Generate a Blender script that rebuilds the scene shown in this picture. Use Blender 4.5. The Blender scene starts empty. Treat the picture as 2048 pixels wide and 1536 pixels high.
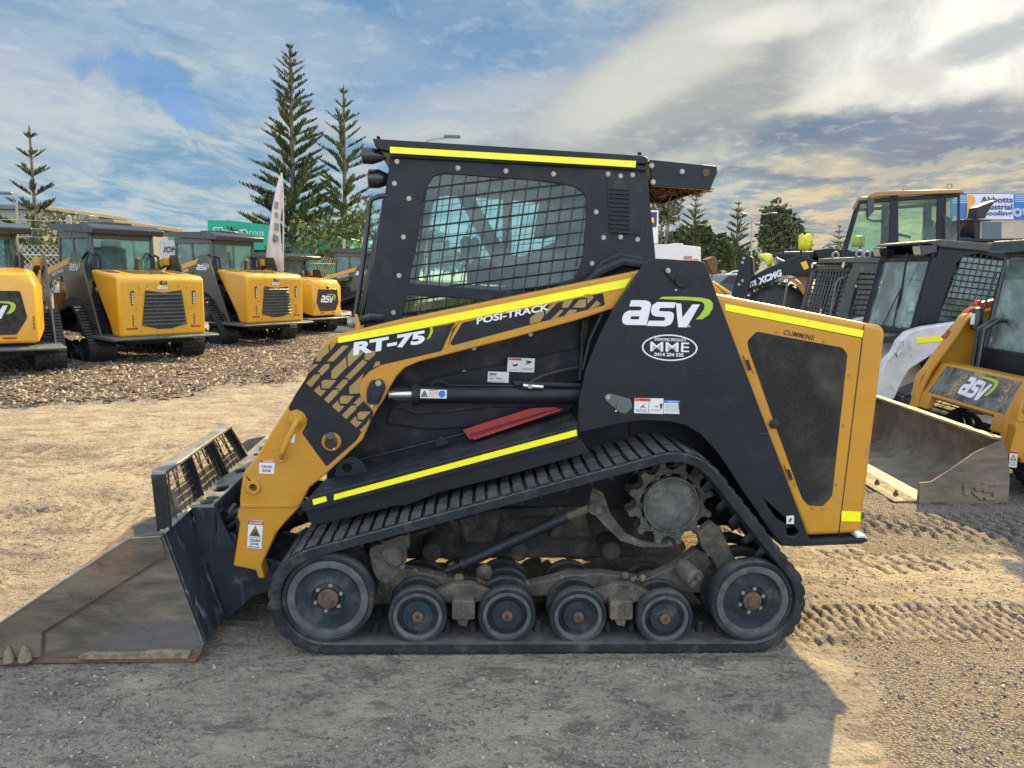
import bpy, bmesh, math, random
import numpy as np
from math import radians, sin, cos, tan, pi, atan2, hypot
from mathutils import Vector, Matrix
from mathutils.geometry import tessellate_polygon

sc = bpy.context.scene
COL = sc.collection
rnd = random.Random(7)

# ------------------------------------------------------------------ camera
FPX = 1540.0
PITCH, ROLL = radians(8.3), radians(1.3)
CAM = Vector((0, 0, 1.6))
F = Vector((0, cos(PITCH), -sin(PITCH)))
_U0 = Vector((0, sin(PITCH), cos(PITCH)))
_R0 = Vector((1, 0, 0))
UP = _U0 * cos(ROLL) - _R0 * sin(ROLL)
RT = _R0 * cos(ROLL) + _U0 * sin(ROLL)
cd = bpy.data.cameras.new('camera')
cam = bpy.data.objects.new('camera', cd)
COL.objects.link(cam)
m = Matrix((RT, UP, -F)).transposed().to_4x4()
m.translation = CAM
cam.matrix_world = m
cd.sensor_width = 36.0
cd.lens = 36.0 * FPX / 2048.0
cd.clip_start = 0.05
cd.clip_end = 3000
sc.camera = cam

# ------------------------------------------------------------------ light
SUN_AZ, SUN_EL = radians(27.0), radians(32.0)
SD = Vector((sin(SUN_AZ) * cos(SUN_EL), cos(SUN_AZ) * cos(SUN_EL), sin(SUN_EL)))
sl = bpy.data.lights.new('sun', 'SUN')
sl.energy = 5.0
sl.angle = radians(0.9)
sl.color = (1.0, 0.715, 0.29)
so = bpy.data.objects.new('sun', sl)
so.rotation_euler = SD.to_track_quat('Z', 'Y').to_euler()
so.location = (20, 30, 40)
COL.objects.link(so)

sc.view_settings.view_transform = 'Standard'
sc.view_settings.look = 'None'
EXPO = 1.25
sc.view_settings.exposure = EXPO
sc.view_settings.gamma = 1.0
sc.view_settings.use_curve_mapping = False
sc.cycles.max_bounces = 6
sc.cycles.diffuse_bounces = 3
sc.cycles.glossy_bounces = 3
sc.cycles.transmission_bounces = 4
sc.cycles.transparent_max_bounces = 10


class NT:
    """small node-tree helper"""
    def __init__(s, nt):
        s.nt = nt
    def n(s, typ, **kw):
        nd = s.nt.nodes.new(typ)
        for k, v in kw.items():
            if k.startswith('i_'):
                key = k[2:]
                key = int(key) if key.isdigit() else key.replace('_', ' ')
                nd.inputs[key].default_value = v
            else:
                setattr(nd, k, v)
        return nd
    def l(s, a, b):
        s.nt.links.new(a, b)
    def val(s, x, sock):
        if isinstance(x, (int, float, tuple)):
            sock.default_value = x
        else:
            s.l(x, sock)
    def math(s, op, a, b=0.0, clamp=False):
        nd = s.n('ShaderNodeMath', operation=op, use_clamp=clamp)
        s.val(a, nd.inputs[0]); s.val(b, nd.inputs[1])
        return nd.outputs[0]
    def mix(s, fac, a, b, blend='MIX'):
        nd = s.n('ShaderNodeMix', data_type='RGBA', blend_type=blend)
        s.val(fac, nd.inputs[0])
        s.val(a if not isinstance(a, tuple) else (*a[:3], 1), nd.inputs[6])
        s.val(b if not isinstance(b, tuple) else (*b[:3], 1), nd.inputs[7])
        return nd.outputs[2]
    def noise(s, vec, scale, detail=4, rough=.5, dist=0.0, dim='3D'):
        nd = s.n('ShaderNodeTexNoise', noise_dimensions=dim)
        nd.inputs['Scale'].default_value = scale
        nd.inputs['Detail'].default_value = detail
        nd.inputs['Roughness'].default_value = rough
        nd.inputs['Distortion'].default_value = dist
        if vec is not None:
            s.l(vec, nd.inputs['Vector'])
        return nd.outputs['Fac']
    def ramp(s, x, lo, hi, a=0.0, b=1.0):
        nd = s.n('ShaderNodeMapRange', interpolation_type='SMOOTHSTEP')
        s.val(x, nd.inputs[0])
        nd.inputs[1].default_value = lo; nd.inputs[2].default_value = hi
        nd.inputs[3].default_value = a; nd.inputs[4].default_value = b
        return nd.outputs[0]


w = bpy.data.worlds.new('World')
sc.world = w
w.use_nodes = True
w.node_tree.nodes.clear()
k = NT(w.node_tree)
out = k.n('ShaderNodeOutputWorld')
sky = k.n('ShaderNodeTexSky', sky_type='NISHITA', sun_disc=False, sun_elevation=SUN_EL,
          sun_rotation=SUN_AZ, altitude=10, air_density=1.0, dust_density=1.2, ozone_density=1.5)
bg1 = k.n('ShaderNodeBackground'); bg1.inputs['Strength'].default_value = 0.085
k.l(sky.outputs[0], bg1.inputs['Color'])
tc = k.n('ShaderNodeTexCoord')
sep = k.n('ShaderNodeSeparateXYZ'); k.l(tc.outputs['Generated'], sep.inputs[0])
X, Y, Z = sep.outputs
zc = k.math('ADD', k.math('MAXIMUM', Z, 0.0), 0.10)
cmb = k.n('ShaderNodeCombineXYZ')
k.l(k.math('DIVIDE', X, zc), cmb.inputs[0]); k.l(k.math('DIVIDE', Y, zc), cmb.inputs[1])
P2 = cmb.outputs[0]
GAIN = 2 ** -EXPO                      # cloud radiances below are given as they should read on exposure
AZ = k.math('ARCTAN2', X, Y); EL = k.math('ARCSINE', Z)
rotm = k.n('ShaderNodeMapping'); rotm.inputs['Rotation'].default_value = (0, 0, radians(-22))
rotm.inputs['Scale'].default_value = (1.0, .55, 1.0); rotm.inputs['Location'].default_value = (3.1, .7, 0)
k.l(P2, rotm.inputs[0])
big = k.noise(rotm.outputs[0], .95, 6, .58, .35)
wisp = k.noise(rotm.outputs[0], 3.1, 8, .64, .55)
fine = k.noise(P2, 7.5, 7, .66, .3)
puff = k.noise(tc.outputs['Generated'], 9.0, 7, .60, .35)
# wobble that makes every bank ragged
wob = k.math('MULTIPLY', k.math('SUBTRACT', k.noise(tc.outputs['Generated'], 5.5, 6, .6, .5), .5), .34)
wob2 = k.math('MULTIPLY', k.math('SUBTRACT', wisp, .5), .12)


def skydir(px, py):
    d = (Vector((0, cos(PITCH), -sin(PITCH))) + RT * ((px - 1024) / FPX) + UP * ((768 - py) / FPX)).normalized()
    return atan2(d.x, d.y), math.asin(d.z)


def bank(px, py, rx, ry, rot=0, soft=.96):
    """a cloud bank (or gap) lying in a known direction of the sky; sizes in photo pixels"""
    a0, e0 = skydir(px, py)
    c_, s_ = cos(radians(rot)), sin(radians(rot))
    u = k.math('ADD', k.math('SUBTRACT', AZ, a0), k.math('MULTIPLY', wob, .55)); v = k.math('ADD', k.math('SUBTRACT', EL, e0), k.math('MULTIPLY', k.math('ADD', wob, wob2), .24))
    U_ = k.math('ADD', k.math('MULTIPLY', u, c_ * FPX / rx), k.math('MULTIPLY', v, s_ * FPX / rx))
    V_ = k.math('ADD', k.math('MULTIPLY', u, -s_ * FPX / ry), k.math('MULTIPLY', v, c_ * FPX / ry))
    r2 = k.math('ADD', k.math('MULTIPLY', U_, U_), k.math('MULTIPLY', V_, V_))
    return k.ramp(r2, 1.0 + soft, max(0.0, 1.0 - soft))


def lin(r, g, b_):
    f_ = lambda v: ((v / 255 + .055) / 1.055) ** 2.4 * GAIN
    return (f_(r), f_(g), f_(b_))


def lay(c, m_, col, amt=1.0):
    return k.mix(k.math('MULTIPLY', m_, amt), c, col)


# thin veil over blue on the left, warmer and thicker towards the sun
right = k.ramp(k.math('ADD', AZ, wob), -.05, .42)
low = k.ramp(EL, .30, .02)
veil = k.mix(k.ramp(k.math('ADD', k.math('MULTIPLY', big, .4), k.math('MULTIPLY', wisp, .6)), .39, .60), lin(112, 154, 190), lin(186, 204, 212))
veil = k.mix(k.math('MULTIPLY', low, .75), veil, k.mix(k.ramp(wisp, .40, .62), lin(138, 178, 202), lin(194, 207, 208)))
warm = k.mix(k.ramp(k.math('ADD', k.math('MULTIPLY', big, .6), k.math('MULTIPLY', wisp, .4)), .38, .60), lin(156, 166, 170), lin(226, 222, 204))
warm = k.mix(low, warm, k.mix(k.ramp(k.math('ADD', k.math('MULTIPLY', wisp, .6), k.math('MULTIPLY', fine, .4)), .42, .58), lin(150, 162, 168), lin(226, 206, 164)))
cc = k.mix(right, veil, warm)
cc = lay(cc, bank(900, 90, 330, 110, -4), lin(112, 152, 194), .75)
cc = lay(cc, bank(560, 60, 260, 60, -6), lin(170, 190, 210), .6)
cc = lay(cc, bank(120, 60, 200, 60, 8), lin(150, 178, 204), .6)
cc = lay(cc, bank(840, 210, 200, 70, 0), lin(140, 172, 208), .6)
cc = lay(cc, bank(60, 210, 150, 110, 20), lin(196, 206, 214), .6)
cc = lay(cc, bank(1060, 215, 260, 50, 6), lin(205, 208, 202), .55)
cc = lay(cc, bank(900, 285, 300, 26, -2), lin(212, 214, 204), .5)
cc = lay(cc, bank(1250, 290, 300, 30, 4), lin(140, 156, 172), .75)
# the big grey bank rising to the right, with pale edges
cc = lay(cc, bank(1500, 130, 420, 130, 18, .95), lin(188, 190, 188), .8)
cc = lay(cc, bank(1330, 130, 250, 60, 28), lin(220, 220, 208), .8)
cc = lay(cc, bank(1560, 180, 380, 60, 22), lin(166, 171, 173), .8)
cc = lay(cc, bank(1730, 60, 120, 40, 40), lin(176, 176, 174), .7)
cc = lay(cc, bank(1660, 205, 330, 24, 18), lin(232, 226, 204), .7)
glow = bank(1960, 70, 260, 120, 12, .98)
cc = lay(cc, k.math('MULTIPLY', glow, k.ramp(puff, .22, .60, .35, 1.0)), tuple(v * 1.1 for v in lin(254, 252, 238)), 1.0)
cc = lay(cc, bank(1560, 45, 140, 30, 10), lin(250, 248, 232), .7)
cc = lay(cc, bank(2020, 60, 80, 24, 12), lin(176, 184, 190), .8)
cc = lay(cc, bank(1850, 140, 60, 30, 10), lin(205, 203, 196), .6)
cc = lay(cc, bank(1700, 262, 280, 30, 3), lin(108, 132, 158), .85)
cc = lay(cc, bank(2010, 235, 160, 44, 12), lin(150, 158, 170), .8)
cc = lay(cc, bank(2000, 290, 180, 26, -2), lin(128, 142, 162), .8)
cc = lay(cc, bank(1560, 352, 260, 12, 3), lin(134, 148, 162), .7)
cc = lay(cc, bank(1800, 322, 260, 10, 2), lin(206, 198, 176), .7)
cc = lay(cc, bank(1600, 505, 400, 20, 1), lin(150, 178, 184), .6)
# ragged fibres all over
cc = k.mix(k.math('MULTIPLY', k.ramp(fine, .49, .72), .34), cc, k.mix(right, lin(214, 222, 228), lin(245, 236, 212)))
cc = k.mix(k.math('MULTIPLY', k.ramp(puff, .46, .26), .22), cc, lin(120, 154, 186))
# the gaps where clear sky shows
gap = k.math('MAXIMUM', bank(285, 148, 78, 34, -10, .6), k.math('MAXIMUM', bank(376, 208, 66, 24, -22, .6), k.math('MULTIPLY', bank(480, 190, 90, 36, 10), .6)))
gap = k.math('MAXIMUM', gap, k.math('MULTIPLY', bank(380, 343, 90, 13, 2), .45))
gap = k.math('MULTIPLY', gap, k.ramp(puff, .66, .44, .5, 1.0))
cc = lay(cc, gap, lin(30, 112, 186), .9)
# unseen sky behind the camera and overhead, brightened as fill light
back = k.ramp(Y, .25, -.3)
cc = k.mix(back, cc, k.mix(k.ramp(big, .4, .6), (.50, .58, .70), (.90, .96, 1.02)))
up = k.ramp(Z, .5, .85)
cc = k.mix(up, cc, k.mix(back, (.38, .47, .60), (.60, .69, .82)))
bg2 = k.n('ShaderNodeBackground'); bg2.inputs['Strength'].default_value = 1.0
k.l(cc, bg2.inputs['Color'])
ms = k.n('ShaderNodeMixShader')
k.l(k.math('SUBTRACT', 1.0, k.math('MULTIPLY', gap, .25)), ms.inputs[0]); k.l(bg1.outputs[0], ms.inputs[1]); k.l(bg2.outputs[0], ms.inputs[2])
k.l(ms.outputs[0], out.inputs[0])


# ------------------------------------------------------------------ pixel rays of the photograph -> points at known distances
def ray(px, py):
    return F + RT * ((px - 1024) / FPX) + UP * ((768 - py) / FPX)
def G(px, py, z=0.0):
    d = ray(px, py)
    return CAM + d * ((z - CAM.z) / d.z)
def W(px, py, Y):
    d = ray(px, py)
    return CAM + d * (Y / d.y)
def WP(pts, Y):
    return [(W(a, b, Y).x, W(a, b, Y).z) for a, b in pts]


MO = G(1070, 1305)
MYAW = radians(4.5)
EX = Vector((cos(MYAW), sin(MYAW), 0)); EY = Vector((-sin(MYAW), cos(MYAW), 0))
def L(px, py, ly):
    d = ray(px, py)
    t = ((MO - CAM).dot(EY) + ly) / d.dot(EY)
    v = CAM + d * t - MO
    return (v.dot(EX), v.z)
def LP(pts, ly):
    return [L(a, b, ly) for a, b in pts]
def L3(px, py, ly):
    a, b = L(px, py, ly)
    return Vector((a, ly, b))


# ------------------------------------------------------------------ objects
def tag(o, label=None, cat=None, group=None, kind=None):
    if label: o['label'] = label
    if cat: o['category'] = cat
    if group: o['group'] = group
    if kind: o['kind'] = kind
    return o
def empty(name, loc, rz=0, label=None, cat=None, group=None, scale=1):
    o = bpy.data.objects.new(name, None)
    COL.objects.link(o)
    o.location = loc; o.rotation_euler = (0, 0, rz); o.scale = (scale,) * 3
    o.empty_display_size = .2
    return tag(o, label, cat, group)
def kids(o):
    return [c for c in bpy.data.objects if c.parent == o]
def copy_tree(o, parent, mirror=None, skip=()):
    c = o.copy(); COL.objects.link(c); c.parent = parent
    if mirror is not None:
        c.scale = (1, -1, 1); c.location = (0, mirror, 0)
    for ch in kids(o):
        if ch.name.split('.')[0] not in skip:
            copy_tree(ch, c, None, skip)
    return c


_tc = {}
def text_tris(s, bold=0.0, shear=0.0, space=1.0):
    key = (s, bold, shear, space)
    if key in _tc: return _tc[key]
    cu = bpy.data.curves.new('t', 'FONT')
    cu.body = s; cu.size = 1; cu.offset = bold; cu.shear = shear; cu.space_character = space
    cu.resolution_u = 3
    to = bpy.data.objects.new('t', cu)
    COL.objects.link(to)
    dg = bpy.context.evaluated_depsgraph_get(); dg.update()
    me = bpy.data.meshes.new_from_object(to.evaluated_get(dg))
    V = [(v.co.x, v.co.y) for v in me.vertices]
    Fc = [tuple(p.vertices) for p in me.polygons]
    bpy.data.objects.remove(to); bpy.data.curves.remove(cu); bpy.data.meshes.remove(me)
    xs = [v[0] for v in V]; ys = [v[1] for v in V]
    x0, x1, y0, y1 = min(xs), max(xs), min(ys), max(ys)
    V = [((a - x0) / (x1 - x0), (b - y0) / (y1 - y0)) for a, b in V]
    _tc[key] = (V, Fc)
    return V, Fc


_lg = {
 'a': ([(490,405),(610,405),(640,418),(650,438),(648,460),(618,607),(455,605),(432,596),(420,575),(420,550),(430,520),(448,500),(475,488),(560,488),(575,478),(572,460),(555,455),(475,455)], [(492,535),(560,535),(553,560),(487,560)]),
 's': ([(700,418),(850,420),(840,465),(730,465),(715,478),(722,492),(810,495),(832,508),(838,530),(830,570),(812,600),(770,615),(620,612),(635,570),(755,570),(768,558),(762,540),(690,535),(660,522),(650,490),(660,445)], []),
 'v': ([(850,425),(895,430),(905,545),(985,435),(1045,435),(945,622),(875,622)], []),
 'g': ([(712,392),(740,376),(900,372),(1060,380),(1125,395),(1152,425),(1150,470),(1120,520),(1070,555),(1015,557),(1050,520),(1082,470),(1085,435),(1060,412),(980,403),(860,398)], []),
}


class MB:
    def __init__(s):
        s.v = []; s.f = []; s.m = []; s.c = []
    def add(s, V, Fc, mi=0):
        o = len(s.v); s.c.append((o, len(s.f)))
        s.v += [tuple(x) for x in V]
        s.f += [tuple(i + o for i in q) for q in Fc]
        s.m += [mi] * len(Fc)
        return s
    def prism(s, poly, a0, a1, holes=(), mi=0, axis='y'):
        """outline given as (x,z) for axis y, (y,z) for axis x, (x,y) for axis z"""
        def P(u, v, a):
            return (u, a, v) if axis == 'y' else (a, u, v) if axis == 'x' else (u, v, a)
        loops = [list(poly)] + [list(h) for h in holes]
        tri = tessellate_polygon([[Vector((a, b, 0)) for a, b in lp] for lp in loops])
        flat = [p for lp in loops for p in lp]
        n = len(flat)
        V = [P(a, b, a0) for a, b in flat] + [P(a, b, a1) for a, b in flat]
        if not holes:
            Fc = [tuple(range(n)), tuple(range(2 * n - 1, n - 1, -1))]
        else:
            Fc = [tuple(t) for t in tri] + [tuple(i + n for i in reversed(t)) for t in tri]
        o = 0
        for lp in loops:
            c = len(lp)
            for i in range(c):
                j = (i + 1) % c
                Fc.append((o + i, o + j, n + o + j, n + o + i))
            o += c
        return s.add(V, Fc, mi)
    def sheet(s, poly3, mi=0):
        return s.add(poly3, [tuple(range(len(poly3)))], mi)
    def tris2d(s, loops, o, U, Vv, mi=0):
        tri = tessellate_polygon([[Vector((a, b, 0)) for a, b in lp] for lp in loops])
        flat = [p for lp in loops for p in lp]
        return s.add([o + U * a + Vv * b for a, b in flat], [tuple(t) for t in tri], mi)
    def text(s, t, o, U, Vv, mi=0, bold=0.0, shear=0.0, space=1.0):
        V, Fc = text_tris(t, bold, shear, space)
        return s.add([o + U * a + Vv * b for a, b in V], Fc, mi)
    def logo(s, o, U, Vv, mw=0, mg=1):
        for kk, (ou, ho) in _lg.items():
            lp = [[((a - 420) / 735, (635 - b) / 263) for a, b in ou]]
            if ho: lp.append([((a - 420) / 735, (635 - b) / 263) for a, b in ho])
            s.tris2d(lp, o, U, Vv, mg if kk == 'g' else mw)
        return s
    def box(s, c, d, rot=None, mi=0):
        c = Vector(c); hx, hy, hz = d[0] / 2, d[1] / 2, d[2] / 2
        V = [Vector((x, y, z)) for x in (-hx, hx) for y in (-hy, hy) for z in (-hz, hz)]
        if rot is not None: V = [rot @ v for v in V]
        V = [v + c for v in V]
        return s.add(V, [(0, 1, 3, 2), (4, 6, 7, 5), (0, 4, 5, 1), (2, 3, 7, 6), (0, 2, 6, 4), (1, 5, 7, 3)], mi)
    def tube(s, pts, r, n=8, mi=0, r1=None, caps=True):
        pts = [Vector(p) for p in pts]
        rings = []
        prev = None
        for i, p in enumerate(pts):
            t = (pts[min(i + 1, len(pts) - 1)] - pts[max(i - 1, 0)]).normalized()
            ref = prev if prev is not None else (Vector((0, 0, 1)) if abs(t.z) < .9 else Vector((1, 0, 0)))
            a = (ref - t * ref.dot(t))
            if a.length < 1e-6: a = t.orthogonal()
            a.normalize(); prev = a
            b = t.cross(a)
            rr = r if r1 is None else r + (r1 - r) * i / (len(pts) - 1)
            rings.append([p + (a * cos(2 * pi * q / n) + b * sin(2 * pi * q / n)) * rr for q in range(n)])
        V = [v for rg in rings for v in rg]
        Fc = []
        for i in range(len(rings) - 1):
            for q in range(n):
                Fc.append((i * n + q, i * n + (q + 1) % n, (i + 1) * n + (q + 1) % n, (i + 1) * n + q))
        if caps:
            Fc.append(tuple(range(n - 1, -1, -1))); Fc.append(tuple((len(rings) - 1) * n + q for q in range(n)))
        return s.add(V, Fc, mi)
    def lathe(s, prof, c, n=32, mi=0, axis='y', close=False):
        """prof: (a, r) pairs along the axis"""
        c = Vector(c); V = []
        for a, r in prof:
            for q in range(n):
                t = 2 * pi * q / n
                if axis == 'y': V.append(c + Vector((r * cos(t), a, r * sin(t))))
                elif axis == 'z': V.append(c + Vector((r * cos(t), r * sin(t), a)))
                else: V.append(c + Vector((a, r * cos(t), r * sin(t))))
        Fc = []
        for i in range(len(prof) - 1):
            for q in range(n):
                Fc.append((i * n + q, (i + 1) * n + q, (i + 1) * n + (q + 1) % n, i * n + (q + 1) % n))
        if close:
            Fc.append(tuple(range(n))); Fc.append(tuple((len(prof) - 1) * n + q for q in range(n - 1, -1, -1)))
        return s.add(V, Fc, mi)
    def disc(s, c, r, a0, a1, n=16, mi=0, axis='y'):
        return s.lathe([(a0, r), (a1, r)], c, n, mi, axis, True)
    def chunk(s, idx):
        r = MB(); nv = [a for a, _ in s.c] + [len(s.v)]; nf = [b_ for _, b_ in s.c] + [len(s.f)]
        for i in idx:
            fs = [tuple(q_ - nv[i] for q_ in f_) for f_ in s.f[nf[i]:nf[i + 1]]]
            o = len(r.f); r.add(s.v[nv[i]:nv[i + 1]], fs); r.m[o:] = s.m[nf[i]:nf[i + 1]]
        return r
    def each(s, name, mats, parent=None, **kw):
        return [s.chunk([i]).build(name, mats, parent, **kw) for i in range(len(s.c))]
    def build(s, name, mats, parent=None, bevel=0, seg=2, smooth=True, org=None, angle=35, flip=True):
        me = bpy.data.meshes.new(name)
        V = s.v
        if org is not None:
            V = [(a - org[0], b - org[1], c - org[2]) for a, b, c in V]
        me.from_pydata([tuple(x) for x in V], [], s.f)
        if not isinstance(mats, (list, tuple)): mats = [mats]
        for mm in mats: me.materials.append(mm)
        me.polygons.foreach_set('material_index', s.m)
        if flip:
            bm = bmesh.new(); bm.from_mesh(me)
            bmesh.ops.recalc_face_normals(bm, faces=bm.faces)
            bm.to_mesh(me); bm.free()
        if smooth:
            me.polygons.foreach_set('use_smooth', [True] * len(me.polygons))
            me.set_sharp_from_angle(angle=radians(angle))
        me.update()
        o = bpy.data.objects.new(name, me)
        COL.objects.link(o)
        if parent is not None: o.parent = parent
        if bevel:
            b = o.modifiers.new('bevel', 'BEVEL'); b.width = bevel; b.segments = seg
            b.limit_method = 'ANGLE'; b.angle_limit = radians(40); b.use_clamp_overlap = True
            b.harden_normals = False
        return o


def rounded(pts, r, n=4):
    """round the corners of an outline; r is one radius or one per corner"""
    out = []
    c = len(pts)
    for i in range(c):
        p = Vector(pts[i]); a = Vector(pts[i - 1]); b = Vector(pts[(i + 1) % c])
        rr = r[i] if isinstance(r, (list, tuple)) else r
        da, db = (a - p), (b - p)
        rr = min(rr, da.length * .48, db.length * .48)
        if rr < 1e-4: out.append(tuple(p)); continue
        A = p + da.normalized() * rr; B = p + db.normalized() * rr
        for q in range(n + 1):
            t = q / n
            out.append(tuple(A * (1 - t) ** 2 + p * 2 * t * (1 - t) + B * t * t))
    return out


# ------------------------------------------------------------------ materials
def M(name, col, rough=.5, metal=0.0, var=.12, scale=6, bump=0.0, bscale=80, dust=None, coat=0.0, spec=.5, streak=None, scratch=None, top=None):
    mt = bpy.data.materials.new(name); mt.use_nodes = True
    mt.node_tree.nodes.clear()
    q = NT(mt.node_tree)
    o = q.n('ShaderNodeOutputMaterial'); b = q.n('ShaderNodeBsdfPrincipled')
    q.l(b.outputs[0], o.inputs[0])
    t = q.n('ShaderNodeTexCoord').outputs['Object']
    nz = q.noise(t, scale, 5, .6)
    lo = tuple(c * (1 - var) for c in col); hi = tuple(min(1, c * (1 + var)) for c in col)
    c = q.mix(q.ramp(nz, .3, .7), lo, hi)
    rg = q.ramp(q.noise(t, scale * 2.3, 4, .6), .3, .7, max(.02, rough - .10), min(1, rough + .12))
    if streak:
        mp = q.n('ShaderNodeMapping'); mp.inputs['Scale'].default_value = (1, 1, .12); q.l(t, mp.inputs[0])
        s_ = q.ramp(q.noise(mp.outputs[0], 22, 5, .65), .56, .78)
        c = q.mix(q.math('MULTIPLY', s_, streak[1]), c, streak[0])
    if scratch:
        ms_ = q.n('ShaderNodeMapping'); ms_.inputs['Scale'].default_value = (.10, 1, 2.2); ms_.inputs['Rotation'].default_value = (.2, .35, .1); q.l(t, ms_.inputs[0])
        sk = q.math('MULTIPLY', q.ramp(q.noise(ms_.outputs[0], 46, 3, .7), .66, .72), q.ramp(q.noise(t, 3.3, 4, .6), .46, .62))
        c = q.mix(q.math('MULTIPLY', sk, scratch[1]), c, scratch[0])
    if dust:
        dcol, amt, dsc = dust
        d = q.ramp(q.noise(t, dsc, 7, .68, .3), .62 - amt * .35, .80 - amt * .22)
        g = q.ramp(q.noise(t, dsc * 7, 4, .6), .25, .7, .55, 1.0)
        d = q.math('MULTIPLY', d, g)
        c = q.mix(d, c, dcol)
        rg = q.math('MAXIMUM', rg, q.math('MULTIPLY', d, .85))
    if top:   # upward faces paler: settled dust, with the sky's sheen painted in
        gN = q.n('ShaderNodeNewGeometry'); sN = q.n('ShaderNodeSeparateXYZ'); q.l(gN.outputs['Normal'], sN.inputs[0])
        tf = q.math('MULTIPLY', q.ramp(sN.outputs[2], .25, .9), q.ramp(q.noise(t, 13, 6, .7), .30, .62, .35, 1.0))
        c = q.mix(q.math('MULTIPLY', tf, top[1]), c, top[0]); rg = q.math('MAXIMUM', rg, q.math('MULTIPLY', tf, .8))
    q.l(c, b.inputs['Base Color']); q.l(rg, b.inputs['Roughness'])
    b.inputs['Metallic'].default_value = metal
    b.inputs['Coat Weight'].default_value = coat
    b.inputs['Coat Roughness'].default_value = .2
    b.inputs['Specular IOR Level'].default_value = spec
    if bump:
        bp = q.n('ShaderNodeBump'); bp.inputs['Strength'].default_value = bump; bp.inputs['Distance'].default_value = .01
        q.l(q.noise(t, bscale, 5, .65), bp.inputs['Height']); q.l(bp.outputs[0], b.inputs['Normal'])
    return mt


DUST = (.34, .27, .19)
YEL = M('yellow_paint', (.48, .235, .018), .38, var=.07, scale=3, dust=((.30, .20, .09), .30, 4.5), scratch=((.16, .10, .05), .6), coat=.12, bump=.05, bscale=240)
YELN = M('yellow_paint_new', (.62, .315, .012), .30, var=.04, scale=3, coat=.4, dust=((.40, .27, .10), .1, 5))
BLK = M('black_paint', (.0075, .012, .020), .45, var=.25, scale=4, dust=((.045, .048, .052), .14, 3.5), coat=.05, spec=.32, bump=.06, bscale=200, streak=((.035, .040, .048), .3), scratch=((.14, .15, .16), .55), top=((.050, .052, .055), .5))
BLKG = M('black_gloss', (.013, .017, .022), .25, var=.2, coat=.3, dust=((.09, .09, .08), .12, 5))
BLKN = M('olive_black_panel', (.050, .050, .040), .32, var=.15, coat=.3)
DEC = M('decal_black', (.011, .014, .020), .5, var=.2, spec=.3, dust=((.06, .055, .05), .16, 6))
GOLD = M('decal_gold', (.30, .20, .07), .55, var=.12)
CHAS = M('chassis_black', (.006, .010, .018), .5, spec=.3, var=.3, scale=5, dust=((.06, .055, .05), .20, 4), bump=.1, bscale=120)
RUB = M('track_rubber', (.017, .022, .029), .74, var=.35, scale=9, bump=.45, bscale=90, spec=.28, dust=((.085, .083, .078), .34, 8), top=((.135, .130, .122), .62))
RUBN = M('track_rubber_new', (.016, .018, .021), .6, var=.25, scale=9, bump=.2, dust=((.10, .08, .06), .2, 5))
WHL = M('wheel_dark', (.015, .026, .037), .6, var=.3, scale=12, spec=.3, dust=((.085, .092, .09), .34, 8), bump=.15)
RING = M('wheel_ring_worn', (.070, .084, .088), .6, var=.3, scale=16, spec=.3, dust=((.15, .14, .115), .34, 14), bump=.2)
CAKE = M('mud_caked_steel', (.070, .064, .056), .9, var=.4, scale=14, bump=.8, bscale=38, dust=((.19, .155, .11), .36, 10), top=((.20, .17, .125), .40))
HUBM = M('hub_dusty_iron', (.080, .088, .088), .65, var=.35, scale=18, dust=((.20, .19, .16), .42, 16), bump=.5, bscale=60)
MUDD = M('mud_dark', (.030, .030, .030), .9, var=.4, scale=9, bump=.7, bscale=30, dust=((.13, .105, .08), .40, 6))
SPRK = M('sprocket_steel', (.085, .084, .078), .8, .2, var=.4, scale=16, bump=.6, bscale=50, dust=((.20, .175, .13), .36, 12))
MUDL = M('mud_pale', (.20, .165, .12), .95, var=.3, scale=30, bump=.8, bscale=60)
RUST = M('rusty_hub', (.10, .062, .040), .8, var=.3, scale=30, bump=.3)
BOLT = M('zinc_bolt', (.33, .33, .31), .42, .65, var=.2, scale=40)
BOLTY = M('painted_bolt', (.34, .20, .07), .5, .2)
TAPE = M('fluoro_tape', (.86, .84, .005), .38, var=.05, scale=20, coat=.2, dust=((.45, .42, .05), .12, 20))
WHT = M('white_vinyl', (.66, .70, .76), .45, var=.04, scale=12)
LIME = M('lime_vinyl', (.33, .50, .035), .45, var=.05)
STK = M('sticker_white', (.62, .66, .69), .5, var=.05)
STO = M('sticker_orange', (.62, .14, .045), .5, var=.05)
STR = M('sticker_red', (.40, .03, .035), .5, var=.05)
STB = M('sticker_blue', (.03, .16, .50), .5, var=.05)
STY = M('sticker_yellow', (.80, .45, .02), .5, var=.05)
INK = M('ink', (.02, .02, .03), .6, var=0)
INKG = M('ink_grey', (.22, .24, .26), .6, var=0)
REDP = M('red_paint', (.30, .020, .024), .42, var=.1, dust=((.20, .08, .06), .1, 9))
REDL = M('red_reflector', (.42, .015, .01), .3, var=.05)
CHR = M('chrome_rod', (.55, .56, .56), .22, 1.0, var=.05)
SILV = M('bare_steel', (.28, .29, .29), .45, .6, var=.3, scale=10, dust=((.22, .19, .15), .3, 8))
SCRN = M('perforated_screen', (.026, .027, .026), .75, var=.35, scale=130, bump=.6, bscale=420, spec=.2, dust=((.085, .080, .066), .50, 2.6))
LGT = M('lamp_glass_white', (.75, .76, .74), .15, var=.05, coat=.5)
GREYP = M('grey_paint', (.10, .115, .12), .4, var=.12, dust=((.22, .2, .17), .15, 5))
WHTP = M('white_paint_worn', (.55, .57, .59), .4, var=.08, dust=((.33, .29, .23), .3, 7), coat=.2)
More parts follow.
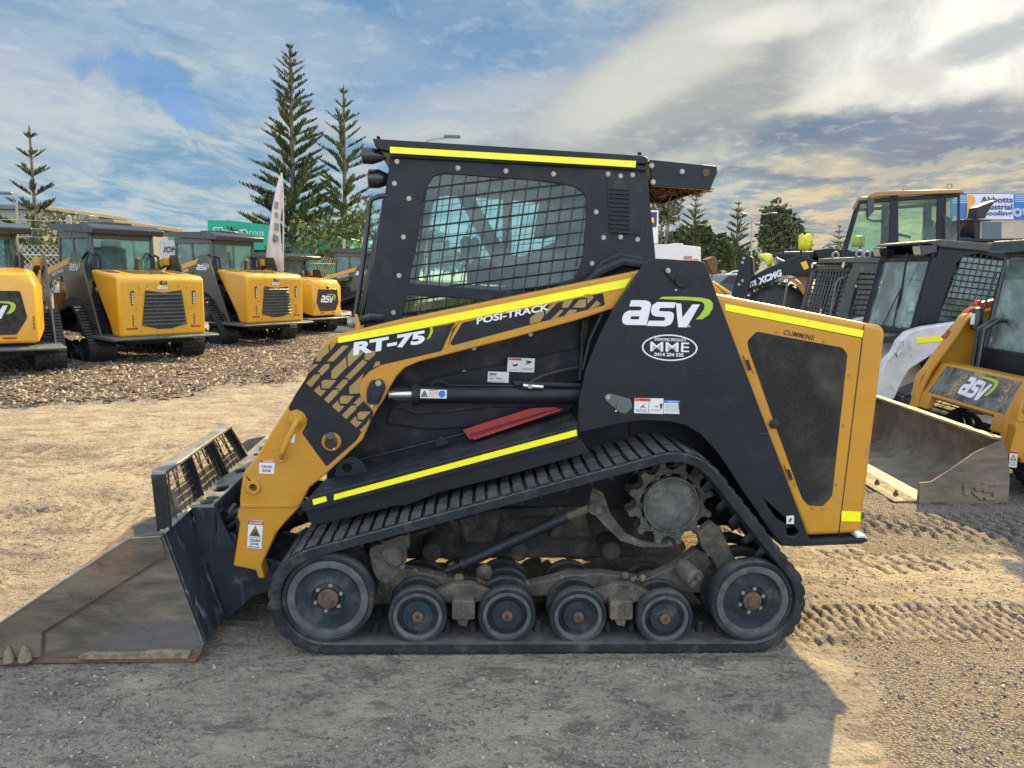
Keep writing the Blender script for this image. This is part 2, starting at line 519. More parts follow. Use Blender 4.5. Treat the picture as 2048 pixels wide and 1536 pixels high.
STRAW = M('dry_straw', (.16, .105, .05), .9, var=.4, scale=30)
SEAT = M('seat_vinyl', (.018, .018, .02), .6, var=.2)


def bucket_mat(name, base, rustc, amt, base2):
    mt = bpy.data.materials.new(name); mt.use_nodes = True; mt.node_tree.nodes.clear()
    q = NT(mt.node_tree); o = q.n('ShaderNodeOutputMaterial'); b = q.n('ShaderNodeBsdfPrincipled'); q.l(b.outputs[0], o.inputs[0])
    t = q.n('ShaderNodeTexCoord').outputs['Object']
    mp = q.n('ShaderNodeMapping'); mp.inputs['Scale'].default_value = (.35, 1, 1.3); q.l(t, mp.inputs[0])
    c = q.mix(q.ramp(q.noise(mp.outputs[0], 5, 7, .65, .5), .35, .65), base, base2)
    r1 = q.math('MULTIPLY', q.ramp(q.noise(t, 3.2, 5, .6), .54, .68), q.ramp(q.noise(t, 45, 4, .7), .42, .60))
    c = q.mix(q.math('MULTIPLY', r1, amt), c, rustc)
    sm = q.ramp(q.noise(t, 7, 6, .7, 1.5), .60, .72)
    c = q.mix(q.math('MULTIPLY', sm, .75), c, (.020, .022, .024))
    ms_ = q.n('ShaderNodeMapping'); ms_.inputs['Scale'].default_value = (.06, 1, 1.6); ms_.inputs['Rotation'].default_value = (0, .5, 0); q.l(t, ms_.inputs[0])
    sc_ = q.ramp(q.noise(ms_.outputs[0], 70, 4, .7), .60, .72)
    c = q.mix(q.math('MULTIPLY', sc_, .45), c, (.21, .20, .185))
    q.l(c, b.inputs['Base Color']); b.inputs['Roughness'].default_value = .66; b.inputs['Metallic'].default_value = .2
    bp = q.n('ShaderNodeBump'); bp.inputs['Strength'].default_value = .5; bp.inputs['Distance'].default_value = .008
    q.l(q.noise(mp.outputs[0], 32, 8, .7), bp.inputs['Height']); q.l(bp.outputs[0], b.inputs['Normal'])
    return mt
BKT = bucket_mat('bucket_steel', (.068, .061, .051), (.22, .10, .04), .75, (.185, .155, .115))
BKTG = bucket_mat('bucket_steel_grey', (.080, .085, .095), (.20, .09, .04), .8, (.115, .11, .105))
BKT2 = bucket_mat('bucket_steel_tan', (.115, .10, .078), (.24, .13, .06), .5, (.22, .182, .130))


def glass(name, tint, gl=.25, film=.06):
    mt = bpy.data.materials.new(name); mt.use_nodes = True; mt.node_tree.nodes.clear()
    q = NT(mt.node_tree); o = q.n('ShaderNodeOutputMaterial')
    tr = q.n('ShaderNodeBsdfTransparent'); tr.inputs[0].default_value = (*tint, 1)
    g = q.n('ShaderNodeBsdfGlossy'); g.inputs['Roughness'].default_value = .03; g.inputs[0].default_value = (.9, 1, 1, 1)
    fr = q.n('ShaderNodeFresnel'); fr.inputs[0].default_value = 1.5
    m1 = q.n('ShaderNodeMixShader'); q.l(q.math('MULTIPLY', fr.outputs[0], gl / .25, True), m1.inputs[0]); q.l(tr.outputs[0], m1.inputs[1]); q.l(g.outputs[0], m1.inputs[2])
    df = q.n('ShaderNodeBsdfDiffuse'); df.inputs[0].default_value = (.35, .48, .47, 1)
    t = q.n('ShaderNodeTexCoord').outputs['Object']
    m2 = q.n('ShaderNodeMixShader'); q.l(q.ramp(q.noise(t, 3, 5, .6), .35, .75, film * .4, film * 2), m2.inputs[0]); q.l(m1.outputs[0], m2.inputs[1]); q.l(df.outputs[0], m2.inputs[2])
    q.l(m2.outputs[0], o.inputs[0])
    return mt
GLS = glass('tinted_glass', (.82, .96, .94), film=.022)
GLSD = glass('dusty_glass', (.70, .90, .88), film=.16)
GLSW = glass('sky_sheen_windscreen', (.80, .93, .92), gl=.5, film=.42)  # pale film painted in for the bright sky the windscreens reflect
# ================================================================== ground
def vnoise(x, y, seed):
    r = np.random.RandomState(seed); T = r.rand(256, 256)
    xi = np.floor(x).astype(int); yi = np.floor(y).astype(int)
    fx = x - xi; fy = y - yi; fx = fx * fx * (3 - 2 * fx); fy = fy * fy * (3 - 2 * fy)
    a = T[xi % 256, yi % 256]; b = T[(xi + 1) % 256, yi % 256]; c = T[xi % 256, (yi + 1) % 256]; d = T[(xi + 1) % 256, (yi + 1) % 256]
    return (a * (1 - fx) + b * fx) * (1 - fy) + (c * (1 - fx) + d * fx) * fy - .5
def fbm(x, y, s, seed, octv=4, g=.5):
    h = 0; a = 1
    for i in range(octv):
        h = h + a * vnoise(x * s + 17 * i, y * s + 31 * i, seed + i); s *= 2.03; a *= g
    return h
def sst(x, a, b):
    t = np.clip((x - a) / (b - a), 0, 1); return t * t * (3 - 2 * t)
MULCH = [(-9.0, 7.6), (-4.9, 8.4), (-3.6, 9.6), (-2.2, 13.0), (-2.0, 26)]
def mulch_mask(x, y):
    bx = np.interp(y, [p[1] for p in MULCH], [p[0] for p in MULCH])
    m_ = sst(bx + .9 * fbm(x, y, 1.1, 91, 3) - x, -.25, .25) * sst(y, 7.2, 8.2) * sst(19.0 - y, 0, .6)
    return m_
def gravel_and_shade_mask(x, y):
    a = sst(x + .25 * fbm(x, y, 1.3, 77, 3), 1.28, 1.55) * sst(3.45 - y, 0, .3)
    b_ = sst(x, 1.9, 2.4) * sst(y, 4.1, 4.6) * sst(9 - y, 0, 1)  # right mid-ground: grey put in for cast shade, drawn as gravel
    c_ = .46 * sst(3.0 - y, 0, .4) * sst(-.4 - x, 0, 1.2)
    d_ = .32 * sst(3.05 - y, 0, .3) * (1 - sst(x, 1.0, 1.25))
    e_ = .42 * sst(-1.2 - x, 0, .8) * sst(y, 3.0, 3.6) * sst(8 - y, 0, 1.5)
    return np.maximum(np.maximum(np.maximum(a, b_), np.maximum(c_, d_)), e_)
def track_rows(x, y, ox, oy, ang, wid, l0, l1, pitch, seed, fade=.5):
    c, s = math.cos(ang), math.sin(ang)
    u = (x - ox) * c + (y - oy) * s; v = -(x - ox) * s + (y - oy) * c
    inm = sst(u, l0, l0 + .12) * sst(l1 - u, 0, .5) * sst(v, 0, .02) * sst(wid - v, 0, .02)
    row = np.floor(v / wid * 3)
    ph = (u / pitch + .36 * row + .10 * vnoise(v * 2.5, u * .8, seed)) % 1.0
    groove = sst(ph, .0, .10) * (1 - sst(ph, .30, .42))
    br = sst(np.abs(((v / wid * 3) % 1) - .5), .44, .49)
    keep = np.clip(fade + 1.3 * fbm(u, v, 1.9, seed + 5, 3), 0, 1)
    return -inm * groove * (1 - .5 * br) * keep - .10 * inm * keep
LAST = [None]
def height(x, y):
    h = .022 * fbm(x, y, .9, 3, 3) + .026 * fbm(x, y, 4.5, 11, 4, .6) + .016 * fbm(x, y, 22, 21, 3, .7)
    rough = .45 + 1.1 * np.clip(fbm(x, y, .55, 41, 3) + .25, 0, 1)
    h = h * rough
    h -= .0
    rows = 0
    # prints left by the machine's own near track, and crossing older prints
    for (ox_, oy_, an_, wd_, l0_, l1_, pt_, dp_, sd_, fd_) in (
            (MO.x, MO.y + .02, MYAW, .40, 1.12, 5.2, .060, .028, 5, .9), (MO.x - .1, MO.y + 1.45, MYAW + .02, .40, 1.2, 6.5, .085, .026, 6, .7),
            (2.2, 3.35, radians(-7), .40, -.2, 4, .088, .020, 14, .35), (1.9, 4.0, radians(12), .42, -.1, 5, .10, .022, 15, .45),
            (1.8, 4.9, radians(-16), .42, .0, 6, .10, .026, 16, .55), (1.6, 5.6, radians(3), .42, -.2, 7, .095, .030, 7, .7), (2.0, 6.6, radians(-9), .42, -.2, 7, .10, .026, 17, .6),
            (-7.5, 5.4, radians(12), .42, 0, 5.6, .095, .026, 8, .6), (-8.0, 4.1, radians(4), .42, 0, 6.5, .09, .026, 9, .55), (-7.0, 7.2, radians(-20), .42, 0, 6.0, .10, .026, 10, .55),
            (-3.6, 4.2, radians(40), .42, 0, 5.0, .09, .026, 12, .6), (-6.0, 6.3, radians(-8), .42, 0, 5.5, .10, .024, 18, .6), (-5.0, 3.4, radians(25), .42, 0, 3.0, .09, .022, 19, .5),
            (1.2, 1.6, radians(8), .42, .3, 5.0, .09, .010, 13, .2)):
        rows = rows + dp_ * track_rows(x, y, ox_, oy_, an_, wd_, l0_, l1_, pt_, sd_, fd_)
    LAST[0] = rows + 0 * x
    h = h * np.clip(1 + rows * 26, .25, 1) + rows
    # smooth hard-packed ground in front of the machine
    pk = sst(3.25 - y, 0, .6) * sst(y, -1, 0)
    h = h * (1 - .55 * pk * sst(2.0 - x, 0, .8))
    # keep it level under the machine and follow its slight tilt
    lx = (x - MO.x) * EX.x + (y - MO.y) * EX.y; ly = (x - MO.x) * EY.x + (y - MO.y) * EY.y
    under = sst(lx, -1.3, -1.05) * sst(1.15 - lx, 0, .15) * sst(ly, -.12, .0) * sst(2.0 - ly, 0, .1)
    h = h * (1 - .85 * under) + under * (-.004 - .018 * sst(lx, -.9, 1.0))
    ub = sst(lx, -2.7, -2.5) * sst(-1.25 - lx, 0, .1) * sst(ly, -.2, -.02) * sst(2.0 - ly, 0, .1)
    h = h * (1 - .8 * ub) - .004 * ub
    h = h + mulch_mask(x, y) * (.03 + .05 * fbm(x, y, 1.6, 61, 3))
    far = sst(np.hypot(x, y), 14, 22)
    return h * (1 - far) - .02 * far
def graded(a, b, st, lo, hi, gf=1.045):
    out = list(np.arange(a, b, st))
    s_ = st; v = a
    L_ = []
    while v > lo: s_ *= gf; v -= s_; L_.append(v)
    s_ = st; v = out[-1]; R_ = []
    while v < hi: s_ *= gf; v += s_; R_.append(v)
    return np.array(L_[::-1] + out + R_)
gx = graded(-2.3, 3.3, .0098, -900, 900, 1.026)
gy = graded(2.1, 4.5, .0098, -60, 1500, 1.021)
XX, YY = np.meshgrid(gx, gy, indexing='ij')
ZZ = height(XX, YY); RUT_SHADE = np.clip(LAST[0] * -60 - .25, 0, 1)
nx_, ny_ = XX.shape
co = np.stack([XX, YY, ZZ], -1).reshape(-1, 3).astype(np.float32)
ii = np.arange(nx_ * ny_).reshape(nx_, ny_)
fc = np.stack([ii[:-1, :-1], ii[1:, :-1], ii[1:, 1:], ii[:-1, 1:]], -1).reshape(-1, 4)
me = bpy.data.meshes.new('ground')
me.vertices.add(len(co)); me.vertices.foreach_set('co', co.ravel())
me.loops.add(fc.size); me.loops.foreach_set('vertex_index', fc.ravel().astype(np.int32))
me.polygons.add(len(fc)); me.polygons.foreach_set('loop_start', (np.arange(len(fc)) * 4).astype(np.int32))
me.polygons.foreach_set('use_smooth', np.ones(len(fc), dtype=bool))
me.update(); me.validate()
at2 = me.attributes.new('rut_shade', 'FLOAT', 'POINT'); at2.data.foreach_set('value', RUT_SHADE.ravel().astype(np.float32))
at3 = me.attributes.new('gravel_and_shade', 'FLOAT', 'POINT'); at3.data.foreach_set('value', gravel_and_shade_mask(XX, YY).ravel().astype(np.float32))
at_ = me.attributes.new('mulch', 'FLOAT', 'POINT'); at_.data.foreach_set('value', mulch_mask(XX, YY).ravel().astype(np.float32))
gm = bpy.data.materials.new('sandy_yard'); gm.use_nodes = True; gm.node_tree.nodes.clear()
q = NT(gm.node_tree); o = q.n('ShaderNodeOutputMaterial'); b = q.n('ShaderNodeBsdfPrincipled'); q.l(b.outputs[0], o.inputs[0])
t = q.n('ShaderNodeTexCoord').outputs['Object']
n1 = q.noise(t, .55, 6, .6, .4); n2 = q.noise(t, 3.1, 6, .65, .3); n3 = q.noise(t, 42, 5, .7); n4 = q.noise(t, 170, 3, .7)
c = q.mix(q.ramp(n1, .34, .66), (.36, .32, .27), (.53, .455, .35))
c = q.mix(q.ramp(n2, .42, .72), c, (.58, .50, .38))
c = q.mix(q.math('MULTIPLY', q.ramp(n3, .50, .62), q.ramp(n2, .66, .40)), c, (.200, .184, .168))
c = q.mix(q.math('MULTIPLY', q.ramp(n4, .60, .72), .75), c, (.085, .078, .072))
c = q.mix(q.math('MULTIPLY', q.ramp(n4, .40, .26), .55), c, (.62, .56, .47))
mq = q.n('ShaderNodeMapping'); mq.inputs['Scale'].default_value = (.45, 1, 1); mq.inputs['Rotation'].default_value = (0, 0, .12); q.l(t, mq.inputs[0])
ch_ = q.math('MULTIPLY', q.ramp(q.noise(mq.outputs[0], 8, 9, .78, .6), .505, .60), q.ramp(q.noise(t, 1.1, 4, .6, .5), .33, .50))
c = q.mix(q.math('MULTIPLY', ch_, .72), c, (.16, .145, .135))
gv_ = q.n('ShaderNodeAttribute', attribute_name='gravel_and_shade').outputs['Fac']
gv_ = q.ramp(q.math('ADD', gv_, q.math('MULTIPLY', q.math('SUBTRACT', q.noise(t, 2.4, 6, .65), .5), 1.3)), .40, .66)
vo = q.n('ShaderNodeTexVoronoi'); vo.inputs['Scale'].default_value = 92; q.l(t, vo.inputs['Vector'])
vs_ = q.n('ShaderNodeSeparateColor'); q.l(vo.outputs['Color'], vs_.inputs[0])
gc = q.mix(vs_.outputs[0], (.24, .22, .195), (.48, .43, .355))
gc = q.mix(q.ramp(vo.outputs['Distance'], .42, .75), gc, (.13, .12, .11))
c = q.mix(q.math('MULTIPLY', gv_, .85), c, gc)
rt_ = q.n('ShaderNodeAttribute', attribute_name='rut_shade').outputs['Fac']
c = q.mix(q.math('MULTIPLY', q.math('MULTIPLY', rt_, q.ramp(n3, .26, .50)), .72), c, (.17, .150, .135))  # groove shade painted into the prints, where the sun casts little
mu = q.n('ShaderNodeAttribute', attribute_name='mulch').outputs['Fac']
mc = q.mix(q.ramp(n3, .38, .62), (.075, .062, .052), (.21, .175, .14))
c = q.mix(mu, c, mc)
q.l(c, b.inputs['Base Color']); b.inputs['Roughness'].default_value = .93; b.inputs['Specular IOR Level'].default_value = .25
bp = q.n('ShaderNodeBump'); bp.inputs['Strength'].default_value = 1.0; bp.inputs['Distance'].default_value = .045
hh = q.math('ADD', q.math('MULTIPLY', n3, 1.1), q.math('MULTIPLY', n4, .35))
hh = q.math('ADD', hh, q.math('MULTIPLY', q.noise(t, 11, 6, .7), 1.5))
hh = q.math('ADD', hh, q.math('MULTIPLY', q.math('MULTIPLY', gv_, q.ramp(vo.outputs['Distance'], .0, .8, 1.0, .0)), .65))
q.l(hh, bp.inputs['Height']); q.l(bp.outputs[0], b.inputs['Normal'])
me.materials.append(gm)
go = bpy.data.objects.new('ground', me); COL.objects.link(go); tag(go, 'sandy compacted yard covered in track prints and fine gravel', kind='structure')

# loose stones and bark chips
def scatter(name, n, posf, sizef, mats, label, flat_=.6, kindf=None, elong=1.6):
    r = np.random.RandomState(5 + n)
    base = np.array([(1, 0, 0), (0, 1, 0), (-1, 0, 0), (0, -1, 0), (.0, 0, 1), (0, 0, -.6)], float)
    fb = np.array([(0, 1, 4), (1, 2, 4), (2, 3, 4), (3, 0, 4), (1, 0, 5), (2, 1, 5), (3, 2, 5), (0, 3, 5)])
    P_ = posf(r, n); n = len(P_)
    S = sizef(r, n)
    V = base[None] * (1 + r.uniform(-.3, .3, (n, 6, 1)))
    V = V * S[:, None, None] * np.array([elong, 1, flat_])[None, None]
    a = r.uniform(0, 2 * pi, n); tl = r.normal(0, .35, n)
    ca, sa = np.cos(a), np.sin(a); ct, st_ = np.cos(tl), np.sin(tl)
    x, y, z = V[..., 0], V[..., 1], V[..., 2]
    x, z = x * ct[:, None] - z * st_[:, None], x * st_[:, None] + z * ct[:, None]
    x, y = x * ca[:, None] - y * sa[:, None], x * sa[:, None] + y * ca[:, None]
    hz = height(P_[:, 0], P_[:, 1])
    V = np.stack([x + P_[:, 0:1], y + P_[:, 1:2], z + (hz + S * flat_ * .25)[:, None]], -1).reshape(-1, 3)
    Fc = (fb[None] + (np.arange(n) * 6)[:, None, None]).reshape(-1, 3)
    me = bpy.data.meshes.new(name)
    me.vertices.add(len(V)); me.vertices.foreach_set('co', V.astype(np.float32).ravel())
    me.loops.add(Fc.size); me.loops.foreach_set('vertex_index', Fc.ravel().astype(np.int32))
    me.polygons.add(len(Fc)); me.polygons.foreach_set('loop_start', (np.arange(len(Fc)) * 3).astype(np.int32))
    for mm in mats: me.materials.append(mm)
    me.polygons.foreach_set('material_index', np.repeat(r.randint(0, len(mats), n), 8).astype(np.int32))
    me.update(); me.validate()
    ob = bpy.data.objects.new(name, me); COL.objects.link(ob); tag(ob, label, kind='stuff', cat=name)
ST1 = M('stone_grey', (.22, .21, .20), .85, var=.3, scale=60); ST2 = M('stone_tan', (.33, .285, .22), .85, var=.3, scale=60); ST3 = M('stone_dark', (.12, .115, .11), .8, var=.3, scale=60)
def pos_g(r, n):
    y = 2.2 + 4.8 * r.rand(n) ** 1.4; x = (r.rand(n) - .5) * 2 * (y * .78)
    k_ = fbm(x, y, .9, 71, 3) + .35 * (x > 1.6) + .15 * (x < -1.0) > r.uniform(-.2, .45, n)
    lx = (x - MO.x) * EX.x + (y - MO.y) * EX.y; ly = (x - MO.x) * EY.x + (y - MO.y) * EY.y
    k_ &= ~((lx > -2.5) & (lx < 1.15) & (ly > -.05) & (ly < 1.95))
    k_ &= ~((x > .75) & (x < 1.45) & (y < 3.2) & (r.rand(n) < .85))
    return np.stack([x[k_], y[k_]], -1)
scatter('gravel', 42000, pos_g, lambda r, n: .0018 + .0085 * r.rand(n) ** 5, [ST1, ST2, ST3, ST1, ST2], 'loose fine gravel and pebbles strewn over the sandy yard', elong=1.3)
def pos_c(r, n):
    y = 7.6 + 11 * r.rand(n) ** 1.3; x = -.3 - y * .78 * r.rand(n)
    k_ = mulch_mask(x, y) > r.rand(n) * .9 + .05
    return np.stack([x[k_], y[k_]], -1)
CH1 = M('chip_pale', (.38, .325, .26), .9, var=.3, scale=30); CH2 = M('chip_brown', (.17, .125, .095), .9, var=.3, scale=30); CH3 = M('chip_dark', (.065, .045, .035), .9, var=.3, scale=30); CH4 = M('chip_grey', (.26, .245, .23), .9, var=.3, scale=30)
scatter('bark_mulch', 90000, pos_c, lambda r, n: .006 + .024 * r.rand(n) ** 3, [CH1, CH2, CH3, CH4, CH1, CH2], 'brown bark mulch under the row of parked loaders', flat_=.22, elong=2.4)

# road, kerb, verges beyond the left fence
GRS = M('grass_blades', (.16, .20, .045), .9, var=.4, scale=3, bump=.8, bscale=14, dust=((.28, .25, .11), .3, 1))
ASP = M('asphalt', (.16, .16, .165), .9, var=.15, scale=2, bump=.3, bscale=60)
CON = M('kerb_concrete', (.42, .40, .36), .8, var=.1, scale=3)
def flat_obj(name, poly, z, mm, label, kind='structure'):
    mb = MB(); mb.add([(a, b_, z) for a, b_ in poly], [tuple(range(len(poly)))])
    ob = mb.build(name, mm, smooth=False); tag(ob, label, kind=kind); return ob
flat_obj('road', [(-140, 19.6), (-9.5, 19.6), (-6, 46), (-140, 46)], -.006, ASP, 'grey asphalt road behind the chain link fence')
mb = MB(); mb.prism([(-140, 46), (-6, 46), (-6, 46.25), (-140, 46.25)], -.05, .13, axis='z'); tag(mb.build('kerb', CON), 'pale concrete kerb along the far side of the road', kind='structure')
flat_obj('far_verge', [(-160, 46.25), (-6, 46.25), (-2, 120), (-160, 120)], .02, GRS, 'green grass verge beyond the road')
flat_obj('right_verge', [(16, 62), (160, 62), (200, 130), (24, 130)], .0, GRS, 'grass strip before the trees on the right')
# tufts at the fence foot
r_ = random.Random(3); mb = MB()
for i in range(2600):
    u = r_.random(); x = -20 + 12 * u; y = 16.9 + 1.5 * r_.random() + .0
    a = r_.uniform(0, 6.28); h_ = r_.uniform(.05, .16); l_ = .012
    mb.add([(x - l_ * cos(a), y - l_ * sin(a), -.02), (x + l_ * cos(a), y + l_ * sin(a), -.02), (x + r_.gauss(0, .05), y + r_.gauss(0, .05), h_)], [(0, 1, 2)])
tag(mb.build('grass', GRS, smooth=False, flip=False), 'short ragged grass along the foot of the chain link fence', 'grass', kind='stuff')
# ================================================================== the track loader in front
WID = 1.85
ML = empty('compact_track_loader', MO, MYAW,
           'big used black and yellow loader in the foreground, RT-75 lettered on its lift arm', 'track loader')

# ---- rubber track: belt round two idlers and the high drive sprocket
CF = (-.867, .242, .190); CR = (.942, .212, .183); CS = (.560, .622, .208)
def hull(pts):
    pts = sorted(set(pts)); H = []
    for seq in (pts, pts[::-1]):
        st = []
        for p in seq:
            while len(st) >= 2 and (st[-1][0] - st[-2][0]) * (p[1] - st[-2][1]) - (st[-1][1] - st[-2][1]) * (p[0] - st[-2][0]) <= 0: st.pop()
            st.append(p)
        H += st[:-1]
    return H
def loop_pts(off, step=.022):
    pts = []
    for cx, cz, r in (CF, CR, CS):
        for i in range(120):
            a = 2 * pi * i / 120
            pts.append((cx + (r + off) * cos(a), cz + (r + off) * sin(a)))
    H = hull(pts); H.append(H[0])
    d = [0]
    for i in range(1, len(H)): d.append(d[-1] + hypot(H[i][0] - H[i-1][0], H[i][1] - H[i-1][1]))
    n = int(d[-1] / step); out = []; j = 0
    for i in range(n):
        s_ = d[-1] * i / n
        while d[j + 1] < s_: j += 1
        t = (s_ - d[j]) / (d[j + 1] - d[j])
        out.append((H[j][0] + (H[j+1][0] - H[j][0]) * t, H[j][1] + (H[j+1][1] - H[j][1]) * t))
    return out, d[-1]
TW = .40
def make_track(parent, matr):
    mb = MB()
    pts, per = loop_pts(0.0)
    n = len(pts); V = []
    nr = []
    for i in range(n):
        a = Vector(pts[i - 1]); b = Vector(pts[(i + 1) % n]); t = (b - a).normalized()
        nr.append((t.y, -t.x))
    prof = [(0.0, .004), (.0, .038), (.008, .043), (.013, .030), (TW - .006, .030), (TW, .022), (TW, .004), (TW - .01, 0), (.01, 0)]
    for i in range(n):
        for y, h in prof:
            V.append((pts[i][0] + nr[i][0] * h, y, pts[i][1] + nr[i][1] * h))
    q = len(prof); Fc = []
    for i in range(n):
        j = (i + 1) % n
        for a in range(q):
            b = (a + 1) % q
            Fc.append((i * q + a, i * q + b, j * q + b, j * q + a))
    mb.add(V, Fc)
    # tread bars across the belt, in two slightly different lengths
    nb = int(per / .0545)
    for i in range(nb):
        s_ = i / nb * n
        w_ = .0435 / per * n if i % 2 else .0395 / per * n
        def at(u, h, y):
            u %= n; a = int(u); f_ = u - a; b = (a + 1) % n
            x = pts[a][0] * (1 - f_) + pts[b][0] * f_; z = pts[a][1] * (1 - f_) + pts[b][1] * f_
            nx = nr[a][0] * (1 - f_) + nr[b][0] * f_; nz = nr[a][1] * (1 - f_) + nr[b][1] * f_
            return (x + nx * h, y, z + nz * h)
        segs = [(0.002, .115), (.120, .275), (.280, TW - .002)] if i % 2 else [(0.002, .165), (.170, .235), (.240, TW - .002)]
        for sg, (ya, yb) in enumerate(segs):
            sh = (.004, 0, -.004)[sg] / per * n
            e = rnd.uniform(-.0015, .0015)
            us = [s_ + sh, s_ + sh + w_ * .5, s_ + sh + w_]
            V = []
            for y_ in (ya, yb):
                for u in us: V.append(at(u, .028, y_))
                for u, h in zip((us[0] + .06, us[1], us[2] - .06), (.049 + e, .052 + e, .049 + e)): V.append(at(u, h, y_ + (.004 if y_ == ya else -.004)))
            Fc = [(0, 1, 4, 3), (1, 2, 5, 4), (6, 9, 10, 7), (7, 10, 11, 8), (3, 4, 10, 9), (4, 5, 11, 10), (0, 3, 9, 6), (2, 8, 11, 5)]
            mb.add(V, Fc)
    # inner drive lugs
    nl = int(per / .10)
    for i in range(nl):
        a = int(i / nl * n)
        t = Vector((-nr[a][1], 0, nr[a][0])); N = Vector((nr[a][0], 0, nr[a][1]))
        for yc in (.115, .285):
            c = Vector((pts[a][0], yc, pts[a][1])) - N * .025
            R = Matrix((t, Vector((0, 1, 0)), N)).transposed()
            mb.tube([c - N * .018, c + N * .026], .013, 8, r1=.022)
    return mb.build('rubber_track', matr, parent, smooth=True, angle=50)
trk = make_track(ML, RUB)

# ---- wheels
def bolts(parent, pts, r=.008, h=.008, ma=None, name='bolt', nvec=(0, -1, 0)):
    first = None
    N = Vector(nvec)
    for p in pts:
        if first is None:
            mb = MB()
            o_ = Vector((0, 0, 0))
            mb.tube([o_ + N * -.004, o_ + N * h * .45], r * 1.45, 14)
            mb.tube([o_ + N * h * .45, o_ + N * h], r, 6, r1=r * .9)
            first = mb.build(name, ma or BOLT, parent); first.location = p
        else:
            c = first.copy(); COL.objects.link(c); c.location = p
def idler(cx, cz, r, far=False):
    root = MB().lathe([(.335, r * .80), (.335, r * .98), (.345, r), (.39, r), (.392, r * .98), (.392, r * .75)], (cx, 0, cz), 48)
    root.lathe([(.165, r * .8), (.165, r * .98), (.172, r), (.22, r), (.226, r * .98), (.226, r * .8)], (cx, 0, cz), 48)
    root.lathe([(.062, r * .86), (.018, r * .87), (.012, r * .90), (.012, r * .97), (.02, r), (.07, r), (.078, r * .97), (.078, r * .6)], (cx, 0, cz), 64)
    root.lathe([(.02, .05), (.39, .05)], (cx, 0, cz), 20)
    w_ = root.build('idler_wheel', RUB, ML, angle=40)
    MB().lathe([(.017, r * .872), (.012, r * .865), (.010, r * .80), (.013, r * .715), (.024, r * .705)], (cx, 0, cz), 64).build('wheel_rim', RING, w_, angle=40)
    MB().lathe([(.024, r * .71), (.030, r * .69), (.034, r * .60), (.026, r * .44), (.022, r * .385), (.022, r * .36), (.030, r * .33), (.030, .0)], (cx, 0, cz), 64).build('wheel_disc', WHL, w_, angle=40)
    MB().lathe([(.030, r * .22), (.014, r * .22), (.010, r * .19), (.010, r * .135), (.004, r * .13), (.002, 0)], (cx, 0, cz), 24).build('hub_cap', RUST, w_, angle=40)
    bolts(w_, [(cx + r * .29 * cos(a + .35), .029, cz + r * .29 * sin(a + .35)) for a in [i * pi / 3 for i in range(6)]], r=.0062, h=.010)
    return w_
def roller(cx, cz, r):
    b_ = MB()
    for y0 in (.135, .235, .335):
        b_.lathe([(y0, r * .7), (y0, r * .97), (y0 + .006, r), (y0 + .04, r), (y0 + .046, r * .97), (y0 + .046, r * .7)], (cx, 0, cz), 40)
    b_.lathe([(.060, r * .83), (.026, r * .84), (.021, r * .87), (.021, r * .965), (.028, r), (.070, r), (.076, r * .96), (.076, r * .6)], (cx, 0, cz), 56)
    b_.lathe([(.05, .035), (.38, .035)], (cx, 0, cz), 16)
    w_ = b_.build('road_wheel', RUB, ML, angle=40)
    MB().lathe([(.028, r * .842), (.022, r * .832), (.021, r * .77), (.023, r * .705), (.034, r * .69)], (cx, 0, cz), 56).build('wheel_rim', RING, w_, angle=40)
    MB().lathe([(.034, r * .70), (.044, r * .66), (.044, r * .54), (.028, r * .525), (.024, r * .50), (.024, r * .21), (.030, r * .20), (.030, 0)], (cx, 0, cz), 48).build('wheel_disc', WHL, w_, angle=40)
    MB().lathe([(.030, r * .19), (.016, r * .19), (.013, r * .15), (.013, r * .06), (.020, r * .05), (.020, 0)], (cx, 0, cz), 20).build('hub_cap', RUST, w_, angle=40)
    return w_
wheels = [idler(*CF), idler(*CR)]
for px, py in ((835.5, 1232), (1014, 1230.5), (1156, 1232.5), (1329, 1236)):
    x_, z_ = L(px, py, .03)
    wheels.append(roller(x_, z_, .1235))

# ---- drive sprocket
sx, sz = L(1340, 1006, .17)
def gear(r_root, r_tip, nt, ph):
    o_ = []
    for i in range(nt):
        a = 2 * pi * i / nt + ph; st = 2 * pi / nt
        for d_, r_ in ((-.36, r_root), (-.22, r_root + .006), (-.17, r_tip * .93), (-.12, r_tip), (.12, r_tip), (.17, r_tip * .93), (.22, r_root + .006), (.36, r_root), (.5, r_root - .006)):
            o_.append((sx + r_ * cos(a + d_ * st), sz + r_ * sin(a + d_ * st)))
    return o_
def circ(cx, cz, r, n=32, ph=0.0):
    return [(cx + r * cos(2 * pi * i / n + ph), cz + r * sin(2 * pi * i / n + ph)) for i in range(n)]
spr = MB()
spr.prism(gear(.155, .192, 12, .25), .165, .185, [circ(sx, sz, .134, 36)[::-1]])
spr.prism(gear(.155, .192, 12, .25), .235, .255, [circ(sx, sz, .134, 36)[::-1]])
spr = spr.build('drive_sprocket', SPRK, ML, bevel=.003)
pins = MB()
for i in range(12):
    a = 2 * pi * i / 12 + .25
    pins.tube([(sx + .178 * cos(a), .155, sz + .178 * sin(a)), (sx + .178 * cos(a), .265, sz + .178 * sin(a))], .0135, 12)
pins.each('roller_pin', RING, spr)
mb = MB()
mb.lathe([(.118, 0), (.118, .05), (.122, .085), (.130, .108), (.142, .118), (.142, .124), (.165, .126)], (sx, 0, sz), 48)
mb.prism(gear(.118, .136, 12, .1), .168, .178)
hub = mb.build('final_drive_hub', HUBM, spr, angle=50)
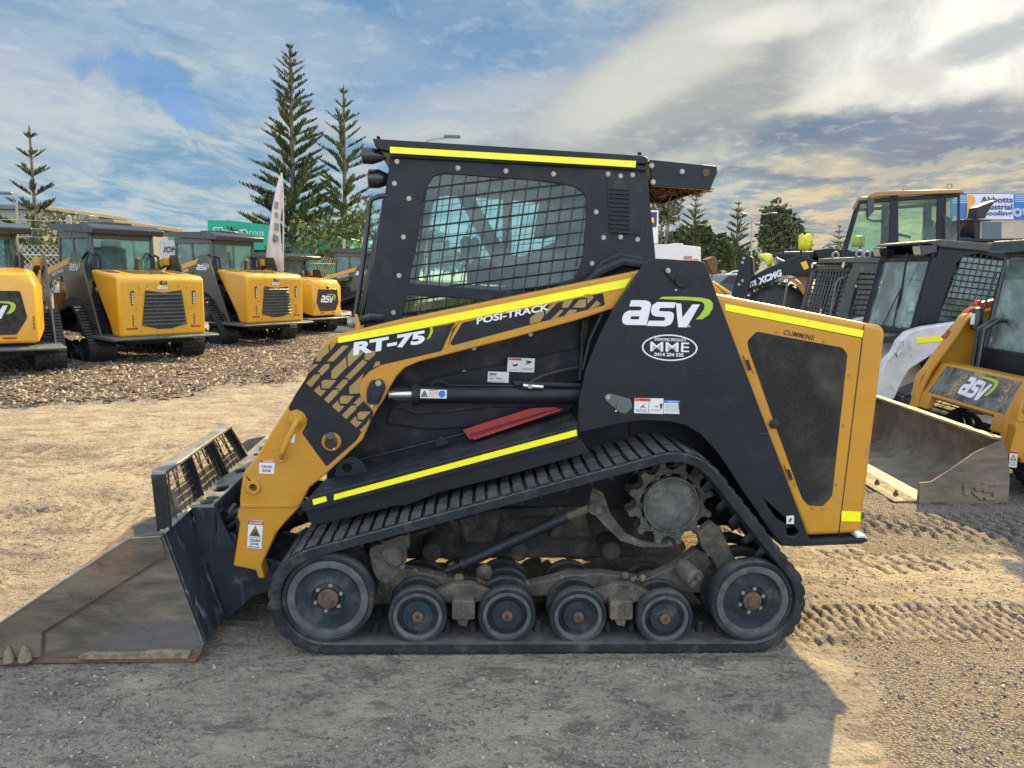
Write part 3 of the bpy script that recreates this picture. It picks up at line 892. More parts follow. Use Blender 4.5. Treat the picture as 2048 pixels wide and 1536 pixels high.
bolts(hub, [(sx + .132 * cos(a), .165, sz + .132 * sin(a)) for a in (radians(v) for v in (40, 65, 5, -20, -45, -75, -100, -125, 120))], r=.008, h=.012, ma=RING)

# ---- undercarriage frame
uf = MB()
yr = (.205, .255)
uf.prism(LP([(760, 1150), (800, 1135), (900, 1155), (960, 1162), (1040, 1172), (1130, 1150), (1200, 1145), (1290, 1158), (1350, 1130), (1392, 1098), (1412, 1105), (1440, 1150), (1400, 1185), (1330, 1180), (1200, 1192), (1000, 1190), (860, 1190), (770, 1180)], .18), .17, .235)
und = uf.build('undercarriage_frame', CAKE, ML, bevel=.006)
for cx_ in (927, 1243):   # bogie arms and their hanging blocks
    b_ = MB()
    b_.prism(LP([(cx_ - 70, 1190), (cx_ - 20, 1168), (cx_ + 18, 1167), (cx_ + 62, 1188), (cx_ + 66, 1196), (cx_ + 24, 1205), (cx_ - 24, 1206), (cx_ - 74, 1200)], .09), .085, .125)
    b_.prism(rounded(LP([(cx_ - 23, 1203), (cx_ + 23, 1203), (cx_ + 23, 1240), (cx_ - 23, 1240)], .03), .012), .03, .10)
    b_.prism(LP([(cx_ - 14, 1239), (cx_ + 11, 1239), (cx_ + 6, 1254), (cx_ - 9, 1251)], .04), .04, .09)
    bo = b_.build('bogie_arm', CAKE, ML, bevel=.004)
    bolts(bo, [L3(cx_, 1215, .029), L3(cx_, 1228, .029)], r=.008, h=.006, ma=RUST)
b_ = MB()
b_.prism(rounded(LP([(738, 1100), (752, 1090), (812, 1092), (815, 1120), (800, 1148), (772, 1172), (752, 1160), (740, 1128)], .10), .03), .10, .16)
b_.prism(LP([(762, 1085), (818, 1065), (820, 1095), (770, 1100)], .12), .11, .20)
tb = b_.build('idler_bracket', CAKE, ML, bevel=.006)
MB().prism(rounded(LP([(762, 1100), (780, 1094), (800, 1098), (806, 1118), (798, 1136), (776, 1132), (764, 1118)], .08), .02), .075, .10).build('bracket_cap', CAKE, tb, bevel=.01)
bolts(tb, [L3(750, 1119, .098), L3(770, 1157, .098), L3(804, 1131, .098)], r=.010, h=.010, ma=RING)
b_ = MB()
b_.tube([L3(890, 1143, .13), L3(935, 1124, .13)], .0135, 12)
b_.tube([L3(922, 1130, .13), L3(932, 1126, .13)], .029, 12)
b_.tube([L3(928, 1128, .13), L3(1128, 1036, .13)], .0235, 14)
b_.tube([L3(1118, 1041, .13), L3(1134, 1033, .13)], .026, 12)
b_.tube([L3(1128, 1036, .13), L3(1190, 1012, .13)], .018, 10, mi=1)
b_.build('tension_strut', [BLK, CAKE], ML, bevel=.002)
b_ = MB()
b_.prism(rounded(LP([(1183, 975), (1205, 985), (1222, 1030), (1250, 1066), (1285, 1084), (1325, 1090), (1342, 1083), (1345, 1091), (1320, 1094), (1280, 1093), (1240, 1080), (1210, 1052), (1190, 1030), (1178, 1010)], .14), .004), .13, .16)
b_.disc(L3(1190, 1018, .10), .028, 0, .05, 20)
bo = b_.build('swing_link', CAKE, ML, bevel=.004)
bolts(bo, [L3(1196, 1019, .10)], r=.013, h=.012, ma=RING)
b_ = MB()
b_.prism(LP([(1392, 1062), (1420, 1040), (1438, 1052), (1458, 1100), (1480, 1135), (1440, 1160), (1425, 1118), (1400, 1092)], .14), .11, .16)
b_.build('rear_link', CAKE, ML, bevel=.004)
b_ = MB()
b_.tube([L3(1366, 1135, .16), L3(1392, 1160, .07)], .042, 24)
po = b_.build('torsion_axle', CAKE, ML, bevel=.004)
bolts(po, [L3(1386, 1164, .058), L3(1397, 1154, .058)], r=.008, h=.012, ma=RING)
for (cx_, cy_, r_) in ((968, 1143, .036), (905, 1132, .02), (1250, 1152, .02)):
    b_ = MB(); b_.lathe([(-r_, 0), (-r_ * .8, r_ * .62), (-r_ * .2, r_ * 1.02), (r_ * .5, r_ * .86), (r_, 0)], L3(cx_, cy_, .15), 9)
    b_.build('mud_clod', CAKE, und, angle=80)

mm_ = MB(); r9 = random.Random(9)
for i in range(60):
    px_ = r9.choice((r9.uniform(770, 1420), r9.uniform(880, 1000), r9.uniform(1195, 1290)))
    py_ = np.interp(px_, [760, 800, 900, 1040, 1130, 1290, 1350, 1412], [1150, 1136, 1154, 1170, 1150, 1157, 1132, 1102]) + r9.uniform(-2, 5)
    rr_ = r9.uniform(.006, .021)
    mm_.lathe([(-rr_ * .7, 0), (-rr_ * .5, rr_ * r9.uniform(.7, 1.1)), (rr_ * .1, rr_ * r9.uniform(.8, 1.3)), (rr_ * .6, 0)], L3(px_, py_, r9.uniform(.165, .235)), 7, axis=r9.choice('xyz'))
mm_.build('packed_mud', MUDL, und, angle=80)

# ---- chassis: black side plates, fender, belly
ch = MB()
ch.prism(LP([(690, 905), (745, 760), (860, 655), (1240, 590), (1262, 900), (1180, 960), (1020, 1010), (800, 1075), (640, 1030)], .36), .355, .375)
ch.box((-.05, WID / 2, .78), (1.75, WID - .76, .52))
ch.box((.95, WID / 2, .62), (.85, WID - .80, .40))

ch.prism(LP([(858, 862), (1120, 848), (1200, 760), (1200, 690), (860, 760), (790, 800), (770, 850)], .30), .325, .355)
chs = ch.build('chassis', CHAS, ML, bevel=.006)
bf = MB()
bf.prism([(-.72, .30), (-.60, .24), (.55, .24), (.66, .34), (.62, .60), (-.70, .60)], .46, 1.39)
for x_ in (-.45, -.05, .38): bf.tube([(x_, .30, .33), (x_, 1.55, .33)], .045, 14)
bf.tube([(-.55, .44, .50), (-.1, .43, .47), (.45, .44, .52)], .03, 10)
bf.prism([(-.30, .34), (-.16, .34), (-.12, .50), (-.34, .50)], .40, .46)
bf.prism([(.10, .36), (.30, .36), (.26, .56), (.14, .56)], .40, .46)
bf.build('belly_frame', MUDD, ML, bevel=.01)
fd = MB()
fp = LP([(598, 1010), (632, 990), (1155, 852), (1158, 878), (1150, 884), (640, 1018), (606, 1024)], .10)
fd.prism(fp, .10, .112)
a0, a1 = L(606, 1006, .10), L(1157, 850, .10)
tz = .028
fd.sheet([(a0[0], .105, a0[1]), (a1[0], .105, a1[1]), (a1[0], .37, a1[1] + tz), (a0[0] + .05, .37, a0[1] + tz)])
fd.sheet([(a0[0], .105, a0[1] - .012), (a0[0] + .05, .37, a0[1] + tz - .012), (a1[0], .37, a1[1] + tz - .012), (a1[0], .105, a1[1] - .012)])
fd.prism(LP([(612, 1022), (1160, 878), (1180, 905), (1020, 950), (880, 985), (810, 1012), (790, 1012), (640, 1050), (618, 1046)], .14), .14, .15)
fen = fd.build('fender', BLK, ML, bevel=.003)
tp = MB()
tp.prism(LP([(668, 989), (1153, 859), (1154, 871), (668, 1000)], .099), .0965, .0992)
tp.prism(LP([(625, 999), (652, 992), (654, 1002), (627, 1010)], .099), .0965, .0992)
tp.each('reflective_tape', TAPE, fen, smooth=False)
rr = MB()
rr.tube([L3(700, 925, .30), L3(950, 862, .30)], .006, 8)
for px, py in ((883, 880),):
    rr.prism(rounded(LP([(px - 14, py + 14), (px - 6, py - 6), (px + 5, py - 6), (px + 16, py + 8)], .28), .01), .28, .292)
rr.prism(rounded(LP([(668, 955), (676, 925), (700, 912), (722, 920), (738, 945)], .20), .02), .20, .215, [circ(*L(694, 936, .20), .022, 16)[::-1]])
rr.each('fender_bracket', BLK, fen, bevel=.002)

# ---- red lift arm lock resting on the fender
lk = MB()
lk.prism(LP([(926, 860), (1062, 817), (1106, 815), (1128, 818), (940, 880)], .26), .262, .274)
lk.prism(LP([(945, 874), (947, 880), (1124, 820), (1118, 818)], .24), .235, .262)
lk.prism(LP([(939, 868), (1092, 822), (1093, 824), (943, 871), (941, 873), (939, 873)], .26), .2605, .2625, mi=1)
lko = lk.build('arm_lock', [REDP, INK], ML, bevel=.0015)

# ---- lift cylinder
lc = MB()
lc.tube([L3(824, 789, .27), L3(1175, 790, .27)], .0375, 28)
lc.tube([L3(824, 789, .27), L3(838, 789, .27)], .047, 28)
lc.tube([L3(778, 788, .27), L3(826, 788, .27)], .024, 20, mi=1)
lc.prism(rounded(LP([(776, 780), (800, 775), (824, 777), (824, 800), (796, 802), (776, 796)], .25), .01), .252, .288)
lc.tube([L3(862, 772, .26), L3(870, 763, .26), L3(884, 763, .26), L3(900, 771, .26), L3(1030, 772, .26)], .005, 8)
lc.tube([L3(1028, 767, .25), L3(1160, 772, .25)], .012, 10)
lc.tube([L3(1046, 771, .238), L3(1086, 774, .238)], .0115, 12, mi=1)
lc.tube([L3(1056, 772, .236), L3(1064, 772, .236)], .016, 6, mi=1)
lcy = lc.build('lift_cylinder', [BLK, CHR], ML)

# ---- lift arms
AO = [(1290, 539), (1271, 543), (806, 638), (716, 660), (672, 671), (648, 685), (636, 704), (606, 766), (577, 811), (545, 860), (513, 913), (486, 947), (479, 1000), (480, 1014),
      (475, 1022), (474, 1034), (479, 1046), (466, 1132), (511, 1141), (517, 1158), (530, 1157), (523, 1130), (551, 1068), (570, 1045), (600, 1014), (618, 976), (649, 951), (725, 880), (745, 834), (757, 815), (768, 799), (779, 776), (793, 753), (812, 734), (836, 724), (861, 718), (1030, 675), (1156, 640), (1219, 620), (1290, 600)]
AY = .165
arm = MB()
hole1 = circ(*L(507, 974, AY), .0155, 20)[::-1]
arm.prism(LP(AO, AY), AY, AY + .085, [hole1])
la = arm.build('lift_arm', YEL, ML, bevel=.007, seg=3)
ad = MB()
ad.lathe([(-.012, .017), (-.012, .030), (.0, .031)], L3(507, 974, AY), 28)
ad.prism(LP([(481, 1008), (597, 1006), (597, 1013), (481, 1015)], AY), AY - .006, AY)
# grab handle with its collars
ad.tube([L3(597, 838, AY - .03), L3(590, 850, AY - .065), L3(578, 875, AY - .065), L3(566, 903, AY - .06), L3(563, 915, AY - .005)], .0125, 12)
ad.disc(L3(596, 836, AY), .034, -.022, 0, 24); ad.disc(L3(596, 836, AY), .026, -.036, -.02, 24)
ad.disc(L3(562, 914, AY), .022, -.012, 0, 20)
ad.disc(L3(663, 883, AY), .040, -.006, 0, 28)
ad.prism(rounded(LP([(709, 628), (714, 628), (722, 655), (722, 668), (712, 668)], AY + .03), .006), AY + .03, AY + .045)
ad.prism(LP([(905, 660), (922, 640), (914, 640), (886, 697), (895, 697)], AY), AY - .0022, AY)
for nm_, ix_ in (('grab_handle', [2, 3, 4, 5]), ('pin_boss', [0]), ('weld_seam', [1]), ('pivot_ring', [6]), ('lug_plate', [7]), ('decal_gap', [8])): ad.chunk(ix_).build(nm_, YEL, la, bevel=.002)
# decals
DC1 = [(642, 700), (664, 685), (676, 686), (900, 648), (910, 644), (883, 702), (762, 730), (740, 742), (722, 760), (717, 780), (725, 800), (747, 823), (744, 838), (723, 864), (713, 881), (653, 933), (604, 866), (613, 850), (615, 836), (606, 823), (594, 818), (580, 822), (577, 815), (590, 790), (613, 755), (630, 716)]
DC2 = [(925, 645), (1206, 586), (1210, 610), (905, 691), (900, 687)]
dd = MB()
hole2 = circ(*L(663, 883, AY), .041, 28)[::-1]
dd.prism(rounded(LP(DC1, AY), .006, 2), AY - .0012, AY + .001, [hole2])
dd.prism(rounded(LP(DC2, AY), .006, 2), AY - .0012, AY + .001)
CH1_ = [[(300,385),(340,250),(420,170),(490,140),(495,250),(400,330),(370,385)],[(510,130),(600,95),(610,110),(520,225),(510,225)],[(465,385),(690,155),(790,155),(560,385)],[(260,430),(325,420),(335,440),(205,555),(190,555)],
 [(325,540),(430,430),(505,420),(500,480),(385,600),(360,545)],[(160,705),(285,580),(365,570),(360,620),(235,765)],[(535,520),(745,320),(760,470),(600,635),(530,635)],[(770,290),(860,170),(1000,260),(790,460),(775,460)],
 [(275,810),(360,730),(375,800),(460,810),(375,900)],[(385,680),(430,655),(605,660),(500,780),(395,780)],[(730,620),(990,360),(1060,395),(790,670),(775,625)],[(590,770),(700,655),(765,650),(770,700),(650,825),(630,780)],
 [(425,940),(555,805),(630,795),(635,850),(490,1000)],[(790,765),(1005,560),(950,720),(940,850),(800,865)],[(540,1040),(630,955),(650,1030),(725,1040),(640,1130)],[(655,915),(690,890),(865,890),(770,1000),(660,1005)],
 [(850,1000),(955,900),(1005,965),(905,1055),(895,1010)],[(685,1170),(820,1035),(895,1025),(895,1085),(750,1230)],[(805,1270),(890,1185),(910,1255),(985,1270),(900,1355)],[(915,1145),(950,1120),(1110,1120),(1005,1235),(920,1235)],
 [(945,1390),(1040,1300),(1100,1210),(1060,1340),(985,1425)],[(1140,480),(1180,390),(1245,385),(1240,440)],[(1020,290),(1080,230),(1180,230),(1170,290),(1080,370),(1020,360)]]
CH2_ = [[(850,430),(920,345),(1110,330),(975,510),(850,520)],[(1085,510),(1235,330),(1390,320),(1390,470),(1345,515)],[(1300,275),(1350,215),(1470,200),(1570,280),(1425,430),(1420,290),(1310,285)],[(1440,560),(1630,350),(1730,430),(1640,490)],
 [(560,800),(800,570),(880,565),(740,740)],[(880,720),(1000,570),(1170,560),(1165,620)],[(470,590),(620,400),(790,350),(470,680)],[(110,750),(300,600),(430,590),(430,700),(340,840),(110,890)]]
for grp, ox_, oy_, sc_ in ((CH1_, 590, 670, 7.314), (CH2_, 1050, 570, 11.38)):
    for poly in grp:
        dd.prism(LP([(ox_ + a / sc_, oy_ + b_ / sc_) for a, b_ in poly], AY - .001), AY - .0022, AY - .001, mi=1)
dco = dd.build('arm_decal', [DEC, GOLD], la, smooth=False)
tx = MB()
def ptext(mb, s, bl, br, tl, ly, mi=0, **kw):
    o_ = L3(*bl, ly); mb.text(s, o_, L3(*br, ly) - o_, L3(*tl, ly) - o_, mi, **kw)
ptext(tx, 'RT-75', (706, 712), (849, 687), (708, 685), AY - .0028, bold=.05)
ptext(tx, 'POSI-TRACK', (953, 649), (1098, 620), (954, 635), AY - .0028, bold=.03)
tx.tris2d([[(0, 0), (.6, .15), (1, .6), (.9, 1), (.55, .95), (.6, .6), (.3, .2)]], L3(852, 680, AY - .0028), L3(866, 678, AY - .0028) - L3(852, 680, AY - .0028), L3(852, 655, AY - .0028) - L3(852, 680, AY - .0028), 1)
tx.each('arm_lettering', [WHT, LIME], la, smooth=False)
tp = MB()
tp.prism(LP([(676, 674), (806, 648), (1262, 556), (1250, 575), (806, 664), (677, 686)], AY), AY - .0022, AY - .0002)
tp.build('reflective_tape', TAPE, la, smooth=False)
pv = MB()
pv.prism(rounded(LP([(742, 760), (765, 757), (772, 775), (758, 808), (734, 806), (734, 780)], AY), .012), AY - .018, AY)
pv.disc(L3(752, 792, AY), .022, -.024, -.01, 20)
pvo = pv.build('pivot_cover', BLK, la, bevel=.004)
bolts(pvo, [L3(757, 766, AY - .018)], r=.009, h=.01)
pv = MB(); pv.disc(L3(663, 883, AY), .026, -.03, 0, 24); pv.tube([L3(660, 872, AY - .03), L3(660, 872, AY)], .02, 6)
pv.build('pivot_cap', BLKG, la, bevel=.004)

def sticker(parent, px4, ly, bands=(), texts=(), base=None, tris=(), name='sticker', lab=None):
    """px4: tl, tr, br, bl in photo pixels; bands and texts in 0..1 from the bottom left"""
    tl, tr, br, bl = px4
    mb = MB(); mats = [base or STK, STO, STR, STB, STY, INK, INKG]
    o_ = L3(*bl, ly); U_ = L3(*br, ly) - o_; V_ = L3(*tl, ly) - o_
    mb.prism(LP([tl, tr, br, bl], ly), ly, ly + .0015)
    e = Vector((0, -.0008, 0))
    for (x0, y0, x1, y1, mi) in bands:
        mb.tris2d([[(x0, y0), (x1, y0), (x1, y1), (x0, y1)]], o_ + e, U_, V_, mi)
    for pts, mi in tris:
        mb.tris2d([pts], o_ + e * 1.5, U_, V_, mi)
    for (s, x0, y0, x1, y1, mi) in texts:
        mb.text(s, o_ + e * 2 + U_ * x0 + V_ * y0, U_ * (x1 - x0), V_ * (y1 - y0), mi, bold=.02)
    s_ = mb.build(name, mats, parent, smooth=False)
    if lab: s_['label'] = lab
    return s_
A1 = AY - .0025
sticker(la, ((519, 919), (550, 920), (548, 948), (518, 947)), A1, [(0, .8, 1, 1, 1)], [('CRUSH', .14, .42, .86, .60, 5), ('ZONE', .2, .14, .78, .33, 5), ('DANGER', .3, .84, .9, .96, 0)], tris=[([(.08, .84), (.22, .84), (.15, .97)], 5)], lab='small white crush zone sticker with a red header')
sticker(la, ((497, 1040), (526, 1042), (523, 1098), (494, 1095)), A1, [(0, .86, 1, 1, 2), (.05, .385, .95, .40, 5)], [('DANGER', .3, .89, .95, .97, 0), ('CRUSH', .14, .24, .86, .345, 5), ('ZONE', .2, .12, .78, .205, 5), ('KEEP CLEAR', .12, .03, .88, .075, 5)],
        tris=[([(.08, .89), (.22, .89), (.15, .97)], 0), ([(.12, .44), (.88, .44), (.50, .82)], 5), ([(.19, .465), (.81, .465), (.50, .775)], 4), ([(.35, .5), (.62, .5), (.66, .56), (.5, .60), (.42, .68), (.38, .62), (.45, .56)], 5)], lab='tall danger crush zone sticker with a yellow triangle')
sticker(la, ((577, 867), (591, 869), (589, 886), (576, 884)), A1, lab='blank white sticker behind the handle')

# far arm and cross members between the arms
far_arm = None
xm = MB()
c0 = L(545, 985, .3)
xm.tube([(c0[0] + .02, .24, c0[1] - .02), (c0[0] + .02, WID - .24, c0[1] - .02)], .055, 20)
c1 = L(700, 720, .3)
xm.tube([(c1[0], .24, c1[1]), (c1[0], WID - .24, c1[1])], .045, 20)
xm.each('cross_tube', BLK, ML)
hs = MB()
hp = L3(716, 648, .30)
hs.tube([L3(696, 645, .24), L3(716, 643, .24)], .021, 14, mi=1)
hs.tube([L3(700, 645, .24), L3(706, 644, .24)], .024, 14, mi=1)
hs.tube([L3(714, 643, .26), L3(740, 634, .28), L3(764, 636, .30), L3(774, 648, .32)], .016, 10)
hs.tube([L3(716, 648, .30), L3(735, 640, .34), L3(752, 640, .36), L3(762, 655, .36)], .012, 10)
hs.chunk([0, 1, 2]).build('hydraulic_coupler', [RUB, SILV], ML); hs.chunk([3]).build('hydraulic_hose', RUB, ML)
hs = MB()
for (a, b, c_) in (((470, 1075), (440, 1050), (478, 1020)), ((476, 1060), (452, 1090), (430, 1075)), ((480, 1090), (455, 1110), (420, 1085)), ((470, 1010), (455, 1030), (440, 1020)), ((478, 1040), (450, 1060), (425, 1045))):
    hs.tube([L3(*a, .42), (L3(*b, .36)), L3(*c_, .30)], .013, 8)
hs.tube([L3(560, 1060, .5), L3(585, 1040, .42), L3(600, 1025, .36)], .016, 8)
hs.box(L3(500, 1050, .62), (.12, .4, .2))
hs.each('hydraulic_hose', RUB, ML)

# ---- side plate (tower) with logo and emblem
TY = .125
TO = [(1290, 527), (1300, 519), (1312, 517), (1400, 521), (1410, 526), (1416, 540), (1434, 589), (1501, 767), (1619, 1078), (1621, 1086), (1562, 1089), (1555, 1082), (1511, 1019), (1478, 972), (1455, 934), (1430, 900), (1400, 868), (1370, 851), (1335, 843), (1290, 841), (1240, 848), (1155, 867), (1158, 800), (1172, 740), (1200, 670), (1232, 610)]
tw = MB()
tw.prism(LP(TO, TY), TY, TY + .030, [LP([(1573, 1056), (1590, 1054), (1598, 1066), (1590, 1074), (1575, 1072)], TY)[::-1]])
two = tw.build('side_panel', BLK, ML, bevel=.005, seg=3)
lg = MB()
o_ = L3(1244, 657, TY - .002); lg.logo(o_, L3(1425, 658, TY - .002) - o_, L3(1245, 592, TY - .002) - o_, 0, 1)
ptext(lg, 'TM', (1372, 655), (1380, 655), (1372, 650), TY - .002)
lg.build('maker_logo', [WHT, LIME], two, smooth=False)
em = MB()
ec, ew, eh = L3(1339.5, 695.5, TY - .002), L3(1395, 697, TY - .002) - L3(1339.5, 695.5, TY - .002), L3(1340, 669, TY - .002) - L3(1339.5, 695.5, TY - .002)
el = lambda k_: [(k_ * cos(2 * pi * i / 48), k_ * sin(2 * pi * i / 48)) for i in range(48)]
lpo = el(1.0); lpi = [(a * .945, b * .90) for a, b in el(1.0)][::-1]
em.tris2d([lpo, lpi], ec, ew, eh, 0)
def etext(s, x0, y0, x1, y1, **kw):
    em.text(s, ec + ew * x0 + eh * y0, ew * (x1 - x0), eh * (y1 - y0), 0, **kw)
etext('MME', -.70, -.30, .70, .42, bold=.01)
etext('SITEWORKS SPECIALISTS', -.55, .50, .58, .72, bold=.02)
etext('0414 234 535', -.55, -.66, .50, -.38, bold=.03)
em.build('oval_emblem', WHT, two, smooth=False)
for (cx_, cy_, bx_, by_) in ((1363, 560, 1336, 541), (1245, 811, 1216, 794)):
    pv = MB()
    pv.prism(rounded(LP([(bx_ - 8, by_ - 3), (bx_ + 2, by_ - 8), (cx_ + 16, cy_ - 13), (cx_ + 19, cy_ + 4), (cx_ + 4, cy_ + 18), (cx_ - 6, cy_ + 14), (bx_ - 6, by_ + 6)], TY), .014), TY - .010, TY)
    pv.disc(L3(cx_, cy_, TY), .030, -.016, 0, 24); pv.disc(L3(cx_, cy_, TY), .012, -.018, 0, 16)
    pvo = pv.build('pivot_pin_plate', BLK if cy_ < 600 else GREYP, two, bevel=.002)
    bolts(pvo, [L3(bx_, by_, TY - .010)], r=.0075, h=.006)
sticker(two, ((1269, 796), (1327, 797), (1326, 828), (1268, 826)), TY - .002, [(0, .80, .56, 1, 1), (.49, .03, .51, .8, 6)], [('WARNING', .16, .84, .5, .96, 5), ('-------------', .06, .22, .44, .26, 6), ('-------------', .06, .12, .44, .16, 6), ('-------------', .56, .22, .9, .26, 6)],
        tris=[([(.2, .32), (.24, .45), (.38, .72), (.3, .5), (.42, .34), (.28, .42)], 5), ([(.88, .36), (.96, .36), (.95, .5), (.98, .62), (.92, .72), (.87, .62), (.90, .5)], 5), ([(.72, .44), (.86, .48), (.72, .52)], 5)], lab='white warning sticker with an orange header')
sticker(two, ((1328, 800), (1356, 802), (1359, 828), (1327, 827)), TY - .002, [(0, .8, 1, 1, 3)], [('NOTICE', .25, .84, .85, .95, 0)] + [('------------------', .08, y_, .92, y_ + .03, 6) for y_ in (.66, .54, .42, .3, .18)], lab='white notice sticker with a blue header')
sticker(two, ((1573, 1032), (1588, 1031), (1588, 1048), (1573, 1048)), TY - .002, tris=[([(.25, .3), (.5, .25), (.75, .7), (.5, .75)], 5)], lab='small square symbol sticker')
hs = MB()
hs.tube([L3(1180, 560, .40), L3(1205, 528, .40), L3(1240, 512, .40), L3(1275, 518, .38), L3(1300, 540, .36)], .018, 10)
hs.tube([L3(1165, 575, .34), L3(1200, 545, .34), L3(1245, 525, .34), L3(1290, 530, .30)], .024, 10)
hs.tube([L3(1150, 590, .38), L3(1195, 556, .38), L3(1230, 545, .38), L3(1280, 555, .34)], .015, 10)
hs.tube([L3(1168, 640, .30), L3(1165, 700, .30), L3(1160, 760, .30)], .014, 8)
hs.tube([L3(1206, 625, .2), L3(1180, 680, .2), L3(1166, 740, .2)], .010, 8)
hs.each('boom_hose', BLK, ML)
hk = MB(); hk.prism(LP([(1402, 520), (1418, 513), (1424, 520), (1423, 545), (1416, 550)], .5), .42, .50); hk.build('rear_lamp_housing', RUST, ML, bevel=.004)

# ---- engine hood
HY = .15
HO = [(1380, 578), (1435, 588), (1728, 645), (1762, 651), (1770, 656), (1772, 668), (1723, 1066), (1677, 1070), (1612, 1073), (1500, 800)]
hd = MB()
hd.prism(LP(HO, HY), HY, WID - HY)
hdo = hd.build('engine_hood', YEL, ML, bevel=.022, seg=4)
s_ = MB()
s_.prism(LP([(1727, 651), (1729.2, 651), (1678.5, 1069), (1676.5, 1069)], HY - .001), HY - .0012, HY + .002)
s_.prism(LP([(1450, 620), (1724, 675), (1724, 676.6), (1450, 621.5)], HY - .001), HY - .0012, HY + .002)
s_.each('panel_gap', INK, hdo, smooth=False)
SO = rounded(LP([(1495, 682), (1513, 663), (1684, 695), (1695, 708), (1693, 724), (1664, 992), (1646, 1012), (1617, 1011), (1604, 996), (1548, 844), (1497, 697)], HY - .001), .012)
s_ = MB(); s_.prism(SO, HY - .0022, HY + .002)
s_.build('side_screen', SCRN, hdo, bevel=.0)
tp = MB()
tp.prism(LP([(1450, 607), (1727, 661), (1724, 675), (1450, 621)], HY), HY - .0022, HY)
tp.prism(LP([(1683, 1022), (1721, 1023), (1720, 1043), (1682, 1042)], HY), HY - .0022, HY)
tp.each('reflective_tape', TAPE, hdo, smooth=False)
tx = MB(); ptext(tx, 'CUMMINS', (1566, 669), (1627, 681), (1569, 659), HY - .0024, bold=.015, shear=.15, space=1.1)
tx.build('hood_lettering', INK, hdo, smooth=False)
bolts(hdo, [L3(a, b, HY) for a, b in ((1554, 664), (1648, 683), (1508, 744), (1698, 751), (1687, 851), (1590, 969), (1672, 969), (1624, 1018), (1645, 1018))], r=.0055, h=.004, ma=BOLTY)
s_ = MB(); s_.disc(L3(1547, 847, HY), .021, -.012, 0, 24); s_.disc(L3(1547, 847, HY), .013, -.016, 0, 20)
s_.build('door_latch', BLKG, hdo, bevel=.002)
for a, b in ((1487, 711), (1569, 930)):
    s_ = MB()
    s_.prism(LP([(a, b), (a + 5, b), (a + 13, b + 26), (a + 9, b + 28)], HY - .006), HY - .010, HY + .002)
    s_.prism(LP([(a + 3, b + 8), (a + 9, b + 8), (a + 16, b + 28), (a + 10, b + 30)], HY - .006), HY - .014, HY - .004, mi=1)
    s_.build('door_hinge', [YEL, BLKG], hdo, bevel=.001)
dk = MB()
dk.prism(LP([(1560, 1085), (1724, 1077), (1735, 1077), (1735, 1083), (1722, 1088), (1600, 1093), (1562, 1092)], .13), .13, WID - .13)
dk.prism(LP([(1716, 1073), (1733, 1072), (1737, 1077), (1716, 1078)], .12), .13, .22, mi=1)
for a in (1640, 1648, 1712):
    dk.disc(L3(a, 1073, .2), .008, -.01, .01, 8, mi=1)
dk.build('rear_deck', [BLK, WHTP], ML, bevel=.003)
# ---- cab
CY = .42; CW = 1.01
cab_m = MB()
CO = [(782, 302), (1293, 330), (1311, 512), (1313, 640), (726, 660), (728, 636), (756, 473), (774, 391)]
WO = rounded(LP([(817, 566), (836, 478), (850, 380), (866, 352), (892, 347), (1020, 357), (1090, 363), (1148, 372), (1172, 390), (1174, 425), (1166, 520), (1150, 558), (1088, 584), (1000, 581), (900, 573)], CY), .02, 3)
WO2 = rounded(LP([(812, 590), (898, 594), (985, 603), (985, 650), (803, 650)], CY), .008, 3)
for y0 in (CY, CY + CW - .03):
    cab_m.prism(LP(CO, CY), y0, y0 + .03, [WO[::-1], WO2[::-1]])
def xz(px, py): return L(px, py, CY)
# posts, rear wall, floor, headliner
for (a, b, c_, d) in ((782, 302, 728, 640), ):
    for y0 in (CY + .03, CY + CW - .09):
        p0, p1 = xz(a, b), xz(c_, d)
        cab_m.prism([(p0[0], p0[1]), (p0[0] + .07, p0[1]), (p1[0] + .07, p1[1]), (p1[0], p1[1])], y0, y0 + .06)
p0, p1 = xz(1285, 325), xz(1306, 620)
cab_m.prism([(p0[0] - .04, p0[1]), p0, p1, (p1[0] - .04, p1[1])], CY + .03, CY + .20)
cab_m.prism([(p0[0] - .04, p0[1]), p0, p1, (p1[0] - .04, p1[1])], CY + CW - .20, CY + CW - .03)
pm = xz(1303, 540)
cab_m.prism([(pm[0] - .04, pm[1]), pm, p1, (p1[0] - .04, p1[1])], CY + .20, CY + CW - .20)
# frame line between the two windows
cab_m.prism(LP([(806, 570), (1100, 588), (1100, 605), (800, 592)], CY), CY + .03, CY + .05)
cab = cab_m.build('cab', BLK, ML, bevel=.006)
rf = MB()
RO = LP([(745, 277), (1286, 311), (1296, 316), (1296, 328), (782, 303), (757, 298), (750, 292)], CY - .035)
rf.prism(RO, CY - .035, CY + CW + .035)
rf.tube([L3(757, 279, .47), L3(757, 272, .47)], .009, 8); rf.tube([L3(1279, 311, .47), L3(1279, 304, .47)], .010, 8)
rfo = rf.build('cab_roof', BLK, cab, bevel=.006)
e_ = MB()
e_.prism(LP([(780, 303), (1294, 330), (1294, 341), (780, 314)], CY - .02), CY - .02, CY)
e_.build('roof_eave', BLK, cab, bevel=.003)
tp = MB(); tp.prism(LP([(780, 293.5), (1272, 322), (1271, 335), (780, 306)], CY - .037), CY - .0385, CY - .036)
tp.build('reflective_tape', TAPE, cab, smooth=False)
# window panes behind the mesh
for y0, nm in ((CY + .012, 0), (CY + CW - .022, 1)):
    g_ = MB(); g_.prism(WO, y0, y0 + .005); g_.prism(WO2, y0, y0 + .005)
    g_.each('window_pane', GLS, cab, smooth=False)
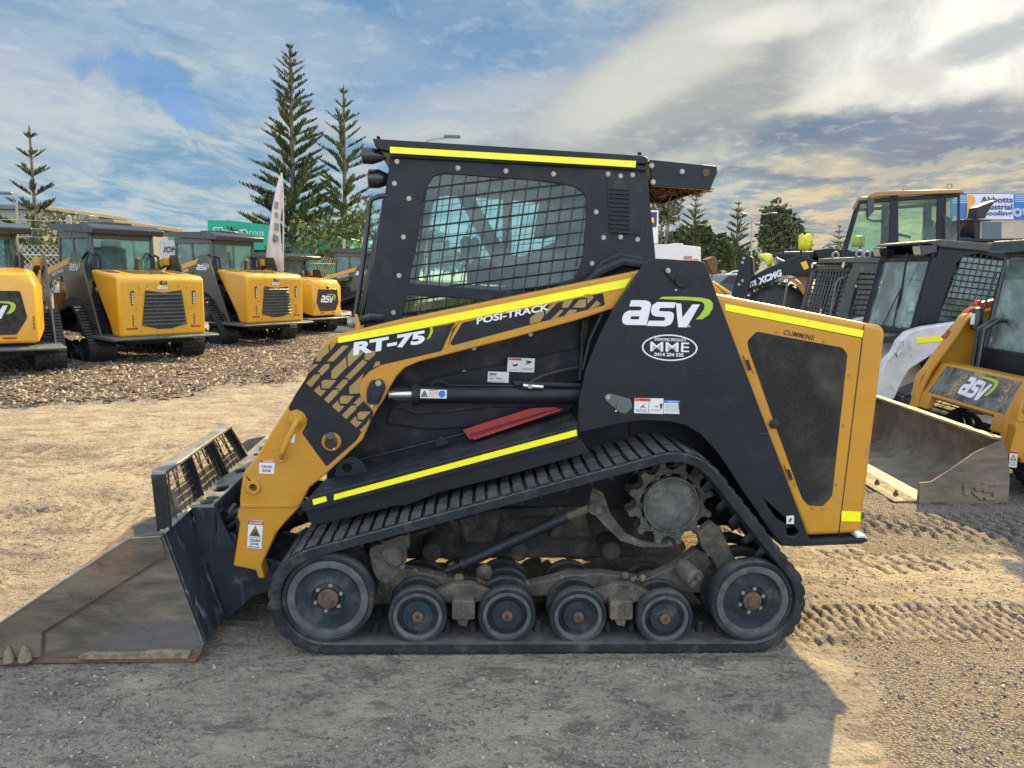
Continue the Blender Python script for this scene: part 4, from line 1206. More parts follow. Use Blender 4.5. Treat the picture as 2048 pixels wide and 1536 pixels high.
# wire guard: a woven sheet of slanted bars clipped to the opening
def inside(p, poly):
    c = False; n = len(poly)
    for i in range(n):
        (x1, y1), (x2, y2) = poly[i], poly[(i + 1) % n]
        if (y1 > p[1]) != (y2 > p[1]) and p[0] < (x2 - x1) * (p[1] - y1) / (y2 - y1) + x1: c = not c
    return c
def clip_bars(mb, poly, ang_list, pitch, r, y, n=5, jig=0.0):
    xs = [p[0] for p in poly]; ys = [p[1] for p in poly]
    c = Vector(((min(xs) + max(xs)) / 2, (min(ys) + max(ys)) / 2)); R_ = max(max(xs) - min(xs), max(ys) - min(ys)) * .8
    for ia, ang in enumerate(ang_list):
        d = Vector((cos(ang), sin(ang))); nn = Vector((-d.y, d.x))
        kk = int(R_ / pitch) + 1
        for i in range(-kk, kk + 1):
            o_ = c + nn * (i * pitch + pitch * .3)
            ts = []
            for j in range(len(poly)):
                a = Vector(poly[j]); b = Vector(poly[(j + 1) % len(poly)]); e = b - a
                den = d.x * e.y - d.y * e.x
                if abs(den) < 1e-9: continue
                t = ((a.x - o_.x) * e.y - (a.y - o_.y) * e.x) / den
                s_ = ((a.x - o_.x) * d.y - (a.y - o_.y) * d.x) / den
                if 0 <= s_ < 1: ts.append(t)
            ts.sort()
            for q in range(0, len(ts) - 1, 2):
                p0 = o_ + d * ts[q]; p1 = o_ + d * ts[q + 1]
                if (p1 - p0).length > .01:
                    mb.tube([(p0.x, y + ia * r * .9, p0.y), (p1.x, y + ia * r * .9, p1.y)], r, n, caps=False)
for y0 in (CY + .002, CY + CW - .006):
    g_ = MB()
    big = rounded(LP([(812, 572), (832, 478), (846, 378), (862, 348), (892, 341), (1150, 366), (1178, 386), (1180, 425), (1172, 520), (1156, 562), (1092, 590), (900, 580)], CY), .02, 2)
    clip_bars(g_, big, [radians(8.5), radians(83)], .0545, .0040 if y0 < 1 else .0028, y0 + .004)
    clip_bars(g_, LP([(808, 588), (990, 600), (990, 655), (800, 655)], CY), [radians(8.5), radians(83)], .0545, .0040 if y0 < 1 else .0028, y0 + .004)
    g_.build('window_guard', BLKG, cab, smooth=True)
bolts(cab, [L3(a, b, CY) for a, b in ((794, 323), (789, 367), (818, 397), (807, 474), (798, 551), (787, 625), (916, 336), (1012, 342), (1107, 348), (1216, 348), (1265, 350), (1241, 352), (1192, 424), (1207, 475), (1241, 474), (1275, 479), (1184, 527))], r=.0075, h=.007)
bolts(chs, [L3(a, b, .355) for a, b in ((1061, 668), (948, 696), (1140, 706), (929, 745), (898, 757), (919, 766))], r=.0075, h=.007)
v_ = MB()
v_.prism(LP([(1213, 355), (1284, 362), (1280, 470), (1218, 466)], CY), CY - .004, CY)
for i in range(11):
    yy = 377 + i * 8.6
    v_.prism(LP([(1219, yy), (1259, yy + 2), (1259, yy + 4.5), (1219, yy + 2.5)], CY - .004), CY - .014, CY - .004)
v_.build('air_vent', BLK, cab, bevel=.002)
# front lamps and grab bar
for (a, b, r_, ly) in ((750, 312, .036, .44), (762, 358, .042, .50)):
    l_ = MB()
    c = L3(a, b, ly)
    l_.lathe([(-.055, r_ * .9), (-.05, r_), (-.01, r_), (.03, r_ * .6), (.05, r_ * .3), (.05, 0)], c, 24, axis='x')
    l_.lathe([(-.05, 0), (-.052, r_ * .9)], c, 24, mi=1, axis='x')
    l_.box(c + Vector((.05, 0, .01)), (.05, .03, .03))
    l_.build('work_lamp', [BLKG, LGT], cab, bevel=.003)
    c2 = c + Vector((0, CW - .12, 0))
    l_ = MB(); l_.lathe([(-.055, r_ * .9), (-.05, r_), (-.01, r_), (.03, r_ * .6), (.05, r_ * .3), (.05, 0)], c2, 24, axis='x'); l_.box(c2 + Vector((.05, 0, .01)), (.05, .03, .03))
    l_.build('work_lamp', BLKG, cab, bevel=.003)
gb = MB()
gb.tube([L3(776, 391, .46), L3(758, 393, .46), L3(744, 398, .46), L3(738, 410, .46), L3(737, 430, .46), L3(724, 540, .46), L3(711, 632, .46)], .0115, 12)
gb.build('grab_bar', BLKG, cab)
dr = MB()
dr.tube([L3(770, 400, .50), L3(760, 470, .50), L3(742, 560, .50), L3(724, 640, .50)], .013, 8)
dr.tube([L3(758, 455, .47), L3(744, 560, .47), L3(735, 640, .47)], .0055, 8)
dr.tube([L3(752, 465, .55), L3(735, 560, .55), L3(716, 640, .55)], .008, 8)
p0, p1 = L(776, 395, .50), L(726, 645, .50)
dr.prism([(p0[0] - .02, p0[1]), (p0[0] + .01, p0[1]), (p1[0] + .01, p1[1]), (p1[0] - .02, p1[1])], .50, .54)
dr.prism([(p0[0] - .02, p0[1]), (p0[0] + .01, p0[1]), (p1[0] + .01, p1[1]), (p1[0] - .02, p1[1])], 1.28, 1.32)
dr.prism([(p0[0] - .02, p0[1] - .06), (p0[0] + .01, p0[1] - .06), (p0[0] + .01, p0[1]), (p0[0] - .02, p0[1])], .54, 1.28)
dr.chunk([0, 2, 3, 4, 5]).build('front_door', BLKG, cab, bevel=.003); dr.chunk([1]).build('wiper_hose', BLKG, cab)
g_ = MB(); g_.prism([(p0[0] - .004, p0[1]), (p0[0] + .002, p0[1]), (p1[0] + .002, p1[1]), (p1[0] - .004, p1[1])], .545, 1.275)
g_.build('windscreen', GLS, cab, smooth=False)
# seat, slab for a diagonal window reflection, side console, far arm stays seen through the guard
st = MB()
a = L(1060, 560, .9)
st.prism(rounded([(a[0] - .32, a[1] - .02), (a[0] + .16, a[1] - .04), (a[0] + .16, a[1] + .08), (a[0] - .3, a[1] + .1)], .03), .68, 1.17)
st.prism(rounded([(a[0] + .10, a[1] + .02), (a[0] + .22, a[1] + .04), (a[0] + .33, a[1] + .36), (a[0] + .24, a[1] + .38)], .03), .70, 1.15)
st.build('seat', SEAT, cab, bevel=.02)
lb = MB()
lb.prism(LP([(893, 352), (925, 356), (1022, 520), (1040, 560), (1010, 560), (985, 520)], .95), .95, 1.0)  # solid slab in place of a dark band reflected in the window
lb.tube([L3(932, 470, .62), L3(940, 450, .62), L3(952, 452, .62), L3(960, 470, .62), L3(1000, 500, .62)], .004, 6)
lb.box(L3(1015, 420, 1.15), (.05, .04, .62))
lb.prism(rounded(LP([(985, 500), (1040, 515), (1120, 480), (1160, 470), (1160, 560), (1080, 580), (1010, 575), (988, 545)], .62), .03), .60, .68)
lb.prism(rounded(LP([(836, 388), (846, 388), (849, 400), (846, 410), (838, 410)], .47), .004), .46, .49)
lb.each('control_and_reflection', SEAT, cab, bevel=.006)
# air conditioner box overhanging the rear, straw nest under it
ac = MB()
ac.prism(LP([(1300, 319), (1434, 332), (1435, 345), (1420, 380), (1304, 372)], CY + .01), CY + .01, CY + .03)
ac.prism(LP([(1300, 319), (1434, 332), (1435, 345), (1420, 380), (1304, 372)], CY + .01), CY + CW - .25, CY + CW - .23)
ac.prism(LP([(1300, 320), (1434, 333), (1434, 338), (1300, 325)], CY + .01), CY + .03, CY + CW - .25)
ac.prism(LP([(1430, 333), (1434, 333), (1421, 378), (1417, 378)], CY + .01), CY + .03, CY + CW - .25)
aco = ac.build('air_conditioner', BLK, cab, bevel=.004)
bolts(aco, [L3(1303, 331, CY + .01), L3(1306, 364, CY + .01), L3(1364, 343, CY + .01)], r=.008, h=.007)
a_ = MB(); a_.disc(L3(1412, 346, CY + .01), .018, -.006, .02, 18); a_.build('rubber_plug', RUST, aco, bevel=.002)
ns = MB()
for i in range(420):
    u = rnd.random(); px = 1304 + 108 * u; top = 368 + 10 * u
    py = top + abs(rnd.gauss(0, 1)) * (14 - 9 * u) * (1 if rnd.random() < .9 else 1.6) - 4
    c = L3(px, py, CY + .08 + rnd.random() * .5)
    d = Vector((rnd.gauss(0, 1), rnd.gauss(0, .7), rnd.gauss(0, .45))).normalized() * rnd.uniform(.03, .10)
    ns.tube([c - d * .5, c + Vector((0, 0, rnd.uniform(-.01, .006))), c + d * .5], rnd.uniform(.0015, .004), 3, caps=False)
ns.build('straw_nest', STRAW, aco)

# stickers on the chassis and the cylinder
sticker(chs, ((1016, 715), (1070, 717), (1068, 745), (1014, 743)), .322, [(0.02, .82, .5, .97, 1), (.495, .05, .505, .95, 6)], [('WARNING', .14, .84, .46, .95, 5), ('------------', .06, .12, .44, .17, 6), ('------------', .56, .26, .94, .31, 6), ('------------', .56, .16, .94, .21, 6)],
        tris=[([(.22, .36), (.4, .46), (.34, .62), (.28, .5), (.18, .58)], 5), ([(.6, .5), (.78, .62), (.92, .74), (.86, .8), (.7, .84), (.62, .8), (.74, .72)], 5)], lab='white two-panel warning sticker on the black side')
sticker(chs, ((976, 743), (1018, 744), (1017, 766), (975, 764)), .322, [(.04, .06, .8, .09, 5)], [('asv', .08, .66, .42, .88, 5), ('----------', .08, .5, .6, .54, 6), ('asv  2021', .08, .3, .7, .42, 5)], lab='white maker plate sticker')
sticker(lcy, ((841, 778), (894, 780), (893, 797), (840, 796)), .2305, [(.34, .80, .66, .97, 1)], [('DANGER', .38, .82, .64, .94, 0)] + [('--------', .34, y_, .66, y_ + .04, 1) for y_ in (.62, .48, .34, .2)],
        tris=[([(.03, .15), (.29, .15), (.16, .88)], 5), ([(.07, .21), (.25, .21), (.16, .74)], 4), ([(.12, .3), (.2, .3), (.18, .55), (.14, .5)], 5), ([(.82 + .13 * cos(t), .5 + .40 * sin(t)) for t in [i * pi / 10 for i in range(20)]], 3), ([(.74, .45), (.88, .52), (.9, .6), (.76, .56)], 0)], lab='white pinch hazard sticker with a round blue sign')

# mirrored copies for the far side
for o_ in [trk, la, two, und] + wheels + [spr]:
    copy_tree(o_, ML, mirror=WID, skip=('arm_lettering', 'reflective_tape', 'sticker', 'maker_logo', 'oval_emblem', 'pivot_pin_plate', 'bolt', 'mud_clod', 'grab_handle', 'arm_decal'))

# ---- bucket with spill guard
BY0, BY1 = -.02, 1.80
def bucket(parent, prof, side, by0, by1, mm, side2=None, ins=.014):
    """prof: open polyline of the shell from the top of the back to the cutting edge"""
    mb = MB()
    pts = [Vector(p) for p in prof]
    inner = []
    for i, p in enumerate(pts):
        a = pts[max(i - 1, 0)]; b = pts[min(i + 1, len(pts) - 1)]
        t = (b - a).normalized(); nrm = Vector((t.y, -t.x))
        inner.append(p + nrm * .014)
    poly = [tuple(p) for p in pts] + [tuple(p) for p in inner[::-1]]
    mb.prism(poly, by0 + ins, by1 - ins)
    mb.prism(side, by0, by0 + ins)
    mb.prism(side2 or side, by1 - ins, by1)
    return mb.build('bucket', mm, parent, bevel=.003)
pB = lambda pts: LP(pts, BY0)
prof = pB([(323, 1064), (352, 1140), (384, 1226), (409, 1284), (404, 1302), (388, 1318), (200, 1322), (60, 1324)]) + [(-2.27, .004)]
prof[-2] = (prof[-2][0], .004); prof[-3] = (prof[-3][0], .004)
inner_back = LP([(257, 1076), (323, 1064)], BY0)
side = pB([(257, 1076), (323, 1064), (352, 1140), (384, 1226), (407, 1286), (404, 1302), (388, 1318), (85, 1322), (60, 1322)]) + [(-2.225, .010), (-2.205, .138), L(0, 1245, BY0), ]
bk = bucket(ML, prof, side, BY0, BY1, BKT)
for s_y in ((BY0 - .012, BY0),):
    fl = MB()
    fl.prism(pB([(257, 1077), (322, 1072), (334, 1109), (87, 1263), (85, 1312), (60, 1314)]) + [(-2.224, .030), (-2.204, .136), L(0, 1246, BY0)], *s_y)
    fl.build('side_edge_plate', BKT, bk, bevel=.004)
sp = MB(); sp.prism(rounded(pB([(262, 1245), (384, 1238), (402, 1284), (398, 1300), (200, 1302), (190, 1285)]), .02), BY0 - .0022, BY0)
sp.build('worn_patch', BKTG, bk, smooth=False)
ce = MB(); ce.prism([(-2.30, .0), (-2.04, .0), (-2.04, .020), (-2.30, .012)], BY0 - .008, BY1 + .008); ce.prism(pB([(-30, 1316), (66, 1316), (60, 1327), (-30, 1328)]), BY0 - .016, BY0)
ce.prism(pB([(64, 1317), (380, 1312), (394, 1306), (405, 1302), (392, 1322), (62, 1325)]), BY0 - .010, BY0)
ce.build('cutting_edge', M('cutting_edge_steel', (.16, .09, .06), .7, .2, var=.3, scale=12, bump=.4), bk, bevel=.003)
md = MB()
for a, b, r_ in ((18, 1313, .021), (50, 1311, .026)):
    md.lathe([(-.02, r_), (.004, r_ * .9), (.03, r_ * .45), (.045, 0)], L3(a, b, BY0 - .02), 12, axis='z')
md.prism(pB([(160, 1309), (180, 1300), (250, 1302), (330, 1296), (385, 1298), (380, 1313), (165, 1315)]), BY0 - .022, BY0 - .001)
md.each('packed_dirt', MUDL, bk, bevel=.004)
# back skin, painted black, and scratched coupler parts
bp = MB()
q0, q1, q2, q3 = [Vector((p[0] + .004, p[1])) for p in prof[:4]]
bp.prism([tuple(q0), tuple(q1), tuple(q2), tuple(q3), (q3.x + .006, q3.y), (q2.x + .008, q2.y), (q1.x + .008, q1.y), (q0.x + .008, q0.y + .004)], BY0 + .002, BY1 - .002)
a_ = LP([(258, 1079), (323, 1066)], BY0)
BLKS = M('scratched_black_paint', (.014, .022, .034), .42, var=.3, scale=6, dust=((.20, .22, .23), .16, 9), streak=((.30, .33, .35), .6), coat=.2)
bp.build('back_plate', BLKS, bk, bevel=.002)
tpz = q0.y
tl = MB()
tl.prism([(q0.x - .012, q0.y - .004), (q0.x + .012, q0.y - .008), (q0.x + .014, q0.y + .006), (q0.x - .010, q0.y + .010)], BY0, BY1)
tl.tube([(q0.x + .016, BY0, q0.y + .008), (q0.x + .016, BY1, q0.y + .008)], .008, 8)
tl.build('top_lip', SILV, bk, bevel=.002)
qc = MB()
QX, QZ = q0.x, q0.y
R15 = Matrix.Rotation(radians(-12), 3, 'Y')
holes = []
W0, W1 = .26, WID - .26
def pl(xx, yy): return (xx, yy)
hol = [circ(QX + .075, W0 + d_, .030, 18)[::-1] for d_ in (.11, .23, .93, 1.09)]
qc.prism([(QX + .02, W0), (QX + .125, W0), (QX + .125, W1), (QX + .02, W1)], QZ + .012, QZ + .024, hol, axis='z')
qc.prism([(QX + .115, QZ - .10), (QX + .127, QZ - .10), (QX + .127, QZ + .024), (QX + .115, QZ + .024)], W0, W1, mi=1)
for y0 in (W0, .62, 1.19, W1 - .02):
    qc.prism([(QX + .02, QZ + .012), (QX + .12, QZ + .012), (QX + .15, QZ - .06), (QX + .20, QZ - .16), (QX + .30, QZ - .22), (QX + .395, QZ - .24), (QX + .405, QZ - .30), (QX + .36, QZ - .36), (QX + .26, QZ - .40), (QX + .16, QZ - .50), (QX + .12, QZ - .50)], y0, y0 + .02, mi=1)
    qc.disc((QX + .345, y0, QZ - .29), .036, -.014, .034, 20, mi=1)
qc.prism([(QX + .14, QZ - .06), (QX + .15, QZ - .06), (QX + .24, QZ - .34), (QX + .14, QZ - .46), (QX + .12, QZ - .44)], .64, 1.2, mi=1)
qc.prism(LP([(403, 1042), (474, 1070), (478, 1130), (462, 1146), (440, 1125), (418, 1085)], .30), .285, .30, mi=1)
qc.box((QX + .24, WID / 2, QZ - .12), (.10, 1.2, .12), mi=1)
for y0, x0 in ((.27, .06), (.5, .10), (.8, .10), (1.3, .10)):
    qc.tube([(QX + .06, y0, QZ + .03), (QX + .10, y0 + .03, QZ + .03)], .012, 8, mi=1)
qc.build('quick_coupler', [SILV, BLKS], ML, bevel=.003)
# spill guard of flat bars and wire
sg = MB()
rx, rz = L(318, 943, 0.0)
TOPS = [(.0), (.3), (.6), (.9)]; BOTS = [.02, .42, .80, 1.18]
def rp(y_, dz=0, dx=0): return Vector((rx + dx, y_, rz + dz))
def bpnt(y_): return Vector((QX + .005, y_, QZ + .01))
sg.prism([(rx - .026, rz - .010), (rx + .026, rz - .014), (rx + .028, rz + .002), (rx - .024, rz + .006)], -.012, .915)
def flat(p, q, w_, th):
    ax = (q - p).normalized(); wv = Vector((1, 0, 0)); wv = (wv - ax * wv.dot(ax)).normalized(); nv = ax.cross(wv)
    V = []
    for c in (p, q):
        for a, b in ((-1, -1), (1, -1), (1, 1), (-1, 1)): V.append(c + wv * a * w_ / 2 + nv * b * th / 2)
    sg.add(V, [(0, 1, 2, 3), (7, 6, 5, 4), (0, 4, 5, 1), (1, 5, 6, 2), (2, 6, 7, 3), (3, 7, 4, 0)], 1)
flat(rp(-.006, -.008), Vector((rx + .012, .0, QZ + .0)), .055, .014)
for t_, b_ in list(zip(TOPS, BOTS))[1:]:
    flat(rp(t_, -.008), bpnt(b_), .055, .012)
sgo = sg.build('spill_guard', [SILV, BLKG], bk, bevel=.002)
wm = MB()
def gp(u, v):   # u along, v down
    t = Vector((rx, u * .9, rz - .01)); b = Vector((QX, .02 + u * 1.16, QZ + .01))
    return t.lerp(b, v)
for i in range(1, 20):
    u = i / 20
    wm.tube([gp(u, 0), gp(u - .02 + .04 * (i % 2), .5), gp(u, 1)], .0045, 4, caps=False)
for j in range(1, 6):
    v = j / 6
    wm.tube([gp(u_ / 12, v + .012 * (u_ % 2)) for u_ in range(13)], .0045, 4, caps=False)
wm.build('guard_wire', CAKE, sgo)

# weld bead and rubbed bright edges on the bucket, a few levers in the cab
wb = MB(); wpx = [(334, 1109), (290, 1136), (245, 1164), (200, 1192), (150, 1224), (87, 1263), (86, 1288), (85, 1310)]
r5 = random.Random(5); wl = []
for i in range(len(wpx) - 1):
    for j in range(14):
        u = j / 14; wl.append(L3(wpx[i][0] + (wpx[i+1][0] - wpx[i][0]) * u + r5.uniform(-.5, .5), wpx[i][1] + (wpx[i+1][1] - wpx[i][1]) * u + 1 + r5.uniform(-.6, .6), BY0 - .003))
wb.tube(wl, .0055, 5); wb.build('weld_bead', CAKE, bk)
wb = MB(); wb.tube([L3(a, b_, BY0 - .011) for a, b_ in ((322, 1073), (257, 1077), (128, 1161), (0, 1246))], .004, 6); wb.build('rubbed_edge', SILV, bk)
lv = MB()
for x0, ly_ in ((940, .66), (958, 1.10)):
    lv.tube([L3(x0, 585, ly_), L3(x0 - 3, 540, ly_), L3(x0 - 8, 505, ly_)], .010, 8); lv.lathe([(-.05, .012), (-.04, .022), (.04, .026), (.06, .012), (.062, 0)], L3(x0 - 9, 498, ly_), 12, axis='z')
lv.each('control_lever', SEAT, cab)
hr = MB(); a = L(1092, 440, .9); hr.prism(rounded([(a[0] - .05, a[1] - .09), (a[0] + .04, a[1] - .09), (a[0] + .06, a[1] + .09), (a[0] - .02, a[1] + .10)], .03), .80, 1.05); hr.build('headrest', SEAT, cab, bevel=.02)
vs = MB(); vs.prism(LP([(850, 362), (1010, 370), (1010, 396), (852, 388)], 1.0), .60, .62); vs.build('sun_visor', BLKG, cab, bevel=.004)
# loose hoses and clamps along the lift cylinder and below the arm
hz = MB()
hz.tube([L3(1160, 735, .30), L3(1120, 742, .30), L3(1085, 752, .30), L3(1062, 764, .28)], .007, 8)
hz.tube([L3(790, 812, .32), L3(830, 826, .32), L3(900, 822, .32), L3(980, 812, .32), L3(1050, 812, .32)], .007, 8)
hz.tube([L3(1168, 690, .28), L3(1174, 640, .28), L3(1190, 610, .28)], .009, 8)
hz.each('hydraulic_hose', RUB, ML)
gn = MB()
for px_, py_ in ((744, 812), (1232, 822), (1352, 580), (668, 898)): gn.tube([L3(px_, py_, .12), L3(px_, py_, .17)], .005, 6)
gn.each('grease_nipple', BOLT, ML)
# ================================================================== row of loaders at the back left
def bg_cab(parent, x0, x1, top=2.13, mesh_side=True, w0=.42, w1=1.43, front_glass=True):
    mb = MB()
    def post(xa, za, xb, zb, y, wd=.06):
        mb.prism([(xa, za), (xa + wd, za), (xb + wd, zb), (xb, zb)], y, y + .05)
    for y in (w0, w1 - .05):
        post(x0 + .06, top - .06, x0, 1.05, y); post(x1 - .08, top - .06, x1 - .04, 1.2, y, .08); post((x0 + x1) / 2 - .05, top - .06, (x0 + x1) / 2, 1.2, y, .05)
        mb.prism([(x0, 1.0), (x1, 1.0), (x1, 1.32), (x0, 1.18)], y, y + .05)
        mb.prism([(x0 + .04, top - .16), (x1, top - .16), (x1, top - .05), (x0 + .04, top - .05)], y, y + .05)
    mb.box(((x0 + x1) / 2, (w0 + w1) / 2, 1.0), (x1 - x0, w1 - w0, .12))
    mb.box((x1 - .02, (w0 + w1) / 2, top - .12), (.05, w1 - w0 - .1, .10)); mb.box((x1 - .02, (w0 + w1) / 2, 1.28), (.05, w1 - w0 - .1, .16))
    cb = mb.build('cab', BLKN, parent, bevel=.01)
    g_ = MB()
    for y in (w0 + .02, w1 - .03): g_.prism([(x0 + .03, 1.2), (x1 - .02, 1.3), (x1 - .06, top - .14), (x0 + .07, top - .14)], y, y + .006)
    g_.prism([(w0 + .05, 1.3), (w1 - .05, 1.3), (w1 - .05, top - .14), (w0 + .05, top - .14)], x1 - .015, x1 - .009, axis='x')
    g_.prism([(w0 + .05, 1.05), (w1 - .05, 1.05), (w1 - .05, top - .1), (w0 + .05, top - .1)], x0 + .03, x0 + .036, axis='x')
    g_.each('window_pane', GLSD, cb, smooth=False)
    s_ = MB(); xm_ = (x0 + x1) / 2
    s_.box((xm_ + .15, (w0 + w1) / 2, 1.45), (.14, .5, .62)); s_.box((xm_ - .05, (w0 + w1) / 2, 1.18), (.45, .5, .14)); s_.box((xm_ + .17, (w0 + w1) / 2, 1.80), (.10, .28, .16))
    s_.build('seat', SEAT, cb, bevel=.03)
    return cb
def cab_top(cb, x0, x1, top, w0=.36, w1=1.49, rear=.22):
    mb = MB()
    mb.prism([(x0 - .10, top - .05), (x1 + rear, top - .12), (x1 + rear + .02, top - .03), (x1, top + .04), (x0 - .06, top + .05)], w0, w1)
    return mb.build('cab_roof', BLKG, cb, bevel=.015)

T2H = [(.55, 1.46), (1.50, 1.36), (1.56, 1.30), (1.50, .50), (1.44, .46), (.80, .46)]
def row_loader(name, pr, rz, variant, label, scale=1.0, rear=(1.6, .925), model='RT-65'):
    R_ = Matrix.Rotation(rz, 3, 'Z')
    base = Vector((pr[0], pr[1], -.01)) - R_ @ Vector((rear[0] * scale, rear[1] * scale, 0))
    root = empty(name, base, rz, label, 'track loader', 'new track loaders parked in a row at the back left', scale)
    # running gear, arms and side plates share the big loader's meshes
    skip = ('arm_decal', 'arm_lettering', 'reflective_tape', 'sticker', 'pivot_pin_plate', 'bolt', 'mud_clod', 'oval_emblem', 'hub_cap', 'pivot_cover', 'wheel_rim')
    def swap(o_, mp):
        for c in [o_] + kids(o_):
            if c.type == 'MESH' and c.data.materials and c.data.materials[0].name in mp:
                c.data = new_mesh(c.data, mp)
    for src in [trk, la, two] + wheels + [spr]:
        for mir in (None, WID):
            c = copy_tree(src, root, mirror=mir, skip=skip if mir is None else skip + ('maker_logo',))
            swap(c, {'track_rubber': RUBN, 'yellow_paint': YELN, 'black_paint': BLKN, 'mud_caked_steel': BLKN})
    c = MB(); c.box((-.05, WID / 2, .70), (1.7, WID - .76, .62)); c.box((.95, WID / 2, .42), (.9, WID - .80, .25))
    c.tube([(-1.05, .24, .62), (-1.05, WID - .24, .62)], .06, 12)
    c.build('chassis', CHAS, root, bevel=.01)
    d_ = MB(); d_.prism([(-1.02, .70), (-.62, 1.28), (.3, 1.50), (.3, 1.38), (-.45, 1.18), (-.55, .95), (-.8, .62)], AY - .004, AY - .001)
    ad_ = d_.build('arm_decal', BLKN, root, smooth=False)
    tx = MB(); o_ = Vector((-.86, AY - .006, 1.02)); tx.text(model, o_, Vector((.30, 0, .08)), Vector((-.01, 0, .09)), bold=.03); tx.text('POSI-TRACK', Vector((-.35, AY - .006, 1.28)), Vector((.42, 0, .085)), Vector((-.01, 0, .05)), bold=.03)
    tx.each('arm_lettering', WHT, ad_, smooth=False)
    hy0, hy1 = .24, WID - .24
    X1 = 1.6
    if variant == 'box':
        h = MB(); h.prism([(.74, 1.41), (X1 - .08, 1.34), (X1 - .01, 1.28), (X1, .43), (1.36, .43), (1.28, .60)], hy0, hy1)
        ho = h.build('engine_hood', YELN, root, bevel=.045, seg=3)
        top_z = lambda x: 1.41 - .07 * (x - .74) / (X1 - .82)
        t_ = MB()
        for ya, yb, xa, xb in ((.32, .52, .88, 1.22), (.60, 1.26, .84, 1.30), (1.34, 1.54, .88, 1.22)):
            t_.add([(xa, ya, top_z(xa) + .004), (xb, ya + .03, top_z(xb) + .004), (xb, yb - .03, top_z(xb) + .004), (xa, yb, top_z(xa) + .004)], [(0, 1, 2, 3)])
        t_.each('top_screen', SCRN, ho, smooth=False)
        t_ = MB(); t_.tube([(1.40, .85, top_z(1.40)), (1.38, .85, 1.43), (1.38, 1.02, 1.43), (1.40, 1.02, top_z(1.40))], .008, 6); t_.build('lift_handle', BLKG, ho)

        # grille with louvres
        gy0, gy1 = .62, 1.23
        g_ = MB()
        out_ = [(gy0 + .02, 1.12), (WID / 2, 1.085), (gy1 - .02, 1.12), (gy1 + .05, .60), (WID / 2 + .1, .535), (WID / 2 - .1, .535), (gy0 - .05, .60)]
        g_.prism(out_, X1 + .001, X1 + .010, axis='x')
        go_ = g_.build('rear_grille', BLKG, ho, bevel=.004)
        g_ = MB()
        for i in range(9):
            z = 1.06 - i * .056
            e = (1.12 - z) * .13
            g_.prism([(X1 + .010, z - .02), (X1 + .034, z - .012), (X1 + .010, z + .018)], gy0 - e + .02, gy1 + e - .02)
        g_.build('grille_louvres', BLKN, go_, bevel=.003)
        lg = MB(); lg.logo(Vector((X1 + .004, .82, 1.13)), Vector((0, .22, 0)), Vector((0, 0, .075))); lg.build('maker_logo', [WHT, LIME], ho, smooth=False)
        t_ = MB(); t_.box((X1 + .006, .93, 1.235), (.02, .10, .05)); t_.box((X1 + .018, .93, 1.235), (.006, .06, .03), mi=1); t_.build('hood_latch', [BLKG, SILV], ho, bevel=.004)
        for y_ in (.44, 1.41):
            t_ = MB(); t_.prism(rounded([(y_ - .022, 1.10), (y_ + .022, 1.12), (y_ + .018, .92), (y_ - .018, .90)], .01), X1 + .001, X1 + .012, axis='x')
            for j in range(5): t_.box((X1 + .014, y_, 1.07 - j * .035), (.006, .024, .02), mi=1)
            t_.build('rear_lamp', [BLKG, LGT], ho)
            t_ = MB()
            for j in range(4): t_.box((X1 + .004, y_, .74 - j * .045), (.006, .014, .03))
            t_.build('vent_slot', INK, ho)
            t_ = MB(); t_.box((X1 + .003, y_ + (-.02 if y_ < .9 else .02), .555), (.006, .17, .022)); t_.build('reflector', REDL, ho)
        first = [Vector((X1, y_, z_)) for y_, z_ in ((.55, 1.16), (.68, 1.19), (1.17, 1.19), (1.30, 1.16), (.50, .85), (1.35, .85), (.48, .58), (1.37, .58), (.55, .51), (.8, .51), (1.05, .51), (1.3, .51))]
        bolts(ho, first, r=.009, h=.01, nvec=(1, 0, 0))
        cb = bg_cab(root, -.75, .42, 2.05); cab_top(cb, -.75, .42, 2.07)
        if variant == 'box':
            r_ = MB(); r_.box((.0, .93, 2.13), (.5, .5, .05)); r_.build('roof_hatch', BLKG, cb, bevel=.01)
            r_ = MB(); r_.text('POSI-TRACK', Vector((.642, .45, 1.99)), Vector((0, .22, 0)), Vector((0, 0, .035)), bold=.03); r_.text('ASV', Vector((.642, .80, 1.99)), Vector((0, .12, 0)), Vector((0, 0, .035)), bold=.03); r_.each('roof_lettering', WHT, cb, smooth=False)
    else:
        h = MB()
        # tapered hood with cut-back corners
        S = [(1.10, 1.42, .0), (1.36, 1.38, .0)]
        def ring(x, z, y0, y1): return [(x, y0, z), (x, y1, z)]
        bz, tz_ = .48, 1.36
        pl_ = lambda d: [(.45, hy0 + .02), (1.18, hy0 + .02), (X1 - .02, hy0 + .13), (X1, hy0 + .17), (X1, hy1 - .17), (X1 - .02, hy1 - .13), (1.18, hy1 - .02), (.45, hy1 - .02)]
        lo = pl_(0); mid = lo; up = [(.45, hy0 + .10), (1.08, hy0 + .10), (X1 - .12, hy0 + .20), (X1 - .09, hy0 + .24), (X1 - .09, hy1 - .24), (X1 - .12, hy1 - .20), (1.08, hy1 - .10), (.45, hy1 - .10)]
        V = [(x, y, bz + (.12 if x < 1.2 else 0)) for x, y in lo] + [(x, y, 1.22) for x, y in mid] + [(x, y, 1.40 + .06 * (X1 - x)) for x, y in up]
        n = 8; Fc = [tuple(range(n))[::-1], tuple(range(2 * n, 3 * n))]
        for a in (0, n):
            for i in range(n): Fc.append((a + i, a + (i + 1) % n, a + n + (i + 1) % n, a + n + i))
        h.add(V, Fc); ho = h.build('engine_hood', YELN, root, bevel=.035, seg=3)
